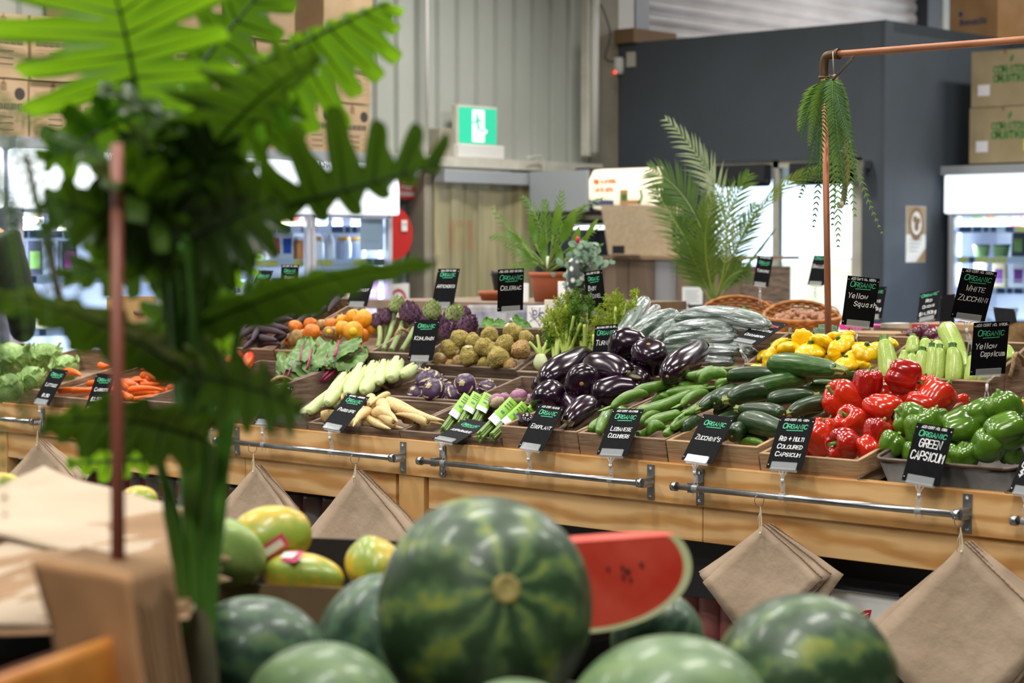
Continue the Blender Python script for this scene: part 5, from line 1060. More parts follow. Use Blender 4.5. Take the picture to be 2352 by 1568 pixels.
# pale green zucchini, standing
def wz(v):
    def ex(o, B):
        MB().lathe([(.5, .455), (.42, .48), (.38, .55), (.44, .60), (0, .60)], 24, Matrix.Translation((B(.5), 0, 0)), 0, lambda a, k, r, z: (r*(1+.16*math.cos(6*a)), z)).build('stem', 'dark_stem' if v else 'stem_green', o)
    return longproto('pale_zucchini', 'white_zuc_skin', [(0, -.5), (.7, -.49), (.95, -.4), (1.0, -.2), (.94, .05), (.82, .28), (.64, .42), (.5, .465), (0, .475)], [.1, .2][v % 2], 30, 6, .04, v*1.9, .06, ex)
WZ = [((2041, 868), (2031, 782), 23, .0), ((2072, 835), (2080, 806), 15, .01), ((2095, 812), (2097, 774), 17, .03), ((2125, 812), (2124, 780), 16, .03), ((2158, 812), (2150, 786), 16, .03), ((2109, 872), (2118, 806), 19, 0), ((2090, 850), (2096, 814), 15, .0), ((2138, 872), (2140, 797), 15, .005), ((2152, 876), (2158, 800), 17, -.005), ((2190, 878), (2188, 799), 21, -.005), ((2172, 752), (2214, 852), 24, .06), ((2231, 878), (2236, 818), 20, -.005), ((2320, 828), (2312, 796), 15, 0), ((2255, 880), (2262, 820), 18, -.01)]
for i, (a, b, r, h) in enumerate(WZ):
    A = cpt('white', a[0], a[1], h-.01); dz = (prj(A)[1]-b[1])/FPX*(A-CAM).dot(FF); 
    B_ = onY(b[0], b[1], A.y+(.01 if i != 10 else .02)+.25*abs(dz)); A_ = A
    if i == 10: A_, B_ = onY(2214, 850, 5.02), onY(2172, 752, 5.12); A_, B_ = B_, A_; A_, B_ = A_, B_
    R_ = r*(A-CAM).dot(FF)/FPX; d = B_-A_; M = mframe((A_+B_)/2, d if i != 10 else d, img(1, 0), (R_, R_, d.length+R_*.2)); v = i % 2
    o = place('wz%d' % v, lambda v=v: wz(v), M); o['category'] = 'zucchini'; heap('pale zucchini', o, 'pale green zucchini', 'of the upright group', (A_+B_)/2)

# kohlrabi
def kohl(v):
    mb = MB(); rr = random.Random(v); sc_ = []
    for i in range(11): th = i*2.4+v; z0 = .65-1.2*(i/11)+rr.uniform(-.06, .06); sc_.append((th, z0, rr.uniform(.5, .8), rr.uniform(.05, .075)))
    def mf(a, k):
        z = -math.cos(math.pi*k); 
        for th, z0, w_, t in sc_:
            da = (a-th+math.pi) % (2*math.pi)-math.pi
            if abs(da) < w_ and abs(z-(z0+.28*da*(.6)-.25*(da/w_)**2*.3)) < t*(1-(da/w_)**2)*1.3: return 1
        return 0
    K = 44; prof = [(math.sin(math.pi*i/K), -math.cos(math.pi*i/K)*.86) for i in range(K+1)]
    mb.lathe(prof, 72, None, 0, lambda a, k, r, z: (r, z), mf=mf); bump_verts(mb, 0, .08, 1.3, v*2.1)
    o = mb.build('kohlrabi', ['kohlrabi_skin', 'kohlrabi_scar'], origin=(0, 0, 0)); cb = MB()
    cb.lathe([(.28, .80), (.24, .9), (.0, .92)], 12)
    for i in range(6): a = i*1.05; cb.tube([(.2*math.cos(a), .2*math.sin(a), .8), (.3*math.cos(a), .3*math.sin(a), .98)], [.06, .04], 6)
    cb.build('cut_crown', 'kohlrabi_scar', o); return o
for i, (c, r, h, ax) in enumerate([((986, 876), 33, .03, (-.2, .9, .2)), ((998, 897), 29, .02, (-.5, .5, .7)), ((955, 904), 21, 0, (-.3, .6, .6)), ((1067, 884), 28, .03, (-.2, .2, .8)), ((1028, 891), 16, .0, (.2, .6, .2)), ((1044, 908), 25, 0, (.5, .4, .7)), ((1120, 893), 23, 0, (.3, .8, .1)), ((1010, 880), 22, -.02, (0, 1, 0)), ((1090, 900), 20, -.02, (0, 1, 0))]):
    put_ball('kohlrabi', 'purple kohlrabi', 'of its crate', 'kohlrabi', c, r, h, ax, 'kohl%d' % (i % 3), lambda v=i: kohl(v % 3), roll=i, cat='kohlrabi')
def turn(v):
    mb = MB(); K = 16; prof = [(math.sin(math.pi*i/K), -math.cos(math.pi*i/K)*.82) for i in range(K+1)]; mb.lathe(prof, 24, mf=lambda a, k: 0 if k < .47+.04*math.sin(3*a) else 1); mb.tube([(0, 0, -.8), (0, .02, -1.1), (.05, .03, -1.5)], [.12, .05, .01], 6)
    o = mb.build('turnip', ['turnip_white', 'turnip_purple'], origin=(0, 0, 0)); MB().lathe([(.2, .78), (.15, .9), (0, .9)], 8).build('crown', 'stem_green', o); return o
for i, (c, r, h, ax) in enumerate([((1140, 920), 19, .02, (-.3, .5, -.3)), ((1191, 910), 21, .03, (-.2, .9, .1)), ((1160, 912), 13, .01, (.2, .6, .2)), ((1218, 917), 14, .0, (.6, .5, .2)), ((1219, 932), 13, -.02, (.6, -.2, .2)), ((1165, 925), 15, -.02, (0, 1, 0)), ((1195, 928), 15, -.03, (0, -1, .3))]):
    put_ball('turnips', 'purple-topped turnip', 'behind the asparagus', 'turnip', c, r, h, ax, 'turn', lambda: turn(0), roll=i)

# celeriac
def cel(v, pale=False):
    mb = MB(); P = smooth_path([(0, -.9), (.5, -.85), (.9, -.5), (1.0, -.05), (.85, .4), (.6, .75), (.36, .95), (.0, .97)], 5)
    mb.lathe(P, 40, None, 0, lambda a, k, r, z: (max(0, r)*(1+.012*math.sin(z*38+1.5*math.sin(a+v))), z)); bump_verts(mb, 0, .16, 1.6, v*2.7); bump_verts(mb, 0, .05, 5, v)
    o = mb.build('celeriac', 'celeriac_pale' if pale else 'celeriac_skin', origin=(0, 0, 0)); MB().lathe([(.34, .93), (.32, .985), (0, 1.0)], 16).build('cut_face', 'cut_face', o); return o
CE = [((1032, 802), 24, .03, (.8, -.3, .3)), ((1056, 779), 22, .05, (.8, .2, .1)), ((1087, 783), 19, .04, (-.2, .7, -.2)), ((1124, 770), 21, .05, (.3, .5, -.8)), ((1177, 762), 22, .055, (-.6, .7, .3)), ((1208, 776), 18, .045, (.9, 0, .4)), ((1161, 790), 22, .045, (.5, -.4, -.5)), ((1197, 803), 23, .03, (.2, .8, -.5)), ((1112, 797), 22, .045, (.6, .7, .2)), ((1076, 817), 24, .03, (0, .95, .4)), ((1132, 804), 20, .03, (-.3, .8, -.3)), ((1145, 821), 26, .03, (-.1, .8, -.5)), ((1013, 824), 18, .01, (.1, .5, .85)), ((1052, 828), 13, 0, (0, 1, 0)), ((1111, 834), 14, .0, (0, 1, -.3)), ((1171, 838), 17, .0, (.5, .5, 0)), ((1101, 815), 17, .01, (0, 1, 0)), ((1177, 810), 15, .0, (0, 1, 0)), ((1035, 838), 13, -.01, (1, 0, 0)), ((1084, 840), 12, -.01, (1, 0, 0)), ((1140, 842), 12, -.01, (0, 1, 0)), ((1060, 800), 18, 0, (0, 1, 0)), ((1185, 785), 18, .01, (0, 1, 0))]
for i, (c, r, h, ax) in enumerate(CE):
    pl = i in (7, 15, 13, 12, 18); put_ball('celeriac', 'knobbly celeriac root', 'of its crate', 'celeriac', c, r, h, ax, 'cel%d%d' % (i % 3, pl), lambda v=i, pl=pl: cel(v % 3, pl), roll=i, cat='celeriac')

# parsnips: crown end first, then tip
def par(v):
    def ex(o, B): MB().lathe([(.42, -.492), (.3, -.475), (.18, -.47), (.14, -.5), (0, -.5)], 14, Matrix.Translation((B(-.5), 0, 0))).build('crown', 'parsnip_crown', o)
    return longproto('parsnip', 'parsnip_skin', [(0, -.48), (.42, -.495), (.8, -.48), (1, -.42), (.95, -.25), (.72, 0), (.48, .22), (.26, .4), (.1, .49), (0, .5)], [.2, .6, -.4][v], 18, 0, 0, v*2, .16, ex)
PA = [((741, 957), (790, 948), 13, .0), ((845, 945), (812, 978), 13, .03), ((851, 932), (885, 900), 11, .045), ((903, 970), (846, 942), 12, .025), ((981, 971), (905, 952), 11, .02), ((892, 925), (1014, 964), 17, .04), ((890, 918), (958, 942), 9, .045), ((892, 906), (850, 930), 8, .055), ((826, 948), (896, 984), 12, .02), ((838, 973), (880, 978), 12, .0), ((866, 948), (912, 968), 15, .03), ((856, 962), (924, 982), 10, .01), ((948, 955), (1020, 966), 9, .015), ((787, 917), (787, 901), 5, .04), ((852, 914), (866, 936), 13, .04), ((872, 928), (900, 960), 17, .035), ((960, 970), (1016, 975), 7, 0), ((800, 960), (850, 985), 11, -.01), ((930, 960), (970, 980), 12, -.01), ((870, 960), (800, 940), 14, 0), ((900, 940), (960, 960), 14, .01)]
for i, (a, b, r, h) in enumerate(PA): put_long('parsnips', 'cream parsnip', 'of its crate', 'parsnip', a, b, r, h, 'par%d' % (i % 3), lambda v=i: par(v % 3), cat='parsnip')

# corn in the husk
def corn(v):
    mb = MB(); mb.lathe(smooth_path([(0, -.5), (.35, -.5), (.75, -.42), (.98, -.2), (1.0, .05), (.9, .25), (.62, .42), (.35, .47), (0, .47)], 3), 18, None, 0, lambda a, k, r, z: (max(0, r)*(1+.03*math.cos(9*a)), z))
    o = mb.build('corn_cob', 'husk', origin=(0, 0, 0))
    for i in range(6):
        a = i*1.05+v; hl = MB(); Lh = rnd.uniform(.4, .52)
        hl.grid(lambda u, w_: ((1.02+.10*w_*w_)*min(1, .42+2.4*w_)*math.cos(a+(u-.5)*1.5*(1-.55*w_))*(1-.35*max(0, w_-.55)), (1.02+.10*w_*w_)*min(1, .42+2.4*w_)*math.sin(a+(u-.5)*1.5*(1-.55*w_))*(1-.35*max(0, w_-.55)), -.5+w_*(.5+Lh)+.015*math.sin(u*20+i)), 6, 12); hl.build('husk_leaf', 'husk', o)
    if v % 2 == 0: MB().lathe([(.78, .28), (.74, .4), (.5, .5), (.2, .56), (0, .57)], 16).build('kernels', 'corn_kernel', o)
    sk = MB()
    for i in range(8): a = i*.8; sk.tube([(.1*math.cos(a), .1*math.sin(a), .47), (.3*math.cos(a), .3*math.sin(a), .56), (.55*math.cos(a+.5), .5*math.sin(a+.4), .6+.02*(i % 3))], .02, 4)
    sk.build('silk', 'husk', o); return o
CO = [((752, 925), (793, 866), 17, .03), ((800, 905), (829, 848), 18, .035), ((836, 898), (862, 860), 17, .03), ((846, 872), (858, 838), 14, .03), ((870, 878), (882, 836), 15, .035), ((898, 868), (912, 834), 19, .035), ((926, 862), (950, 845), 14, .03), ((712, 945), (760, 905), 15, .0), ((690, 955), (730, 930), 13, -.01), ((770, 930), (815, 890), 15, .0), ((815, 910), (850, 880), 15, .0), ((850, 895), (890, 865), 15, .0)]
for i, (a, b, r, h) in enumerate(CO): put_long('corn cobs', 'corn cob in pale green husk', 'of its crate', 'corn', a, b, r, h, 'corn%d' % (i % 4), lambda v=i: corn(v % 4), cat='corn')

# golden beetroot
def beet(v, m='beet_orange', cut=False):
    mb = MB(); mb.lathe(smooth_path([(0, -1.35), (.06, -1.2), (.2, -.95), (.75, -.65), (1.0, 0), (.85, .55), (.45, .82), (.2, .88), (0, .88)], 3), 22); bump_verts(mb, 0, .1, 1.4, v*1.9)
    o = mb.build('golden_beetroot', m, origin=(0, 0, 0))
    if cut: MB().lathe([(.4, .84), (.36, .93), (0, .94)], 16).build('cut_face', 'gold_cut', o)
    else: b_ = MB(); [b_.tube([(.1*math.cos(a), .1*math.sin(a), .84), (.16*math.cos(a), .16*math.sin(a), 1.0+.05*math.sin(3*a))], [.07, .03], 5) for a in (0, 1.3, 2.6, 3.9, 5.2)]; b_.build('crown', 'beet_brown', o)
    return o
BE = [((679, 752), 18, .03, (.3, .9, 0), 0, 0), ((713, 743), 16, .03, (.5, .5, -.4), 0, 0), ((716, 763), 21, .035, (-.9, .1, .1), 0, 0), ((681, 776), 20, .03, (-.7, .6, .2), 2, 0), ((739, 745), 13, .02, (.2, .8, 0), 2, 0), ((761, 744), 15, .03, (0, 1, 0), 0, 0), ((785, 735), 13, .035, (0, -.9, 0), 1, 0), ((788, 754), 19, .03, (.3, .8, -.3), 1, 0), ((811, 727), 18, .04, (-.6, .6, -.2), 1, 0), ((834, 733), 23, .04, (.6, -.6, -.3), 1, 0), ((811, 762), 24, .035, (.1, .05, .98), 1, 1), ((755, 763), 14, .03, (.1, .2, .95), 2, 1), ((852, 750), 18, .0, (0, 1, 0), 1, 0), ((700, 770), 16, .0, (0, 1, 0), 0, 0), ((770, 765), 18, .0, (0, 1, 0), 2, 0), ((830, 770), 18, .0, (0, 1, 0), 0, 0), ((665, 785), 12, .01, (-.3, -.9, .2), 0, 0)]
for i, (c, r, h, ax, m, cut) in enumerate(BE): put_ball('golden beetroot', 'golden orange beetroot', 'of its crate', 'beet', c, r, h, ax, 'beet%d%d%d' % (m, cut, i % 2), lambda v=i, m=m, cut=cut: beet(v % 2, ['beet_orange', 'beet_gold', 'beet_brown'][m], cut), roll=i, cat='beetroot')

# artichokes
def art(v, g):
    m = 'artichoke_green' if g else 'artichoke_purple'; mb = MB(); mb.lathe([(0, -.9), (.5, -.85), (.85, -.5), (.9, 0), (.7, .5), (.35, .85), (0, .95)], 20)
    for k in range(9):
        z = -.82+k*.2; rz = [.62, .86, .97, 1.0, .98, .9, .76, .58, .36][k]; n = [9, 10, 10, 10, 9, 9, 8, 6, 4][k]
        for i in range(n):
            a = 2*math.pi*(i+.5*(k % 2))/n+v; hw = 2.6/n
            mb.grid(lambda u, w_: ((rz*(1-.12*w_*w_)+.055+.05*w_)*math.cos(a+(u-.5)*hw*2*(1-w_**2.2)), (rz*(1-.12*w_*w_)+.055+.05*w_)*math.sin(a+(u-.5)*hw*2*(1-w_**2.2)), z+w_*.48-.03*(2*u-1)**2), 4, 5)
    o = mb.build('artichoke', m, origin=(0, 0, 0)); bend = [.25, -.2, .1][v % 3]
    MB().tube([(0, 0, -.8), (bend*.4, 0, -1.6), (bend, .05, -2.6), (bend*1.6, .1, -3.8)], [.3, .25, .24, .27], 10).build('stem', 'artichoke_stem', o); return o
AR = [((863, 738), 17, .04, (-.2, .95, .1), 0), ((888, 727), 18, .05, (.0, .98, 0), 0), ((912, 700), 19, .09, (.25, .95, .1), 1), ((941, 718), 24, .07, (-.1, .95, .15), 0), ((993, 712), 21, .09, (.2, .9, .2), 1), ((1045, 720), 21, .08, (.3, .85, .3), 1), ((1033, 758), 22, .04, (.1, .85, .4), 0), ((1075, 745), 23, .06, (.4, .8, .3), 0), ((1020, 738), 18, .04, (-.2, .9, .1), 0), ((1066, 722), 17, .04, (.2, .9, 0), 0), ((975, 735), 18, .03, (0, 1, 0), 0), ((960, 755), 18, .02, (0, 1, 0), 0)]
CR['artich2'] = (-5.2, -4.4, 4.93, 1.04, .30)
for i, (c, r, h, ax, g) in enumerate(AR): put_ball('artichokes', 'green artichoke' if g else 'purple artichoke', 'above its crate', 'artich2', c, r, h, ax, 'art%d%d' % (i % 3, g), lambda v=i, g=g: art(v % 3, g), roll=i, cat='artichoke')
for a, b, r in (((880, 804), (905, 735), 6), ((898, 806), (925, 742), 7), ((922, 806), (952, 752), 6), ((868, 800), (872, 752), 6)):
    A, B_ = cpt('artich2', *a, .0), cpt('artich2', *b, .03)
    o = MB().tube(smooth_path([tuple(A), tuple((A+B_)/2+V((.006, 0, .004))), tuple(B_)], 4), r*7/FPX, 10).build('artichoke_stalk', 'artichoke_stem'); o['category'] = 'stalk'; heap('cut artichoke stalks', o, 'green artichoke stalk', 'in the artichoke crate', A)

# asparagus bundles
def asp(v):
    o = bpy.data.objects.new('asparagus_bundle', None); COL.objects.link(o); rr = random.Random(v)
    for i in range(9):
        a = i*2.4; q = .85*math.sqrt(i/9); x, y = q*math.cos(a), q*math.sin(a); t = rr.uniform(-.04, .03); mb = MB()
        mb.tube([(x, y, -.5+t), (x*1.0, y, 0), (x, y, .36+t)], [.26, .25, .2], 7)
        mb.lathe([(.2, .33+t), (.27, .38+t), (.22, .44+t), (.08, .5+t), (0, .52+t)], 7, Matrix.Translation((x, y, 0)), 1, lambda a, k, r, z: (r*(1+.15*math.cos(3*a+k*9)), z)); mb.build('spear', ['asparagus_green', 'asparagus_tip'], o)
    mb = MB(); mb.grid(lambda u, w_: (1.25*math.cos(u*math.pi+.0), .75+.5*math.sin(u*math.pi), -.2+w_*.62) if 0 else ((u-.5)*2.3, -1.18-.08*math.cos((u-.5)*3), -.22+w_*.66), 4, 4, mf=lambda u, w_: 1 if w_ < .3 else 0)
    for zz in (.2, .27, .33): quad(mb, V((0, -1.275, 0)), XH, ZH, -.6, .6, zz, zz+.03, 2)
    s = mb.build('paper_sleeve', ['sleeve_green', 'sleeve_white', 'asparagus_tip'], o); s.modifiers.new('paper', 'SOLIDIFY').thickness = .06
    MB().tube([(1.3*math.cos(a), 1.32*math.sin(a), .08) for a in [math.radians(k) for k in range(0, 361, 20)]], .03, 5, cap=False, flat=.4).build('rubber_band', 'rubber_band', o); return o
CR['asp2'] = (-4.4, -4.0, 4.33, .845, .24)
for i, (a, b, r, h) in enumerate([((1018, 988), (1072, 913), 11, .01), ((1058, 975), (1094, 911), 12, .01), ((1090, 972), (1120, 913), 12, .01), ((1100, 1002), (1176, 924), 12, .02), ((1130, 1002), (1203, 933), 11, .02), ((1160, 995), (1224, 938), 10, .0), ((1040, 985), (1085, 940), 11, -.015), ((1120, 998), (1160, 960), 11, -.01)]):
    A, B_ = cpt('asp2', *a, h), cpt('asp2', *b, h+.012); R_ = r*6/FPX; d = B_-A; z = d.normalized(); y = -(CAM-A).normalized(); y = (y-z*y.dot(z)).normalized(); x = y.cross(z)
    M = Matrix.Translation((A+B_)/2) @ Matrix((x, y, z)).transposed().to_4x4() @ Matrix.Diagonal((R_, R_, d.length, 1)); o = place('asp%d' % (i % 2), lambda v=i: asp(v), M); o['category'] = 'asparagus'; heap('asparagus bundles', o, 'green-sleeved asparagus bundle', 'of the shallow crate', (A+B_)/2)

# fennel: bulbs with stalks and feathery tops
def frond(mb, p, d, L, n=8, m=0, dep=0, rr=rnd, w=.0017):
    """feathery spray: thin branching threads"""
    d = V(d).normalized(); x = d.orthogonal().normalized(); y = d.cross(x); tip = p+d*L
    mb.tube([p, tip], [w, w*.5], 3, m, cap=False)
    if dep > 2: return
    for i in range(n):
        t = .15+.8*i/n; a = i*2.4+rr.random(); e = (d*.75+(x*math.cos(a)+y*math.sin(a))*.8).normalized(); frond(mb, p+d*L*t, e, L*(.5-.22*t)*rr.uniform(.8, 1.15), [6, 4, 0][min(dep, 2)], m, dep+1, rr, w*.8)
def fennel(p0, stalks, bulb_r, label_noun):
    t = thing('fennel_bunch', 'x', 'fennel', p0); mb = MB(); mb.lathe(smooth_path([(0, -.9), (.5, -.85), (.95, -.4), (1.0, .1), (.75, .6), (.5, .9), (0, .9)], 3), 16, Matrix.Translation(p0) @ Matrix.Diagonal((bulb_r, bulb_r*.7, bulb_r*1.15, 1)), 0, lambda a, k, r, z: (max(0, r)*(1+.05*math.cos(7*a)), z)); mb.build('bulb', 'fennel_white', t)
    for q, fr, dk in stalks:
        q = V(q); s = p0+V((0, 0, bulb_r*.7)); mid = (s+q)/2+V((0, 0, .004)); MB().tube(smooth_path([tuple(s), tuple(mid), tuple(q)], 4), [.007]*4+[.0055]*4+[.0045], 8).build('stalk', 'fennel_stalk', t)
        if fr: 
            f = MB(); d = (q-s).normalized()
            for k in range(6): frond(f, s+(q-s)*(.4+.12*k), (d+V((rnd.uniform(-.7, .7), rnd.uniform(-.4, .4), rnd.uniform(0, .3)))), fr*rnd.uniform(.8, 1.1))
            frond(f, q, d, fr); tag(f.build('feathery_top', 'fennel_frond_dark' if dk else 'fennel_frond', t), kind='stuff')
    heap('fennel bunches', t, 'feathery baby fennel bunch', 'of the fennel crate', p0)
FY = 5.02
def fp(x, y, dy=0): return onY(x, y, FY+dy)
fennel(fp(1242, 832, -.06), [(fp(1215, 785, -.08), 0, 0), (fp(1234, 769, -.05), 0, 0), (fp(1268, 800), .05, 1), (fp(1262, 775), .05, 1)], .027, '')
fennel(fp(1300, 845, 0), [(fp(1277, 750), .06, 0), (fp(1292, 745), .06, 0), (fp(1302, 740), .05, 0), (fp(1334, 742), .02, 0), (fp(1318, 725), .06, 1)], .025, '')
fennel(fp(1275, 848, -.03), [(fp(1262, 740, .04), .06, 0), (fp(1285, 715, .04), .06, 0), (fp(1300, 700, .05), .05, 0)], .02, '')
fennel(fp(1345, 850, .02), [(fp(1328, 700, .05), .06, 1), (fp(1342, 745), 0, 0), (fp(1350, 715, .06), .06, 1), (fp(1322, 735, .03), .06, 1), (fp(1365, 760, .03), .05, 0)], .022, '')
fennel(fp(1368, 858, -.02), [(fp(1363, 768), 0, 0), (fp(1372, 740, .05), .06, 0)], .018, '')
fennel(fp(1410, 850, .04), [(fp(1414, 705, .1), .06, 0), (fp(1396, 715, .1), .06, 0), (fp(1428, 712, .12), .05, 0), (fp(1436, 697, .14), 0, 0), (fp(1404, 745, .08), .05, 0)], .022, '')
fennel(fp(1432, 850, .08), [(fp(1455, 690, .2), .04, 0), (fp(1444, 725, .15), .05, 0), (fp(1462, 680, .2), .03, 0), (fp(1420, 700, .15), .05, 0)], .02, '')

# film-wrapped cucumbers
def cont(v):
    prof = [(0, -.5), (.4, -.495), (.75, -.47), (.97, -.38), (1, -.1), (1, .15), (.95, .35), (.72, .45), (.4, .485), (0, .49)]; bend = [0.1, .45, .95][v]
    def ex(o, B):
        if v == 3: return
        s = longproto('plastic_wrap', 'shrink_wrap', [(r*1.05+.02, z*1.02) if r else (0, z*1.03) for r, z in prof], bend, 26, 0, 0, v+3, .03); s.parent = o
    return longproto('long_cucumber', 'continental_skin', prof, bend, 22, 5, .02, v, .04, ex)
CC = [((1430, 768), (1482, 690), 16, .03, 0), ((1480, 738), (1510, 706), 10, .02, 0), ((1458, 772), (1552, 724), 17, .035, 1), ((1502, 780), (1556, 742), 15, .02, 0), ((1560, 735), (1766, 752), 18, .075, 2), ((1536, 772), (1684, 768), 17, .05, 2), ((1532, 789), (1690, 777), 14, .04, 1), ((1518, 803), (1698, 806), 13, .02, 0), ((1528, 826), (1684, 829), 13, -.01, 0), ((1660, 752), (1727, 762), 9, .03, 0), ((1640, 800), (1735, 812), 12, .0, 0), ((1560, 745), (1640, 742), 14, .02, 0), ((1630, 790), (1700, 790), 12, .02, 0), ((1450, 800), (1530, 790), 14, -.01, 0)]
for i, (a, b, r, h, v) in enumerate(CC): put_long('wrapped cucumbers', 'film-wrapped long cucumber', 'of the silvery heap', 'continental', a, b, r*1.15, h, 'cont%d' % v, lambda v=v: cont(v), up=(0, 1), cat='cucumber')
# ---------------------------------------------------------------- leafy things, left part of the stall, back stall, potted plants
def bez(P, n):
    P = [V(p) for p in P]; out = []
    for i in range(n+1):
        t = i/n; Q = P[:]
        while len(Q) > 1: Q = [Q[j]*(1-t)+Q[j+1]*t for j in range(len(Q)-1)]
        out.append(Q[0])
    return out
def pinnate(mb, pts, n, Ll, w, side, ang=.75, droop=.3, start=.12, m=0, ms=1, rw=.004, taper=.75, rr=rnd, jit=.08, fold=.3):
    """feather leaf along a curve: midrib plus n pairs of narrow leaflets lying about the plane holding 'side'"""
    pts = [V(p) for p in pts]; K = len(pts)-1; mb.tube(pts, [rw*(1-.75*i/K) for i in range(K+1)], 6, ms)
    side = V(side)
    for i in range(n):
        t = start+(1-start)*(i+.5)/n; f = t*K; k = min(int(f), K-1); p = pts[k].lerp(pts[k+1], f-k); T = (pts[k+1]-pts[k]).normalized()
        s_ = (side-T*side.dot(T)).normalized(); N = T.cross(s_); env = math.sin(math.pi*min(1, (t-start)/(1-start)*.82+.16)) ** .6
        for sg in (-1, 1):
            a = ang*(1-.45*t)+rr.uniform(-jit, jit); L = Ll*env*rr.uniform(.9, 1.08); d = (T*math.cos(a)+s_*sg*math.sin(a)).normalized(); u = d.cross(N).normalized()
            b = len(mb.v); S = 4
            for j in range(S+1):
                q = j/S; ww = w*(.55+.45*math.sin(math.pi*min(1, q*1.1)))*(1-q**3); c = p+d*L*q-N*0+V((0, 0, -droop*L*q*q))
                mb.v.append(c-u*ww/2+N*fold*ww*.5); mb.v.append(c); mb.v.append(c+u*ww/2+N*fold*ww*.5)
            for j in range(S):
                for c in (0, 1): mb.fc((b+3*j+c, b+3*j+c+1, b+3*(j+1)+c+1, b+3*(j+1)+c), m, True)
def broad(mb, base, tip, w, side, arch=.15, m=0, cup=.15, nu=6, nv=12, wav=0):
    base, tip = V(base), V(tip); d = tip-base; L = d.length; T = d.normalized(); s_ = V(side); s_ = (s_-T*s_.dot(T)).normalized(); N = T.cross(s_)
    if N.z < 0: N = -N
    mb.grid(lambda u, v: base+d*v+N*(arch*L*math.sin(math.pi*v)+cup*w*(2*u-1)**2+wav*math.sin(v*22+u*5)*abs(2*u-1)*w)+s_*((u-.5)*w*2*math.sin(math.pi*min(1, v*.97+.02)) ** .75*(1-.25*v)), nu, nv, m)

# beetroot tops: crumpled leaves on magenta stems hanging over the crate front
def crumple(mb, base, tip, w, side, seed, m=0):
    base, tip = V(base), V(tip); d = tip-base; L = d.length; T = d.normalized(); s_ = V(side); s_ = (s_-T*s_.dot(T)).normalized(); N = T.cross(s_)
    if N.y > 0: N = -N
    def f(u, v):
        x = 2*u-1; e = math.sin(math.pi*min(1, .06+v*.94)) ** .6*(1+.08*math.sin(v*30+seed)); p = base+d*v+s_*(x*w*e)
        return p+N*(w*(.28*noise.noise(V((x*2.2+seed, v*4.5, seed)))+.12*noise.noise(V((x*6+seed, v*11, seed)))+.25*abs(x)))+V((0, 0, -.25*w*x*x))
    mb.grid(f, 12, 18, m)
bt = thing('beetroot_bunch', 'bunch of beetroot leaves with magenta stems draped over the corn crate side', 'beetroot bunch', onY(740, 850, 4.75), 'leafy beetroot bunches')
BL_ = [((700, 868), (650, 800), 26, .0), ((720, 862), (690, 790), 28, .01), ((735, 858), (735, 775), 30, .015), ((700, 872), (640, 850), 22, -.01), ((745, 850), (765, 785), 28, .02), ((735, 860), (760, 815), 24, .0), ((770, 845), (845, 795), 30, .02), ((760, 820), (832, 775), 22, .03), ((690, 860), (675, 810), 24, .0), ((665, 868), (652, 815), 18, -.01), ((712, 845), (700, 820), 26, -.015), ((780, 840), (800, 800), 26, .0), ((690, 830), (705, 775), 22, .03), ((750, 840), (725, 800), 22, .02), ((720, 875), (705, 835), 20, -.02), ((780, 850), (840, 815), 20, .0), ((670, 850), (700, 800), 24, .01)]
for i, (a, b, w_, h) in enumerate(BL_):
    A, B_ = onY(a[0], a[1], 4.80-h), onY(b[0], b[1], 4.93-h); mb = MB(); crumple(mb, A, B_, w_*1.45*6.9/FPX, img(1, .1, .3), i*3.7); mb.build('leaf', 'beet_leaf', bt)
    if i % 2 == 0: MB().tube([A+(B_-A)*.0, A+(B_-A)*.45+V((0, -.012, .0)), B_-(B_-A)*.1+V((0, -.006, 0))], [.0035, .003, .0012], 6).build('leaf_rib', 'beet_stem', bt)
for i, (a, b, c) in enumerate((((712, 885), (735, 840), (742, 822)), ((718, 885), (745, 845), (752, 830)), ((728, 884), (755, 850), (775, 835)), ((742, 876), (765, 855), (782, 842)), ((660, 868), (668, 845), (680, 830)), ((650, 870), (655, 850), (664, 830)), ((705, 850), (712, 820), (716, 800)), ((768, 820), (775, 800), (778, 782)))):
    MB().tube(bez([onY(*a, 4.76), onY(*b, 4.77), onY(*c, 4.85)], 8), [.0048]*5+[.0035]*4, 8).build('leaf_stem', 'beet_stem', bt)
# green leaves peeping out behind the celeriac and round the cucumbers
def leafclump(name, label, cat, items, Y, m='leaf_green', wid=16, grp=None):
    p0 = onY(*items[0][0], Y); t = thing(name, label, cat, p0, grp)
    for i, it in enumerate(items):
        A, B_ = onY(*it[0], Y), onY(*it[1], Y+.03); mb = MB(); crumple(mb, A, B_, (it[2] if len(it) > 2 else wid)*(A-CAM).dot(FF)/FPX, img(1, .1, .4), i*2.9+Y); mb.build('leaf', m, t)
    return t
leafclump('leafy_greens', 'bright green leaves behind the celeriac crate', 'leafy greens', [((1130, 765), (1118, 728), 18), ((1115, 765), (1098, 748), 12), ((1150, 765), (1145, 730), 18), ((1165, 765), (1160, 745), 14), ((1190, 760), (1185, 722), 20), ((1205, 765), (1212, 738), 14), ((1175, 765), (1172, 735), 12)], 5.3)
leafclump('herb_sprigs', 'bright green herb leaves just behind the film-wrapped cucumbers', 'herbs', [((1662, 785), (1660, 697), 9), ((1672, 785), (1676, 702), 7), ((1712, 755), (1708, 698), 8), ((1718, 722), (1722, 708), 7), ((1738, 728), (1734, 714), 7), ((1745, 730), (1750, 722), 6)], 5.45)
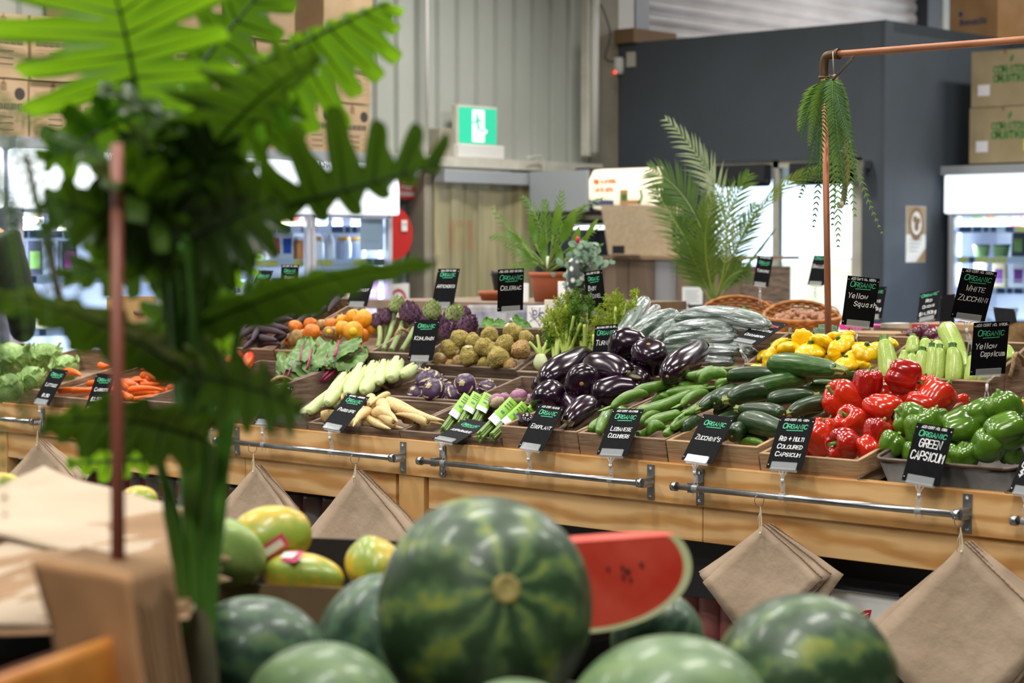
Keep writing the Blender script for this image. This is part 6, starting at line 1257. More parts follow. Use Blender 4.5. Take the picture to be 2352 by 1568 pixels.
# leeks behind the squash
lk = thing('leek_bunch', 'dark green leek tops behind the yellow squash', 'leeks', onY(1890, 780, 5.4))
for i, (a, b, w_) in enumerate((((1885, 795), (1880, 752), 9), ((1898, 795), (1893, 744), 10), ((1905, 790), (1912, 745), 8), ((1925, 795), (1908, 770), 8), ((1920, 790), (1918, 748), 8), ((1795, 790), (1785, 765), 6), ((1805, 790), (1812, 770), 5), ((1980, 795), (1978, 775), 12), ((1868, 795), (1862, 765), 6), ((1820, 785), (1818, 752), 3))):
    A, B_ = onY(*a, 5.38), onY(*b, 5.42); r_ = w_*5.9/FPX; mb = MB(); s_ = img(1, 0, .2)
    mb.grid(lambda u, v: A+(B_-A)*v+s_*((u-.5)*2*r_)+V((0, -.01*abs(2*u-1), 0)), 4, 4); o = mb.build('leek_leaf', 'leek', lk); o.modifiers.new('t', 'SOLIDIFY').thickness = .0015

# left part of the stall: lettuces, loose carrots, netted carrots, carrot bunches, purple carrots
def let(v):
    mb = MB(); mb.ball((0, 0, 0), .8, 20, 14); bump_verts(mb, 0, .15, 1.5, v)
    o = mb.build('lettuce', 'lettuce', origin=(0, 0, 0))
    for i in range(12):
        a = i*2.4; b = .3+.6*(i % 4)/4; l = MB(); d = V((math.cos(a)*math.sin(b+.6), math.sin(a)*math.sin(b+.6), math.cos(b+.6)))
        crumple(l, V((d.x*.3, d.y*.3, -.7)), V((d.x*.95, d.y*.95, d.z*.9+.25)), .55, (-math.sin(a), math.cos(a), 0), i+v*7); l.build('outer_leaf', 'lettuce', o)
    return o
for i, (c, r) in enumerate((((30, 830), 55), ((110, 820), 42), ((150, 845), 38), ((-40, 850), 50), ((20, 890), 40), ((75, 870), 36))):
    put_ball('lettuces', 'pale green wrapped lettuce', 'of the far left crate', 'lettuce', c, r, .03, (0, .95, .2), 'let%d' % (i % 2), lambda v=i: let(v % 2), roll=i)
CR['lettuce2'] = CR['lettuce']
def crt(v, m='carrot_skin', nm='carrot'):
    def ex(o, B): MB().lathe([(.35, -.49), (.2, -.51), (.0, -.51)], 8, Matrix.Translation((B(-.5), 0, 0))).build('crown', 'stem_green' if m == 'carrot_skin' else 'purple_carrot', o)
    return longproto(nm, m, [(0, -.5), (.6, -.49), (.95, -.44), (1, -.35), (.9, -.05), (.75, .2), (.5, .4), (.2, .49), (0, .5)], [.1, .5, -.3][v], 14, 0, 0, v, .08, ex)
for i in range(46):
    x, y = rnd.uniform(.03, .52), rnd.uniform(.04, .5); x0, x1, y0, zf, k = CR['carrot']; a = rnd.uniform(-.6, .6)+(math.pi if i % 2 else 0); r_ = rnd.uniform(.012, .016); L = rnd.uniform(.13, .18)
    p = V((x0+x, y0+y, zf+k*y-.035+.012*(i % 5))); d = V((math.cos(a), math.sin(a)*.9, k*math.sin(a)*.9))
    o = place('carrot%d' % (i % 3), lambda v=i: crt(v % 3), mframe(p, d, (0, 0, 1), (r_, r_, L))); o['category'] = 'carrot'; heap('loose carrots', o, 'loose orange carrot', 'of the carrot crate', p)
for i, (a, b, r) in enumerate((((300, 800), (345, 812), 11), ((312, 803), (372, 800), 12), ((340, 818), (375, 838), 10), ((352, 800), (365, 828), 11), ((150, 855), (185, 862), 9), ((230, 838), (250, 840), 8))):
    put_long('loose carrots', 'loose orange carrot', 'of the carrot crate', 'carrot', a, b, r, .05, 'carrot%d' % (i % 3), lambda v=i: crt(v % 3))
def netbag(v):
    mb = MB(); mb.lathe(smooth_path([(0, -.5), (.7, -.47), (1, -.2), (.95, .15), (.6, .32), (.25, .38), (.16, .44), (.3, .52)], 3), 24, None, 0, lambda a, k, r, z: (max(0, r)*(1+.10*math.cos(6*a+v)+.04*math.sin(13*a)), z)); o = mb.build('net_bag', 'carrot_skin', origin=(0, 0, 0))
    n = MB()
    for j in range(16):
        for sg in (-1, 1):
            n.tube([((1.05*math.sin(math.pi*min(1, .12+t*.75)) ** .7)*math.cos(sg*(t*2.2)+j*.39), (1.05*math.sin(math.pi*min(1, .12+t*.75)) ** .7)*math.sin(sg*(t*2.2)+j*.39), -.48+t*.95) for t in [q/12 for q in range(13)]], .022, 3, cap=False)
    n.build('red_netting', 'red_net', o); return o
for i, (a, b, r) in enumerate((((396, 842), (412, 775), 20), ((420, 820), (425, 700), 14), ((388, 815), (376, 770), 17), ((405, 855), (410, 810), 20), ((492, 850), (488, 805), 17), ((520, 852), (545, 815), 20), ((500, 870), (520, 835), 18), ((430, 835), (440, 795), 15), ((455, 850), (465, 800), 20), ((560, 845), (575, 815), 14))):
    put_long('netted carrots', 'red net bag of carrots', 'of the netted crate', 'net', a, b, r, .02, 'net%d' % (i % 2), lambda v=i: netbag(v % 2), cat='carrots')
for i in range(34):
    x0, x1, y0, zf, k = CR['purple']; x, y = rnd.uniform(.02, .36), rnd.uniform(.03, .42); r_ = rnd.uniform(.013, .017); L = rnd.uniform(.12, .17); a = rnd.uniform(-.5, .3)
    p = V((x0+x-.02, y0+y, zf+k*y-.02+.014*(i % 5)+.02*math.sin(math.pi*y/.42))); d = V((math.sin(a)+.5, -math.cos(a), -k*math.cos(a)))
    o = place('purplec%d' % (i % 2), lambda v=i: crt(v % 2, 'purple_carrot', 'purple_carrot'), mframe(p, d, (0, 0, 1), (r_, r_, L))); o['category'] = 'carrot'; heap('purple carrots', o, 'dusty purple carrot', 'of its crate', p)
for i, (a, b, r) in enumerate((((640, 778), (652, 772), 10), ((598, 758), (640, 765), 10), ((612, 745), (648, 752), 9), ((632, 740), (660, 735), 9), ((645, 765), (660, 760), 9), ((605, 790), (632, 790), 11), ((590, 775), (622, 779), 10))):
    p = onY(a[0], a[1], 4.98); q = onY(b[0], b[1], 4.92); r_ = r*7.5/FPX
    o = place('purplec%d' % (i % 2), None, mframe((p+q)/2, q-p, (0, 0, 1), (r_, r_, (q-p).length*1.8))); o['category'] = 'carrot'; heap('purple carrots', o, 'dusty purple carrot', 'of its crate', (p+q)/2)
# bunched carrots with green tops
for j, (c, lab) in enumerate((((510, 690), 'orange carrot bunch with upright green tops, left one behind the plant'), ((590, 700), 'orange carrot bunch whose green tops hide the tilted card'), ((415, 740), 'orange carrot bunch standing in the netted crate'))):
    p = onY(c[0], c[1]+10, 5.25 if j < 2 else 4.8); t = thing('carrot_bunch', lab, 'carrot bunch', p, 'carrot bunches with tops')
    for i in range(6): 
        a = rnd.uniform(0, 6.28); q = p+V((.02*math.cos(a), .02*math.sin(a), 0)); MB().tube([q, q+V((.012*math.cos(a), .012*math.sin(a), -.07)), q+V((.02*math.cos(a), .02*math.sin(a), -.15))], [.011, .009, .002], 8).build('carrot', 'carrot_skin', t)
    f = MB()
    for i in range(14): frond(f, p, V((rnd.uniform(-.6, .6), rnd.uniform(-.4, .4), 1)), rnd.uniform(.09, .14), w=.0016)
    tag(f.build('feathery_top', 'fennel_frond_dark', t), kind='stuff')
# brown paper carrier behind the stake
def pbag(label, a, b, Z):
    p, q = at(*a, Z), at(*b, Z); w_ = (q-p).dot(RR); h_ = (p-q).dot(UU); t = thing('paper_carrier_bag', label, 'paper bag', p-V((0, 0, h_))); mb = MB(); d = FF.copy(); d.z = 0
    for k in range(4):
        pass
    A = [p, p+RR*w_, p+RR*w_+d*.12, p+d*.12]; lo_ = [x-V((0, 0, h_)) for x in A]
    for x in A+lo_: mb.pt(x)
    for i in range(4): j = (i+1) % 4; mb.fc((i, j, 4+j, 4+i))
    mb.fc((4, 5, 6, 7)); o = mb.build('bag_body', 'kraft_tan', t); o.modifiers.new('p', 'SOLIDIFY').thickness = .002
    return t
mat('kraft_tan', 'C9A26C', 'BC935A', rough=.8, scale=5)
pb_ = pbag('upright brown paper carrier bag behind the stake', (246, 682), (346, 760), 7.2)
for x in (262, 322): tag(MB().lathe([(.014, 0), (.014, .002), (0, .002)], 14, mframe(at(x, 716, 7.19), -FF, (0, 0, 1), (1, 1.8, 1))).build('handle_hole', 'print_brown', pb_))

# ---------------------------------------------------------------- back stall behind, with baskets, onions, cartons
bs = thing('rear_stall', 'second timber stall behind, holding the wicker baskets', 'stall', (-4.8, 6.9, 0))
zb = 1.0
MB().box((-3.98, 7.05, zb-.04), (3.0, 1.2, .05)).build('top_board', 'pine_plain', bs); MB().box((-3.98, 6.43, zb-.11), (3.0, .04, .16)).build('front_board', 'pine', bs)
for x in (-5.4, -4.0, -2.6): MB().box((x, 6.5, .47), (.09, .09, .94)).build('leg', 'pine_post', bs); MB().box((x, 7.65, .47), (.09, .09, .94)).build('leg', 'pine_post', bs)
def basket(label, cpx, wpx, Y, tiltdeg, content):
    p = onY(*cpx, Y); Zc = (p-CAM).dot(FF); a = wpx*Zc/FPX/2; b = a*.72; hgt = p.z-.99; t = thing('wicker_basket', label, 'basket', p-V((0, 0, hgt)), 'wicker baskets on the rear stall')
    R = Matrix.Rotation(YAW, 3, 'Z') @ Matrix.Rotation(math.radians(tiltdeg), 3, 'X'); T = lambda x, y, z: p+R@V((x, y, z))
    def rim(an): return 1+.0*an, .10*a*(1-math.sin(an))*0+.30*a*max(0, math.sin(an))**1.5
    rows = 17
    for k in range(rows):
        f_ = k/(rows-1); mb = MB(); pts = []
        for i in range(0, 97):
            an = 2*math.pi*i/96; s_ = .68+.32*f_**.8; up_ = rim(an)[1]; z = -hgt+(hgt+up_)*f_
            wv = .012*a*(1 if (i//2+k) % 2 else -1)*1.2
            pts.append(T((a*s_+wv)*math.cos(an), (b*s_+wv)*math.sin(an), z))
        thick = .036*a if k < rows-1 else .055*a; mb.tube(pts, thick, 5, cap=False)
        if k == rows-1: mb.build('rim', 'wicker', t)
        else: mb.build('weave', 'wicker', t)
    mb = MB()
    for i in range(40):
        an = 2*math.pi*i/40; mb.tube([T(a*(.68+.32*f_**.8)*math.cos(an), b*(.68+.32*f_**.8)*math.sin(an), -hgt+(hgt+rim(an)[1])*f_) for f_ in (0, .35, .7, 1)], .016*a, 4)
    mb.build('stakes', 'wicker', t); MB().lathe([(.68, 0), (.68, .01), (0, .01)], 24, Matrix.Translation(p-V((0, 0, hgt))) @ R.to_4x4() @ Matrix.Diagonal((a, b, 1, 1))).build('base', 'wicker', t)
    hp = [T(a*1.02*math.cos(an), b*1.02*math.sin(an), rim(an)[1]+.10*a*math.sin((an-.1)/.7*math.pi)) for an in [.1+.07*q for q in range(11)]]
    MB().tube(hp, .02*a, 6).build('handle', 'wicker', t)
    return p, a, b, T
YB = 6.75
p1, a1, b1, T1 = basket('wicker basket of shallots behind the copper pole', (1842, 728), 176, YB, 8, None)
p2, a2, b2, T2 = basket('wicker basket under the Turmeric card, left of the shallots', (1698, 716), 172, YB+.03, 8, None)
def shal(v):
    o = MB().lathe(smooth_path([(0, -.9), (.2, -.95), (.7, -.7), (1, -.1), (.8, .5), (.35, .9), (.12, 1.3), (.08, 1.6)], 3), 14).build('shallot', 'shallot_skin', origin=(0, 0, 0)); return o
for i in range(70):
    q = math.sqrt(rnd.random())*.8; an = rnd.uniform(0, 6.28); p = T1(a1*q*math.cos(an), b1*q*math.sin(an), -.18*a1+.25*a1*(1-q)+.22*b1*q*math.sin(an)); r_ = rnd.uniform(.014, .02)
    o = place('shallot', lambda: shal(0), mframe(p, (rnd.uniform(-1, 1), rnd.uniform(-1, 1), rnd.uniform(-.2, 1)), (0, 1, 0), (r_, r_, r_*1.05))); o['category'] = 'shallot'; heap('shallots in the basket', o, 'brown shallot', 'of the basket', p)
def onion(v): 
    o = MB().lathe(smooth_path([(0, -.85), (.25, -.86), (.8, -.6), (1, 0), (.8, .55), (.35, .82), (.14, 1.05), (.12, 1.2)], 3), 18).build('red_onion', 'onion_red', origin=(0, 0, 0)); return o
mb = MB(); 
oc = thing('onion_crate', 'low wooden crate of red onions on the rear stall', 'crate', onY(2110, 800, 6.6))
cxm = onY(2115, 780, 6.6)
for c, s in (((0, -.15, -.035), (.7, .012, .06)), ((0, .15, -.01), (.7, .012, .09)), ((-.35, 0, -.02), (.012, .3, .07)), ((.35, 0, -.02), (.012, .3, .07)), ((0, 0, -.04), (.7, .3, .012))): MB().box(cxm+V(c), s).build('board', 'crate_wood', oc)
for i, (c, r) in enumerate((((2078, 775), 14), ((2092, 770), 15), ((2112, 765), 18), ((2138, 772), 20), ((2125, 758), 14), ((2100, 785), 15), ((2065, 785), 13), ((2155, 785), 15), ((2084, 790), 14), ((2060, 778), 9), ((2175, 780), 16))):
    p = onY(*c, 6.6); r_ = r*(p-CAM).dot(FF)/FPX; o = place('onion', lambda: onion(0), mframe(p, (rnd.uniform(-1, 1), rnd.uniform(-1, 1), .5), (0, 1, 0), (r_, r_, r_))); o['category'] = 'onion'; heap('red onions', o, 'dark red onion', 'of the rear crate', p)
def bxpx(name, label, cat, a, b, Y, dep, m, ex=None, mats=None):
    p, q = onY(*a, Y), onY(*b, Y); mb = MB(); mb.box(((p.x+q.x)/2, Y+dep/2, (p.z+q.z)/2), (abs(q.x-p.x), dep, abs(p.z-q.z)))
    if ex: ex(mb, V(((p.x+q.x)/2, Y-.001, (p.z+q.z)/2)), abs(q.x-p.x), abs(p.z-q.z))
    return tag(mb.build(name, [m]+(mats or []), bevel=.002), label, cat)
mat('brown_print_box', 'A8866A', '97755A', rough=.8, scale=5)
def bxx(mb, O, w, h):
    quad(mb, O, XH, ZH, -w*.42, w*.5, -h*.3, h*.4, 1)
    for x in (-.2, .05, .3): quad(mb, O-YH*.001, XH, ZH, w*x, w*(x+.05), -h*.15, h*.2, 2)
bxpx('printed_carton_tray', 'brown carton tray with dark red print behind the onions', 'carton', (2086, 742), (2200, 765), 7.0, .25, 'brown_print_box', bxx, ['can_red', 'label_white'])
bxpx('plain_carton_tray', 'plain tan carton tray behind the White Zucchini holder', 'carton', (2186, 744), (2262, 790), 6.95, .25, 'card_box')
bxpx('egg_carton', 'magenta and grey egg carton behind the Yellow Squash card', 'egg carton', (1928, 744), (2020, 760), 6.75, .12, 'pink_card')
bxpx('egg_carton', 'grey egg carton right of the magenta one', 'egg carton', (2022, 742), (2052, 762), 6.75, .12, 'offwhite_steel')
bxpx('low_board_crate', 'low pale board crate behind the squash, holding leeks', 'crate', (1930, 762), (2056, 790), 6.5, .2, 'crate_wood_light')
# potatoes in a sack at the right edge
sk_ = thing('hessian_sack', 'hessian sack of potatoes at the right edge', 'sack', onY(2345, 800, 6.2)); pc = onY(2345, 775, 6.2)
mb = MB(); mb.grid(lambda u, v: pc+V(((.09+.03*math.sin(v*9))*math.cos(u*2*math.pi)*(1+.1*math.sin(u*19)), .09*math.sin(u*2*math.pi), -.08+v*.12+.012*math.sin(u*25))), 40, 6, wrapu=True); mb.build('sack_cloth', 'burlap', sk_)
for i in range(8): 
    p = pc+V((rnd.uniform(-.06, .06), rnd.uniform(-.05, .05), rnd.uniform(-.02, .01))); o = MB().ball(p, .022, 12, 8, sc=(1.2, 1, .9)).build('potato', 'potato'); o['category'] = 'potato'; heap('potatoes in the sack', o, 'brown potato', 'in the hessian sack', p)
bxpx('pine_box', 'open pine box at the right edge by the Yellow Capsicum card', 'box', (2328, 795), (2440, 830), 5.7, .3, 'pine_plain')

# counter with pots behind the celeriac
tb = thing('display_table', 'low table holding the potted plants behind the artichokes', 'table', (-5.6, 6.9, 0))
zt2 = onY(1250, 695, 6.6).z
MB().box((-6.2, 6.85, zt2-.02), (1.3, .8, .04)).build('table_top', 'plank_grey', tb)
for x in (-6.75, -5.62):
    for y in (6.5, 7.2): MB().box((x, y, (zt2-.04)/2), (.06, .06, zt2-.04)).build('leg', 'plank_grey', tb)
zs_ = onY(1250, 756, 6.3).z
MB().box((-6.1, 6.25, zs_-.015), (1.4, .4, .03)).build('front_step', 'plank_grey', tb); MB().box((-6.1, 6.4, (zs_-.03)/2), (1.3, .04, zs_-.03)).build('step_support', 'plank_grey', tb)
mat('terracotta', 'A85A38', 'A0522F', rough=.7, scale=5); mat('palm_green', '4A6E2A', '36581E', rough=.4, trans=.25, tcol='86A83E', scale=10); mat('palm_pale', 'A3B088', '8CA070', rough=.5, trans=.2, scale=10); mat('frond_stem', '7E9A3E', rough=.5)
mat('areca', '4C7A24', '36601A', rough=.4, trans=.3, tcol='8EB43A', scale=10); mat('cyclamen_leaf', '4E6E52', '6E8A70', rough=.5, scale=30); mat('pink_flower', 'D6224E', rough=.5); mat('white_patterned', 'E8E8E4', '2E3A34', rough=.4, kind='voronoi', scale=30, ramp=(.2, .4))
def pot(label, cpx, rpx, hpx, Y, m='terracotta', name='plant_pot'):
    p = onY(*cpx, Y); k = (p-CAM).dot(FF)/FPX; r, h = rpx*k, hpx*k; return p, r, h
pz, pr_, ph = pot('', (1258, 625), 43, 68, 6.55)
ap = thing('potted_palm_plant', 'leafy green palm in a terracotta pot behind the Celeriac card', 'potted plant', pz-V((0, 0, ph)))
MB().lathe([(pr_*.7, -ph), (pr_*.92, -ph*.2), (pr_*.93, -ph*.15), (pr_*1.0, -ph*.15), (pr_*1.03, 0), (pr_*.95, 0), (pr_*.9, -.02)], 32, Matrix.Translation(pz)).build('pot', 'terracotta', ap)
MB().lathe([(pr_*.92, -.012), (0, -.005)], 20, Matrix.Translation(pz)).build('soil', 'print_brown', ap)
k = (pz-CAM).dot(FF)/FPX
for i, (t_, mid, ll, dep) in enumerate((((1385, 455), (1290, 480), 38, .0), ((1200, 450), (1250, 500), 40, .02), ((1125, 545), (1170, 520), 30, .0), ((1130, 475), (1190, 560), 32, -.02), ((1160, 560), (1220, 590), 34, -.03), ((1290, 440), (1280, 520), 40, .02), ((1340, 470), (1310, 500), 40, .0), ((1380, 520), (1320, 560), 30, .03), ((1170, 610), (1230, 600), 28, -.03), ((1385, 560), (1330, 590), 26, 0), ((1250, 460), (1255, 520), 40, .0), ((1220, 520), (1240, 560), 36, -.02))):
    T_ = onY(*t_, 6.55+dep); Mi = onY(*mid, 6.55+dep*.5); mb = MB(); pinnate(mb, bez([pz, pz+V((0, 0, .05)), Mi, T_], 14), 12, ll*k, 4.0*k, img(.7, .6, .3), .8, .25, .45, rw=.0035); mb.build('frond', ['areca', 'frond_stem'], ap)
for i, (a, b, w_) in enumerate((((1290, 560), (1320, 480), 20), ((1270, 540), (1285, 470), 16), ((1230, 560), (1215, 490), 15), ((1310, 590), (1330, 520), 16), ((1250, 600), (1240, 530), 14), ((1320, 600), (1350, 550), 14), ((1200, 560), (1165, 530), 12), ((1290, 605), (1270, 550), 15), ((1340, 560), (1375, 500), 9), ((1225, 600), (1190, 570), 12))):
    mb = MB(); A = onY(*a, 6.5); B_ = onY(*b, 6.48); broad(mb, A, B_, w_*k*.7, img(1, .2, .3)); mb.build('broad_leaf', 'areca', ap); MB().tube([pz, A], .002, 5).build('leaf_stalk', 'frond_stem', ap)
MB().tube([pz, pz+V((0, 0, .07))], .006, 6).build('plant_label', 'white_paper', ap)
for lab, c, r_, h_, Y, nm in (('shallow terracotta bowl left of the potted palm', (1140, 668), 42, 36, 6.75, 'terracotta_bowl'), ('small terracotta pot right behind the potted palm', (1312, 632), 18, 40, 6.8, 'terracotta_pot'), ('dark pot behind the Celeriac card', (1150, 622), 24, 45, 7.0, 'dark_pot')):
    p, r, h = pot('', c, r_, h_, Y); tag(MB().lathe([(r*.65, -h), (r*.93, -h*.25), (r, -h*.22), (r, 0), (r*.9, 0), (r*.85, -h*.3), (0, -h*.3)], 28, Matrix.Translation(p)).build(nm, 'black_plastic' if 'dark' in nm else 'terracotta'), lab, 'pot')
# clear tub with blue side, patterned tile box, cards
p = onY(1130, 730, 6.3)
tag(MB().box((p.x, 6.35, p.z), (.24, .18, .11), taper=.92).build('clear_tub', 'plastic_film', bevel=.01), 'clear plastic tub behind the leafy greens', 'tub'); 
o = bxpx('blue_ice_block', 'speckled blue slab inside the clear tub', 'slab', (1085, 715), (1180, 750), 6.33, .1, 'print_blue')
def tile(mb, O, w, h):
    N = -YH*.001; quad(mb, O+N, XH, ZH, -w*.45, w*.45, -h*.45, h*.45, 2)
    O2 = O+N*2
    for P in ([(-.35, .2), (-.1, -.05), (-.35, -.2)], [(-.3, .05), (0, -.2), (.1, -.4)], [(-.25, .4), (-.2, .1)], [(-.1, -.05), (.05, .1), (.1, .4)], [(.1, -.35), (.2, -.1), (.4, -.3)]): ribbon(mb, [(x*w, y*h) for x, y in P], .004, O2, XH, ZH, 1)
    ringf(mb, O2, XH, ZH, .2*w, .05*h, .1*w, .15*w, 1, 16); ringf(mb, O2, XH, ZH, -.12*w, .2*h, .06*w, .1*w, 1, 14)
bxpx('patterned_tile_box', 'white box with dark blue scribbled pattern', 'box', (1210, 702), (1262, 755), 6.3, .12, 'price_rail', tile, ['print_blue', 'white_paper'])
def cd_(mb, O, w, h): quad(mb, O, XH, ZH, -.05*w, .12*w, -.2*h, .35*h, 1)
bxpx('cream_card', 'cream card with a grey sketch behind the fennel', 'card', (1250, 688), (1300, 755), 6.15, .004, 'lightbox_off', cd_, ['grey_panel']) if 0 else None
mat('cream_paper', 'E4E0CC', rough=.7)
bxpx('cream_card', 'cream card with a grey sketch behind the fennel', 'card', (1250, 688), (1300, 755), 6.15, .006, 'cream_paper', cd_, ['grey_panel'])
bxpx('white_card', 'blank white card leaning by the terracotta pot', 'card', (1281, 646), (1305, 694), 6.5, .006, 'white_paper')
bxpx('white_tag', 'white star-edged tag behind the Celeriac card', 'tag', (1200, 650), (1214, 694), 6.5, .006, 'white_paper')
bxpx('blue_white_cooler', 'long pale cooler lid behind the clear tub', 'cooler', (1075, 700), (1245, 712), 6.5, .3, 'price_rail')
# cyclamen
cz = onY(1345, 640, 6.2); cy_ = thing('potted_cyclamen', 'grey-leaved cyclamen with one red bud in a white patterned pot', 'potted plant', onY(1330, 715, 6.2)); k = (cz-CAM).dot(FF)/FPX
MB().lathe([(.045, 0), (.055, .1), (.05, .2), (.03, .22)], 24, Matrix.Translation(onY(1330, 715, 6.2))).build('pot', 'white_patterned', cy_)
mb = MB()
for i in range(110):
    x = rnd.gauss(1338, 22); y = rnd.gauss(630, 42); 
    if i < 55: x, y = rnd.gauss(1350, 17), rnd.gauss(592, 12)
    y = min(705, max(560, y)); q = onY(x, y, 6.2+rnd.uniform(-.05, .03)); r_ = rnd.uniform(7, 12)*k; n = img(rnd.uniform(-.6, .6), rnd.uniform(.1, .8), rnd.uniform(.3, 1)); X = n.orthogonal().normalized(); Y_ = n.cross(X); b = len(mb.v); mb.v.append(q+n*r_*.2)
    for j in range(8): a = j*math.pi/4; mb.v.append(q+X*r_*math.cos(a)*(1 if j else .55)+Y_*r_*math.sin(a))
    for j in range(8): mb.fc((b, b+1+j, b+1+(j+1) % 8), 0, True)
tag(mb.build('foliage', 'cyclamen_leaf', cy_), kind='stuff'); mb = MB(); mb.ball(onY(1327, 551, 6.17), 6*k, 10, 8, sc=(.8, .8, 1.4)); mb.build('flower_bud', 'pink_flower', cy_); MB().tube([onY(1328, 556, 6.17), onY(1340, 600, 6.18)], .0015, 5).build('flower_stalk', 'frond_stem', cy_)

# tall palm behind the cucumbers
YP = 7.3; base = onY(1640, 700, YP); k = (base-CAM).dot(FF)/FPX
tp_ = thing('tall_palm', 'tall feathery palm standing before the bright doorway', 'palm', (base.x, base.y, 0))
MB().lathe([(.08, 0), (.11, base.z-.03), (.12, base.z), (.1, base.z), (0, base.z-.03)], 24, Matrix.Translation((base.x, base.y, 0))).build('tall_planter', 'dark_steel', tp_)
PF = [((1690, 560), (1690, 430), (1528, 272), 74, 26, 'palm_pale', (.75, .3, .5), -.05, .8), ((1640, 560), (1590, 430), (1492, 388), 92, 24, 'palm_green', (.5, .8, .3), -.1, .9), ((1690, 560), (1740, 420), (1905, 378), 60, 24, 'palm_green', (.2, .7, .8), .0, .7), ((1690, 640), (1730, 590), (1776, 530), 55, 18, 'palm_green', (.5, .7, .6), .05, .8), ((1610, 600), (1560, 520), (1500, 430), 66, 20, 'palm_green', (.6, .7, .3), -.12, .85),
      ((1640, 600), (1650, 500), (1720, 400), 80, 22, 'palm_green', (.8, -.3, .4), .06, .8), ((1590, 640), (1570, 590), (1560, 500), 60, 20, 'palm_green', (.9, .1, .4), -.08, .8), ((1660, 620), (1700, 560), (1735, 470), 66, 20, 'palm_green', (.8, -.1, .5), .02, .8), ((1630, 620), (1600, 560), (1640, 450), 74, 22, 'palm_green', (.9, .2, .3), -.15, .8), ((1620, 640), (1600, 620), (1580, 560), 56, 18, 'palm_green', (.9, .3, .3), -.1, .9), ((1660, 640), (1690, 620), (1720, 620), 46, 14, 'palm_green', (.3, .9, .3), .0, .9)]
for a, b, c, ll, n, m, sd, dy, an in PF:
    mb = MB(); pinnate(mb, bez([base, onY(*a, YP+dy*.4), onY(*b, YP+dy*.8), onY(*c, YP+dy)], 20), int(n*1.35), ll*k*1.22, 4.4*k, img(*sd), an, .22, .22, rw=.005, fold=.5); mb.build('frond', [m, 'frond_stem'], tp_)

# fern, garlic braid, stick and string hanging from the pipe elbow
FO = onY(1912, 182, 5.3); kf = (FO-CAM).dot(FF)/FPX
hf = thing('hanging_fern', 'green fern hanging from the corner of the copper pipe', 'fern', FO)
mat('fern_green', '66903E', '4C762C', rough=.5, trans=.3, tcol='98BE4A', scale=10); mat('fern_dark', '44703A', '335C30', rough=.5, trans=.2, scale=10); mat('garlic_skin', 'DDD2C4', 'BBAA98', rough=.6, scale=20, stretch=(3, 3, .5)); mat('dry_stalk', 'B79A72', '96794F', rough=.8, scale=40, stretch=(3, 3, .4))
FT = [((1850, 210), (1834, 300), 0, 22), ((1860, 220), (1838, 320), 1, 22), ((1870, 220), (1858, 335), 0, 22), ((1880, 230), (1875, 360), 1, 24), ((1890, 230), (1880, 430), 1, 20), ((1895, 230), (1890, 415), 0, 24), ((1900, 240), (1908, 400), 0, 24), ((1910, 240), (1925, 420), 0, 26), ((1915, 250), (1940, 430), 1, 22), ((1925, 250), (1955, 330), 1, 20), ((1930, 250), (1962, 400), 0, 22), ((1935, 300), (1965, 500), 0, 26), ((1940, 350), (2028, 540), 0, 17), ((1915, 350), (1912, 520), 1, 20), ((1890, 350), (1868, 525), 1, 20), ((1875, 350), (1836, 455), 1, 19), ((1920, 380), (1945, 470), 1, 24), ((1925, 400), (1925, 570), 0, 24), ((1905, 300), (1918, 480), 0, 22), ((1950, 330), (1968, 420), 1, 18), ((1935, 250), (1948, 300), 0, 22)]
for i, (a, b, dk, ll) in enumerate(FT):
    dy = rnd.uniform(-.05, .05); mb = MB(); pinnate(mb, bez([FO, onY((FO and (prj(FO)[0]+a[0])/2), 185, 5.3+dy), onY(*a, 5.3+dy), onY(*b, 5.3+dy)], 18), 34, ll*kf*1.05, 3.8*kf, img(.9, .2, rnd.uniform(-.3, .5)), 1.25, .15, .10, rw=.0012, jit=.12, fold=.1); mb.build('frond', ['fern_dark' if dk else 'fern_green', 'frond_stem'], hf)
gb = thing('garlic_braid', 'dry garlic braid hanging behind the fern', 'garlic braid', onY(1920, 172, 5.34))
pts = [onY(x, y, 5.34) for x, y in ((1918, 172), (1920, 200), (1922, 230), (1918, 255), (1925, 275), (1935, 300), (1942, 330), (1945, 400), (1935, 470))]
for ph_ in (0, 2.1, 4.2):
    mb = MB(); P = smooth_path([tuple(p) for p in pts], 4); mb.tube([V(p)+V((.004*math.cos(i*.7+ph_), .004*math.sin(i*.7+ph_), 0)) for i, p in enumerate(P)], .006, 6); mb.build('braided_stalk', 'dry_stalk', gb)
mb = MB(); 
for i in range(22):
    p = V(P[rnd.randint(0, 24)]); mb.tube([p, p+V((rnd.uniform(-.02, .02), -.01, rnd.uniform(-.005, .015)))], [.002, .0004], 4)
mb.build('dry_husk', 'dry_stalk', gb)
for i, c in enumerate(((1938, 275), (1944, 300), (1948, 328), (1938, 345), (1930, 470))):
    MB().lathe(smooth_path([(0, -.9), (.5, -.8), (1, -.1), (.7, .5), (.2, .9), (.12, 1.4)], 3), 16, Matrix.Translation(onY(*c, 5.31)) @ Matrix.Rotation(1, 4, 'X') @ Matrix.Scale(.0125, 4), 0, lambda a, k, r, z: (max(0, r)*(1+.08*math.cos(6*a)), z)).build('garlic_bulb', 'garlic_skin', gb)
mb = MB(); mb.tube([onY(1962, 128, 5.29), onY(1912, 184, 5.29)], .0035, 7); mb.tube([onY(1958, 136, 5.285), onY(1908, 190, 5.29)], .0025, 6); tag(mb.build('dry_stick', 'dark_stick'), 'dark dry stick leaning from the pipe to the fern', 'stick') if 0 else None
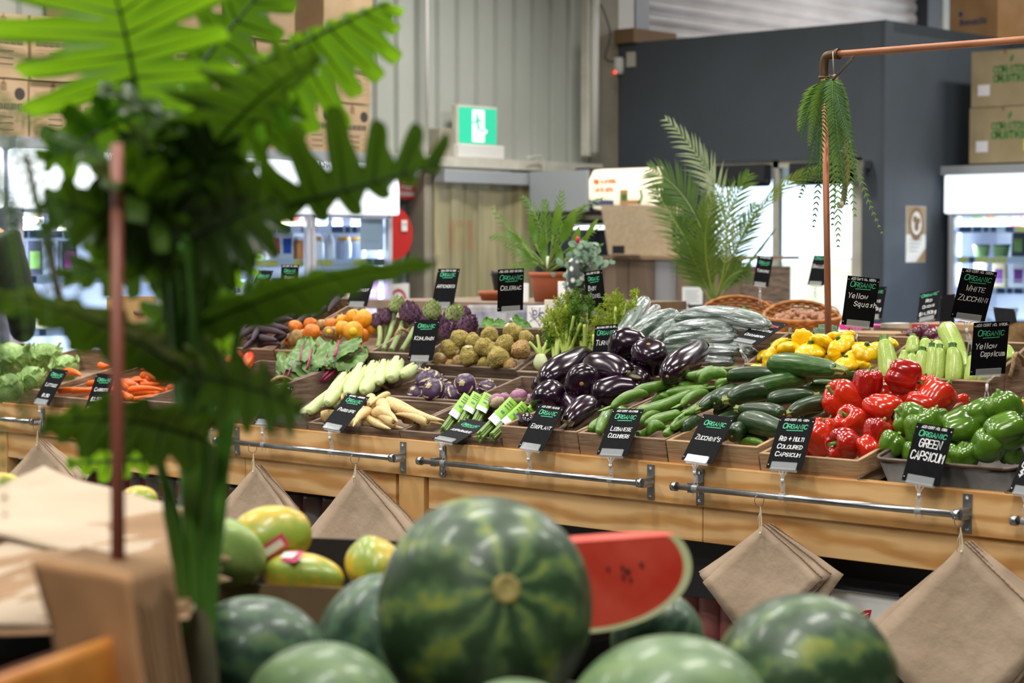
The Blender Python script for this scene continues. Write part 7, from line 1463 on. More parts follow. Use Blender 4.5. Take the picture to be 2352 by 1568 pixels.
mat('dark_stick', '5A5340', '453F33', rough=.8, scale=20); tag(mb.build('dry_stick', 'dark_stick'), 'dark dry stick leaning from the copper pipe to the fern', 'stick')
tag(MB().tube([onY(1913, 118, 5.28), onY(1915, 170, 5.29)], .0016, 6).build('string', 'twine'), 'pale string tied round the copper pipe corner', 'string')
# ---------------------------------------------------------------- foreground: melon table, papaya box, bags, large split-leaf plant
def stripes(name, dark, lite, n, dist, lo_, hi, rough=.42, pale=None):
    def mk():
        m = bpy.data.materials.new(name); m.use_nodes = True; nt = m.node_tree; N = nt.nodes; L = nt.links; b = N['Principled BSDF']; b.inputs['Roughness'].default_value = rough; b.inputs['Coat Weight'].default_value = .15
        tc = N.new('ShaderNodeTexCoord'); sp = N.new('ShaderNodeSeparateXYZ'); L.new(tc.outputs['Object'], sp.inputs[0])
        at_ = N.new('ShaderNodeMath'); at_.operation = 'ARCTAN2'; L.new(sp.outputs[1], at_.inputs[0]); L.new(sp.outputs[0], at_.inputs[1])
        mu = N.new('ShaderNodeMath'); mu.operation = 'MULTIPLY'; mu.inputs[1].default_value = n; L.new(at_.outputs[0], mu.inputs[0])
        ns = N.new('ShaderNodeTexNoise'); ns.inputs['Scale'].default_value = 5; ns.inputs['Detail'].default_value = 5; L.new(tc.outputs['Object'], ns.inputs[0])
        m2 = N.new('ShaderNodeMath'); m2.operation = 'MULTIPLY_ADD'; m2.inputs[1].default_value = dist; L.new(ns.outputs[0], m2.inputs[0]); L.new(mu.outputs[0], m2.inputs[2])
        si = N.new('ShaderNodeMath'); si.operation = 'SINE'; L.new(m2.outputs[0], si.inputs[0])
        n3 = N.new('ShaderNodeTexNoise'); n3.inputs['Scale'].default_value = 3.2; n3.inputs['Detail'].default_value = 4; L.new(tc.outputs['Object'], n3.inputs[0])
        ad = N.new('ShaderNodeMath'); ad.operation = 'MULTIPLY_ADD'; ad.inputs[1].default_value = 3.2; ad.inputs[2].default_value = -1.6; L.new(n3.outputs[0], ad.inputs[0])
        a2 = N.new('ShaderNodeMath'); a2.operation = 'ADD'; L.new(si.outputs[0], a2.inputs[0]); L.new(ad.outputs[0], a2.inputs[1])
        mr = N.new('ShaderNodeMapRange'); mr.inputs[1].default_value = lo_; mr.inputs[2].default_value = hi; L.new(a2.outputs[0], mr.inputs[0])
        r = N.new('ShaderNodeValToRGB'); r.color_ramp.elements[0].color = lin(dark); r.color_ramp.elements[1].color = lin(lite)
        if pale: e = r.color_ramp.elements.new(.45); e.color = lin(pale)
        L.new(mr.outputs[0], r.inputs[0]); L.new(r.outputs[0], b.inputs['Base Color']); return m
    SPEC[name] = mk
stripes('melon_striped', '2C4428', 'A2A83E', 9, 6.5, -.6, 2.1, pale='4E6A42')
stripes('melon_dark', '2E4A36', '6C8A4A', 12, 7, -.9, 2.0, pale='4A6A52')
stripes('melon_pale', '5E7A50', '8AA068', 8, 5, -1.2, 2.2, pale='6E8A5E')
stripes('papaya_skin', '8EA23C', 'DEB832', 3, 2.5, -.7, 1.4, .35)
stripes('papaya_green', '7E9A4E', '9AB25E', 5, 2, -.8, 1.6, .4)
mat('melon_flesh', 'CE3424', 'DE5442', rough=.4, scale=12, detail=4, sss=.1); mat('melon_rind', 'E2DEB4', 'CCD49C', rough=.4, scale=8); mat('melon_seed', '6A2A22', rough=.5)
mat('melon_scar', 'A89A5A', '8A7A44', rough=.8, scale=8); mat('scar_dark', '6A4A30', rough=.9)
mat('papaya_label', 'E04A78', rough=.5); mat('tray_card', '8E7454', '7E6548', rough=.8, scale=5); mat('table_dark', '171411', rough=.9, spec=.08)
ft = thing('fruit_table', 'low timber display table under the melons and papayas', 'table', (-2.4, 2.3, 0))
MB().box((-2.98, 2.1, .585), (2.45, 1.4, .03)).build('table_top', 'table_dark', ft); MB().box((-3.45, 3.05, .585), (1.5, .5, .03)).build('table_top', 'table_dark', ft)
for x in (-4.0, -1.85):
    for y in (1.6, 2.7): MB().box((x, y, .285), (.08, .08, .57)).build('leg', 'pine_post', ft)
def melon(lab, c, r, Z, ax, m, sc=(1, 1, 1.12), scar=True, kind='watermelon', roll=0, grp=None):
    p = at(c[0], c[1], Z); R_ = r*Z/FPX; mb = MB(); K = 28
    mb.lathe([(math.sin(math.pi*i/K), -math.cos(math.pi*i/K)) for i in range(K+1)], 48); bump_verts(mb, 0, .035, 1.0, c[0])
    for i, q in enumerate(mb.v):
        if q.z > .9: mb.v[i] = V((q.x, q.y, q.z-(q.z-.9)*.35))
    o = mb.build(kind, m, origin=(0, 0, 0))
    if scar:
        MB().lathe([(.14, .94), (.115, .985), (.08, .975)], 18, None, 0).build('stem_ring', 'melon_scar', o); MB().lathe([(.085, .965), (.05, .975), (0, .96)], 14).build('stem_scar', 'scar_dark', o)
    o.matrix_world = mframe(p, img(*ax), img(math.cos(roll), math.sin(roll), .2), (R_*sc[0], R_*sc[1], R_*sc[2])); tag(o, lab, 'watermelon' if kind == 'watermelon' else kind, grp); return o
melon('huge striped watermelon standing end-on, its round scar facing out, topmost of the pile', (1112, 1396), 246, 2.7, (.20, .28, .93), 'melon_striped', (1, 1.05, 1.1))
melon('striped watermelon with yellow flecks at the right of the pile', (1845, 1562), 197, 2.75, (-.9, -.15, .2), 'melon_striped', (1, 1, 1.1), False, roll=.5)
melon('pale plain green watermelon in front, below the red cut slice', (1540, 1690), 232, 2.5, (.95, -.1, .2), 'melon_pale', (1, 1, 1.1), False)
melon('dark striped watermelon just right of the plant stem', (590, 1520), 152, 2.9, (-.8, .3, .2), 'melon_dark', (1, 1, 1.1), False)
melon('dark watermelon mostly hidden left of the huge one', (870, 1480), 145, 3.0, (.4, .9, 0), 'melon_dark', (1, 1, 1.15), False)
melon('pale green watermelon at the bottom edge left of the huge one', (745, 1640), 165, 2.45, (.9, -.1, .3), 'melon_pale', (1, 1, 1.15), False)
melon('small dark bit of watermelon showing between the cut slice and the striped one', (1510, 1470), 110, 3.1, (.5, .5, .2), 'melon_dark', (1, 1, 1), False)
melon('light green watermelon at the bottom edge under the huge one', (1190, 1720), 160, 2.35, (.9, 0, .2), 'melon_pale', (1, 1, 1.1), False)
# cut quarter
cz_ = 2.95; O = at(1332, 1305, cz_); kx = cz_/FPX; cut = thing('watermelon_quarter', 'cut watermelon quarter, red flesh facing out beside the huge melon', 'watermelon', O); ux, uz, uy = img(1, .0, -.12), img(0, 1, 0), -img(0, 0, 1)
def qp(a, q=1.0): x = 262*kx*q*math.cos(a); z = -150*kx*q*math.sin(a); return O+ux*x+uz*min(z, 60*kx+.06*x)
mb = MB(); n = 72; RQ = [0, .3, .6, .925, .945, .97, 1.0]
for j, q in enumerate(RQ):
    for i in range(n+1): mb.v.append(qp(2*math.pi*i/n, q))
for j in range(len(RQ)-1):
    for i in range(n): mb.fc((j*(n+1)+i, j*(n+1)+i+1, (j+1)*(n+1)+i+1, (j+1)*(n+1)+i), 0 if j < 3 else 1)
mb.build('flesh_face', ['melon_flesh', 'melon_rind'], cut)
def rb(u, v): x = 262*kx*math.cos(2*math.pi*u)*math.cos(v*math.pi/2); z = -150*kx*math.sin(2*math.pi*u)*math.cos(v*math.pi/2); return O+ux*x+uz*min(z, 60*kx+.06*x-.0008)+uy*(190*kx*math.sin(v*math.pi/2))
MB().grid(rb, n, 14).build('rind', 'melon_dark', cut)
def tf(u, v): y = 150*kx*v; w_ = math.sqrt(max(0, 1-(60/150)**2-v*v*.55))*246*kx; x = w_*(2*u-1); return O+ux*x+uz*(60*kx+.06*x+.0006)+uy*y
MB().grid(tf, 20, 8).build('top_flesh', 'melon_flesh', cut)
for i in range(9):
    x = rnd.uniform(.1, .55); p = O+ux*(262*kx*x)+uz*(rnd.uniform(-.02, .012))-uy*.0006; MB().ball(p, .0034, 8, 5, sc=(1, .4, 1.6)).build('seed', 'melon_seed', cut)
# papayas in a tray
tr = thing('papaya_tray', 'brown cardboard tray of papayas with a black liner', 'tray', at(680, 1420, 3.35))
fr_ = thing('fruit_riser', 'timber riser under the papaya tray', 'riser', (-2.9, 2.7, .6))
A, B_ = at(300, 1322, 3.42), at(905, 1362, 3.3); d = (B_-A); d.z = 0; Xd = d.normalized(); Yd = V((-Xd.y, Xd.x, 0)); w_ = d.length; zt_ = (A.z+B_.z)/2
def tbx(nm, x0, x1, y0, y1, z0, z1, m): mb = MB(); R = Matrix((Xd, Yd, ZH)).transposed(); mb.box(A+Xd*(x0+x1)/2+Yd*(y0+y1)/2+V((0, 0, (z0+z1)/2-A.z)), (x1-x0, y1-y0, z1-z0), R); return mb.build(nm, m, tr)
tbx('front_wall', 0, w_, 0, .006, zt_-.11, zt_, 'tray_card'); tbx('back_wall', 0, w_, .34, .346, zt_-.11, zt_+.03, 'black_board'); tbx('side_wall', 0, .006, 0, .34, zt_-.11, zt_, 'tray_card'); tbx('side_wall', w_-.006, w_, 0, .34, zt_-.11, zt_+.02, 'black_board'); tbx('tray_floor', 0, w_, 0, .34, zt_-.115, zt_-.105, 'tray_card')
def papaya(lab, c, r, Z, ax, sc, m='papaya_skin', stk=None, scar=False, roll=0):
    p = at(c[0], c[1], Z); R_ = r*Z/FPX; mb = MB(); mb.lathe(smooth_path([(0, -1), (.4, -.95), (.82, -.62), (1, -.1), (.92, .4), (.65, .8), (.3, .98), (0, 1)], 4), 32, None, 0, lambda a, k, r, z: (max(0, r)*(1+.03*math.cos(5*a)), z)); o = mb.build('papaya', m, origin=(0, 0, 0))
    if scar: MB().lathe([(.2, .985), (.14, 1.0), (0, .99)], 12).build('stem_scar', 'scar_dark', o)
    M = mframe(p, img(*ax), img(math.cos(roll), math.sin(roll), .2), (R_, R_, R_*sc)); o.matrix_world = M; tag(o, lab, 'papaya')
    if stk:
        q = at(stk[0], stk[1], Z-.2); n = (q-p).normalized(); d_ = FF; hit = None
        # sticker sits just proud of the skin towards the viewer
        Mi = M.inverted(); a_ = Mi@CAM; b_ = Mi@q; dd = (b_-a_).normalized(); tt = -a_.dot(dd); cl = a_+dd*tt; h2 = max(0, 1.03-cl.length_squared); P_ = M@(cl-dd*math.sqrt(h2)); nn = (P_-p).normalized(); X = UU.cross(nn).normalized(); Y_ = nn.cross(X)
        a0 = stk[2]; X2 = X*math.cos(a0)+Y_*math.sin(a0); Y2 = nn.cross(X2); s = MB(); 
        s.grid(lambda u, v: P_+X2*((u-.5)*.05)+Y2*((v-.5)*.026)+nn*(.006-.25*((u-.5)*.05)**2/.05-.006), 6, 3); 
        kk = s.build('fruit_sticker', 'papaya_label', None); kk.location = kk.location+nn*.004; kk.parent = o; kk.matrix_parent_inverse = M.inverted()
        s = MB(); s.grid(lambda u, v: P_+X2*((u-.5)*.036)+Y2*((v-.5)*.014)+nn*.006, 4, 2); kk = s.build('sticker_patch', 'white_paper', None); kk.parent = o; kk.matrix_parent_inverse = M.inverted()
    return o
MB().box(A+Xd*w_/2+Yd*.17+V((0, 0, (zt_-.115+.6)/2-A.z)), (w_*.95, .3, zt_-.115-.602), Matrix((Xd, Yd, ZH)).transposed()).build('riser_box', 'pine_post', fr_)
papaya('yellow-green papaya with pink sticker, uppermost in its tray', (620, 1232), 72, 3.45, (.75, .1, -.2), 1.32, stk=(628, 1255, .6), roll=1)
papaya('plain green papaya next to the plant stem', (528, 1268), 72, 3.35, (-.55, .6, .5), 1.25, 'papaya_green', roll=2)
papaya('low yellow papaya with small pink mark at the tray front', (698, 1325), 54, 3.38, (.9, -.1, .2), 1.75, stk=(668, 1280, .1), roll=0)
papaya('yellow-green papaya end-on, dark stem end facing out', (858, 1300), 64, 3.4, (.25, -.35, .85), 1.3, scar=True, roll=3)
for c in ((318, 1180), (0, 1150)): q = at(c[0], c[1], 3.7); tag(MB().box((q.x, q.y, (q.z+.6)/2-.01), (.3, .3, q.z-.62)).build('papaya_box', 'tray_card'), 'cardboard box holding the papaya '+('behind the stake' if c[0] else 'at the far left edge'), 'box')
papaya('yellow papaya peeking above the pale bag pile behind the stake', (318, 1150), 34, 3.7, (.9, .1, 0), 1.3, roll=1)
papaya('yellow papaya at the far left edge above the bag pile', (0, 1120), 34, 3.7, (.9, .1, 0), 1.5, roll=1)
# pile of pale paper bags, standing sheets, crate corner
pl = thing('paper_bag_pile', 'fanned pile of pale brown paper bags behind the stake', 'paper bags', at(200, 1310, 2.8))
mat('kraft_pale', 'C2AE96', 'B6A188', rough=.85, scale=4, detail=5, bump=.2, bscale=9, bdist=.02); mat('kraft_mid', 'A3815E', '967452', rough=.85, scale=4, detail=4); mat('kraft_warm', 'BE9064', 'B08256', rough=.85, scale=3)
def sheet(par, nm, Q, m, warp=.006, th=.001, seed=0):
    P = [at(*q) for q in Q]; mb = MB(); N_ = (P[1]-P[0]).cross(P[3]-P[0]).normalized()
    mb.grid(lambda u, v: P[0]*(1-u)*(1-v)+P[1]*u*(1-v)+P[2]*u*v+P[3]*(1-u)*v+N_*(warp*math.sin(3*u+2*v+seed)+warp*.6*noise.noise(V((u*3, v*3, seed)))), 12, 12); o = mb.build(nm, m, par); o.modifiers.new('paper', 'SOLIDIFY').thickness = th; return o
for i in range(20):
    j = i*1.0; a = rnd.uniform(-14, 14)
    sheet(pl, 'paper_bag', [(100+a, 1070+j*5, 3.15), (470+a*2+j*3, 1178+j*8, 3.0), (235+a, 1300+j*5, 2.75), (-190, 1185+j*6, 2.9)], 'kraft_pale' if i < 8 else 'kraft_mid', .008, seed=i)
for i in range(26):
    a = rnd.uniform(-40, 40); y = 1205+i*7; z = 2.95-.018*i
    sheet(pl, 'paper_bag', [(60+a, y, z), (440+a*.5, y-25+rnd.uniform(-12, 12), z), (430+a*.5, y+50, z-.12), (-120+a, y+75, z-.12)], 'kraft_mid' if i % 3 else 'kraft_pale', .006, seed=i*1.7)
up_ = thing('folded_carrier_bags', 'upright block of folded brown carrier bags in front of the stake', 'paper bags', at(240, 1560, 2.25))
for i in range(10):
    sheet(up_, 'folded_bag', [(76+i*13, 1282-i*3, 2.2+.03*i), (300+i*11, 1318-i*3, 2.1+.03*i), (352+i*9, 1640, 2.1+.03*i), (150+i*13, 1600, 2.2+.03*i)], 'kraft_warm' if i == 0 else 'kraft_mid', .004, .004, i)
bx_ = thing('timber_box', 'honey-coloured timber box corner at the bottom left', 'box', at(120, 1640, 2.1))
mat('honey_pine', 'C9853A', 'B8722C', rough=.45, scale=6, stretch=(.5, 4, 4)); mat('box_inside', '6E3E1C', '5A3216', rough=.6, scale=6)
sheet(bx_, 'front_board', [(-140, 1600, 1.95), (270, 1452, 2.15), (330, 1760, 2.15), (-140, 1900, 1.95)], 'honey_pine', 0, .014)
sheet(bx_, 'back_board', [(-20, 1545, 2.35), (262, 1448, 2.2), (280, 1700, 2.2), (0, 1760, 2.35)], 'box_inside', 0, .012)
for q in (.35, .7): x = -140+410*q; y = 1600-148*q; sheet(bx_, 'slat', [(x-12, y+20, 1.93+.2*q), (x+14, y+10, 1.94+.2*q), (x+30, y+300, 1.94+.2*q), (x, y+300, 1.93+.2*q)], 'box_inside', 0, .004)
melon('dark purple fruit at the far left edge beside the folded bags', (0, 1405), 42, 2.6, (0, 1, 0), 'eggplant_skin', (1, 1, 1), False, 'avocado')
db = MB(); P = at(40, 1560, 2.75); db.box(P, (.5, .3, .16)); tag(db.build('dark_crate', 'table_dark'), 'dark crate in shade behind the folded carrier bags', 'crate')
# stake
s0, s1 = at(272, 1700, 2.3), at(268, 330, 2.3)
tag(MB().tube([s0, s1], 17*2.3/FPX, 16).build('plant_stake', 'stake_brown'), 'reddish brown round stake standing in front of the big plant', 'stake') if 0 else None
mat('stake_brown', '8A4E3C', '7A4234', rough=.45, scale=8, stretch=(3, 3, .3))
tag(MB().tube([s0, s1], [17.5*2.3/FPX, 14.5*2.3/FPX], 16).build('plant_stake', 'stake_brown'), 'reddish brown round stake rising through the big leaves', 'stake')

# big split-leaf plant
mat('phil_dark', '2A4012', '3C581A', rough=.33, trans=.3, tcol='567C12', scale=6, coat=.15); mat('phil_mid', '324F16', '42661C', rough=.33, trans=.42, tcol='6A9A18', scale=6, coat=.1); mat('phil_bright', '4E8414', '5C961C', rough=.38, trans=.55, tcol='86B81C', scale=5); mat('phil_rib', '1E3A12', rough=.4); mat('phil_stem', '5C8E30', '447422', rough=.35, scale=10, stretch=(3, 3, .5)); mat('phil_trunk', '6A6248', '4E4A36', rough=.7, scale=14)  # phil_bright puts the backlight of the top leaves into a lighter green
ph = thing('split_leaf_plant', 'large dark split-leaf plant filling the left foreground', 'plant', at(450, 1640, 2.5))
PZ = 2.5
def phil(B, T, lat, W, lobes, m, arch=.12, droop=.25, wl=1.0, wr=1.0, Zb=PZ, Zt=PZ, deep=.62, seed=0, pet=True):
    b0, t0 = at(B[0], B[1], Zb), at(T[0], T[1], Zt); L = (t0-b0).length; T_ = (t0-b0).normalized(); s_ = img(*lat); s_ = (s_-T_*s_.dot(T_)).normalized(); N = T_.cross(s_)
    if N.z < 0: N = -N
    mid = lambda s: b0.lerp(t0, s)+N*(arch*L*math.sin(math.pi*s))
    Wm = W*PZ/FPX; mb = MB(); ns, ntt = lobes*14, 9
    for sg, wf in ((-1, wl), (1, wr)):
        bb = len(mb.v)
        for i in range(ns+1):
            s = i/ns; env = (math.sin(math.pi*min(1, s*.9+.08)) ** .55)*(1-.35*s); ph_ = (s*lobes) % 1; lob = (1-abs(2*ph_-1)**4.2); w_ = Wm*env*wf*((1-deep)+deep*lob)*(1+.12*math.sin(seed+i//14*2.1))
            if s > .97: w_ *= (1-s)/.03*.8+.1
            ang = math.radians(112-80*s)   # base lobes point back, tip lobes forward
            dirn = T_*math.cos(ang)+s_*sg*math.sin(ang)
            lobc = (math.floor(s*lobes)+.5)/lobes; 
            for j in range(ntt+1):
                t = j/ntt; s2 = s+(lobc-s)*(.0+.35*t) if w_ > 0 else s
                p = mid(min(1, max(0, s2)))+dirn*(w_*t)-N*(droop*w_*t*t)+N*(.05*Wm*math.sin(ph_*math.pi*2)*t)
                mb.v.append(p)
        for i in range(ns):
            for j in range(ntt): q = (bb+i*(ntt+1)+j, bb+(i+1)*(ntt+1)+j, bb+(i+1)*(ntt+1)+j+1, bb+i*(ntt+1)+j+1); mb.fc(q if sg > 0 else q[::-1], 0, True)
        for l in range(lobes):
            s = (l+.5)/lobes; env = (math.sin(math.pi*min(1, s*.9+.08)) ** .55)*(1-.35*s); w_ = Wm*env*wf*.86; ang = math.radians(112-80*s); dirn = T_*math.cos(ang)+s_*sg*math.sin(ang)
            mb.tube([mid(s)+dirn*(w_*t)-N*(droop*w_*t*t-.0006) for t in (0, .25, .5, .75, .95)], [.0016, .0014, .0012, .0009, .0004], 4, 1, cap=False)
    mb.tube([mid(i/14)+N*.0006 for i in range(15)], [.0032*(1-.7*i/14) for i in range(15)], 6, 1)
    lf = mb.build('leaf', [m, 'phil_rib'], ph)
    if pet: 
        c = at(450, 1180, PZ); e = at(455, 1420, PZ); MB().tube(bez([e, c.lerp(e, .3)+(b0-c)*.1, c+(b0-c)*.35+V((0, 0, -.02)), b0-T_*.03, b0], 14), [.008]*5+[.0055]*5+[.0042]*5, 10).build('leaf_stalk', 'phil_stem', ph)
    return lf
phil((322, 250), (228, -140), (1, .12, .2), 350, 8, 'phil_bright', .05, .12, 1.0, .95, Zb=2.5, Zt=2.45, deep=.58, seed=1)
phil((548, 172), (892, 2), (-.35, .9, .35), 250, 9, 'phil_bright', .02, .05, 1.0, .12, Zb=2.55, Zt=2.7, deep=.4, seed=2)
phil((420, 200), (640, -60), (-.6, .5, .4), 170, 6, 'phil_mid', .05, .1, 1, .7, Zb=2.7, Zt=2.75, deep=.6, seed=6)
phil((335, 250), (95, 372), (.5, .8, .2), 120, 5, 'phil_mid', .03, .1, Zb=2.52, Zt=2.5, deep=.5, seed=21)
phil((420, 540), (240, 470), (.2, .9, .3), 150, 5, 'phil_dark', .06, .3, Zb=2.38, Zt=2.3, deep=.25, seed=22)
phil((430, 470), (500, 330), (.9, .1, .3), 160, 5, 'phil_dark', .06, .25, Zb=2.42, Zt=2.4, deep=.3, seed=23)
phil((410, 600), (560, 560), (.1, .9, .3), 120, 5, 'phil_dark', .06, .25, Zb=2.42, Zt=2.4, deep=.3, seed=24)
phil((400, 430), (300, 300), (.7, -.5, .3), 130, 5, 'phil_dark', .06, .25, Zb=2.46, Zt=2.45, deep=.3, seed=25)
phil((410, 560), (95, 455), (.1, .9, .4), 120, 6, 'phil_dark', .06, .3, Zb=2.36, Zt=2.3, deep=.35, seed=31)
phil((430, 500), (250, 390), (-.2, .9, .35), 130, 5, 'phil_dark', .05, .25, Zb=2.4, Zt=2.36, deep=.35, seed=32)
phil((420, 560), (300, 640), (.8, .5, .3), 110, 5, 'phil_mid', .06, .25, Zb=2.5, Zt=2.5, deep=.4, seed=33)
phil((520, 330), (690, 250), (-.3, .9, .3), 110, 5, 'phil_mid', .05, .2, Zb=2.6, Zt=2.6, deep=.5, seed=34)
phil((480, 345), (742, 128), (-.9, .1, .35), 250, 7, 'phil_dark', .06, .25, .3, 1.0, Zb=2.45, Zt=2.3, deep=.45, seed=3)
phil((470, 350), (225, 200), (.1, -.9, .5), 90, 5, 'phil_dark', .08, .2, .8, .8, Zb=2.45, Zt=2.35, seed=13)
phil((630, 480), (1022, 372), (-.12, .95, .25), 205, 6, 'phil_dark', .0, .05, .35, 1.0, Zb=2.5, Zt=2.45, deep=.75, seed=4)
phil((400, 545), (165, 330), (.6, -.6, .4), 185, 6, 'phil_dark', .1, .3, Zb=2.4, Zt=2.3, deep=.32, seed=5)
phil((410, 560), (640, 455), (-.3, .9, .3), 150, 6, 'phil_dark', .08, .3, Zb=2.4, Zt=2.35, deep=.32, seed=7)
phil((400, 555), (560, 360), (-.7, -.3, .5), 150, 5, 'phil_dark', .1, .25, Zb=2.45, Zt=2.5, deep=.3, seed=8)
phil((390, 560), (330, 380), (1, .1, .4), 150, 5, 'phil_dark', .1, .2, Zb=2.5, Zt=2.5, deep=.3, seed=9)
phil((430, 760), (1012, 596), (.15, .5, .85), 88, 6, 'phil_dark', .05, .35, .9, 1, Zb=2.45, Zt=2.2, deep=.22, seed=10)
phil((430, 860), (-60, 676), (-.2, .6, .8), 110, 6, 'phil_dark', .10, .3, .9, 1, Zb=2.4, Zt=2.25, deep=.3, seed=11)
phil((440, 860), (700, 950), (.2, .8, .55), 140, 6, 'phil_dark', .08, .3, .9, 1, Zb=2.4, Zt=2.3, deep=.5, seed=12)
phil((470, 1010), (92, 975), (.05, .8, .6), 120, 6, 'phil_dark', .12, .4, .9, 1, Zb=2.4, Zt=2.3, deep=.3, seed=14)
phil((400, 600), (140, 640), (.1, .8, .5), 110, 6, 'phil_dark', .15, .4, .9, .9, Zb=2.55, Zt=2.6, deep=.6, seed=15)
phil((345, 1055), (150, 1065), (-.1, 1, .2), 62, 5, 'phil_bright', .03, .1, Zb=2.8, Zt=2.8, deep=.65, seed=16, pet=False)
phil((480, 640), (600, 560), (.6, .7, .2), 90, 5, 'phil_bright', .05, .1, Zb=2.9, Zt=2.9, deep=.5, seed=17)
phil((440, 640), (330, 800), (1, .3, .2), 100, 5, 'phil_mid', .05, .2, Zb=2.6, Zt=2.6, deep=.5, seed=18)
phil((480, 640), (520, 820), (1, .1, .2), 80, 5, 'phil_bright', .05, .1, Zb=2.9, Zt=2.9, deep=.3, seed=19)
for i, (x0, x1, xt, yt) in enumerate(((440, 395, 350, 1000), (455, 430, 420, 800), (465, 470, 470, 760), (470, 500, 540, 920), (450, 405, 375, 1100), (460, 450, 440, 620), (468, 490, 545, 860))):
    MB().tube(bez([at(x0, 1580, PZ), at(x0, 1420, PZ), at(x1, 1150, PZ+.02*(i-3)), at(xt, yt, PZ+.02*(i-3))], 12), [.012]*4+[.0105]*5+[.007]*4, 10).build('leaf_stalk', 'phil_stem', ph)
MB().tube([at(455, 1760, PZ), at(455, 1560, PZ), at(450, 1420, PZ), at(448, 1330, PZ)], [.027, .026, .022, .012], 14).build('trunk', 'phil_trunk', ph)
# fern fronds hanging at the far left, in front
lf = thing('hanging_fern', 'dark blurred fern fronds hanging at the far left edge', 'fern', at(-40, 300, 2.2))
for i, (a, b, c, dk) in enumerate((((-60, 150), (120, 380), (260, 330), 1), ((-60, 300), (60, 520), (70, 960), 0), ((-40, 250), (130, 450), (110, 820), 1), ((-60, 200), (160, 430), (185, 700), 1), ((-50, 420), (0, 700), (12, 1200), 1), ((-60, 380), (100, 560), (230, 640), 1), ((-60, 80), (60, 160), (170, 120), 1), ((-60, 350), (60, 400), (20, 600), 0), ((-80, 700), (20, 800), (60, 980), 0))):
    mb = MB(); pinnate(mb, bez([at(*a, 2.2), at(*b, 2.2+.02*i), at(*c, 2.2+.02*i)], 16), 22, 30*2.2/FPX*1.0, 9*2.2/FPX, img(.9, .2, .2), 1.3, .15, .08, rw=.0012, fold=.1); mb.build('frond', ['fern_dark', 'frond_stem'], lf)
tw = MB(); tw.tube(bez([at(60, 360, 2.6), at(110, 560, 2.6), at(140, 720, 2.6)], 8), .004, 6); tw.tube(bez([at(120, 440, 2.6), at(105, 640, 2.6), at(170, 740, 2.6)], 8), .003, 6)
tag(tw.build('bare_twig', 'dark_stick'), 'bare grey twig among the ferns at the far left', 'twig')

# shopper standing at the far left edge, seen from behind; only the sleeve enters the picture
mat('jacket', '2E3A22', '26301E', rough=.8, scale=8, bump=.3, bscale=6, bdist=.02); mat('trousers', '20242E', rough=.8); mat('skin', 'C89878', rough=.5, sss=.1); mat('hair', '3A2A20', rough=.6); mat('shoe', '1A1A1A', rough=.5)
gp = at(-100, 577, 8.3); gx, gy = gp.x, gp.y
pe_ = thing('person', 'person in a dark green jacket at the far left edge, back turned', 'person', (gx, gy, 0))
def skin(name, pts, edges, rad, m, par, sub=2):
    me = bpy.data.meshes.new(name); me.from_pydata([V(p)-worigin(par) for p in pts], edges, []); o = bpy.data.objects.new(name, me); COL.objects.link(o); o.parent = par; me.materials.append(MT(m))
    md = o.modifiers.new('skin', 'SKIN'); md.use_smooth_shade = True
    for i, r in enumerate(rad): me.skin_vertices[0].data[i].radius = r if isinstance(r, tuple) else (r, r); me.skin_vertices[0].data[i].use_root = i == 0
    s = o.modifiers.new('sub', 'SUBSURF'); s.levels = sub; s.render_levels = sub; return o
Rp, Fp = V((RR.x, RR.y, 0)), V((FF.x, FF.y, 0)).normalized()
G_ = lambda r, f, z: V((gx, gy, 0))+Rp*r+Fp*f+V((0, 0, z))
# continuous body: pelvis, spine, neck, head, arms to the wrists, legs to the feet
pts = [G_(0, 0, .95), G_(0, 0, 1.12), G_(0, -.01, 1.32), G_(0, .0, 1.48), G_(0, .02, 1.56), G_(0, .04, 1.66), G_(0, .05, 1.74), G_(-.19, 0, 1.44), G_(-.24, .03, 1.17), G_(-.22, .15, .98), G_(.19, 0, 1.44), G_(.25, .03, 1.17), G_(.22, .2, 1.02), G_(-.1, 0, .88), G_(-.11, .02, .48), G_(-.11, 0, .08), G_(-.12, .14, .04), G_(.1, 0, .88), G_(.11, .02, .48), G_(.11, 0, .08), G_(.12, .14, .04)]
ed = [(0, 1), (1, 2), (2, 3), (3, 4), (4, 5), (5, 6), (3, 7), (7, 8), (8, 9), (3, 10), (10, 11), (11, 12), (0, 13), (13, 14), (14, 15), (15, 16), (0, 17), (17, 18), (18, 19), (19, 20)]
skin('body', pts, ed, [.14, .13, .15, .10, .055, .09, .08, .065, .045, .032, .065, .045, .032, .085, .058, .042, .035, .085, .058, .042, .035], 'skin', pe_)
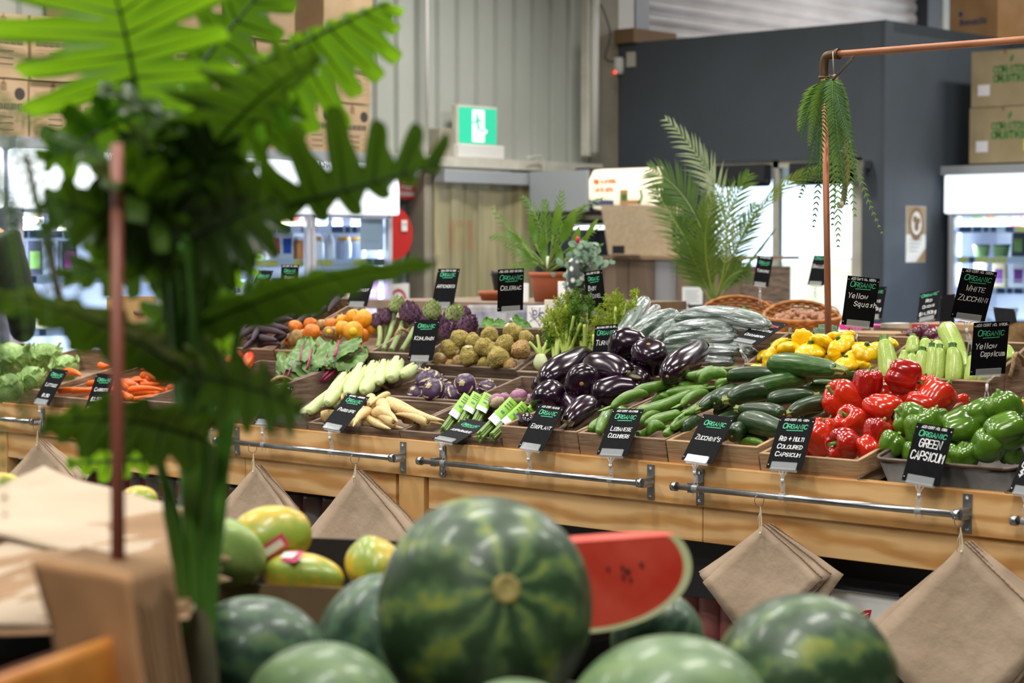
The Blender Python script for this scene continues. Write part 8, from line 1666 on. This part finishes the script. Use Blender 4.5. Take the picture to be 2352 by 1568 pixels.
skin('jacket', [G_(0, 0, .9), G_(0, 0, 1.12), G_(0, -.01, 1.32), G_(0, 0, 1.46), G_(0, .01, 1.52), G_(-.2, 0, 1.43), G_(-.255, .02, 1.17), G_(-.23, .13, 1.0), G_(.2, 0, 1.43), G_(.265, .02, 1.17), G_(.23, .17, 1.03)], [(0, 1), (1, 2), (2, 3), (3, 4), (3, 5), (5, 6), (6, 7), (3, 8), (8, 9), (9, 10)], [.185, .18, .185, .13, .085, .095, .072, .055, .095, .072, .055], 'jacket', pe_)
skin('trousers', [G_(0, 0, .95), G_(-.1, 0, .86), G_(-.11, .02, .48), G_(-.11, 0, .1), G_(.1, 0, .86), G_(.11, .02, .48), G_(.11, 0, .1)], [(0, 1), (1, 2), (2, 3), (0, 4), (4, 5), (5, 6)], [.155, .11, .078, .065, .11, .078, .065], 'trousers', pe_)
mb = MB(); mb.ball(G_(0, .02, 1.72), .112, 20, 14, sc=(.92, 1.05, 1.1)); bump_verts(mb, 0, .0, 1, 0); mb.build('hair', 'hair', pe_)
for sx in (-1, 1):
    mb = MB(); mb.ball(G_(.12*sx, .08, .045), .055, 14, 8, sc=(1, 1, .8)); mb.ball(G_(.12*sx, .16, .04), .05, 14, 8, sc=(1, 1, .75)); mb.build('shoe', 'shoe', pe_)
    w = G_(.22*sx, .17 if sx < 0 else .21, .97 if sx < 0 else .99)
    hpts = [w, w+Fp*.05-ZH*.02, w+Fp*.085+Rp*.03-ZH*.03, w+Fp*.125+Rp*.03-ZH*.05, w+Fp*.095+Rp*.01-ZH*.03, w+Fp*.14+Rp*.01-ZH*.055, w+Fp*.095-Rp*.01-ZH*.03, w+Fp*.138-Rp*.01-ZH*.055, w+Fp*.085-Rp*.03-ZH*.03, w+Fp*.12-Rp*.032-ZH*.05, w+Fp*.03-Rp*.04*sx-ZH*.01, w+Fp*.06-Rp*.055*sx-ZH*.03]
    skin('hand', hpts, [(0, 1), (1, 2), (2, 3), (1, 4), (4, 5), (1, 6), (6, 7), (1, 8), (8, 9), (0, 10), (10, 11)], [.026, .03, .010, .008, .010, .008, .010, .008, .009, .007, .011, .008], 'skin', pe_, 2)
label_heaps()
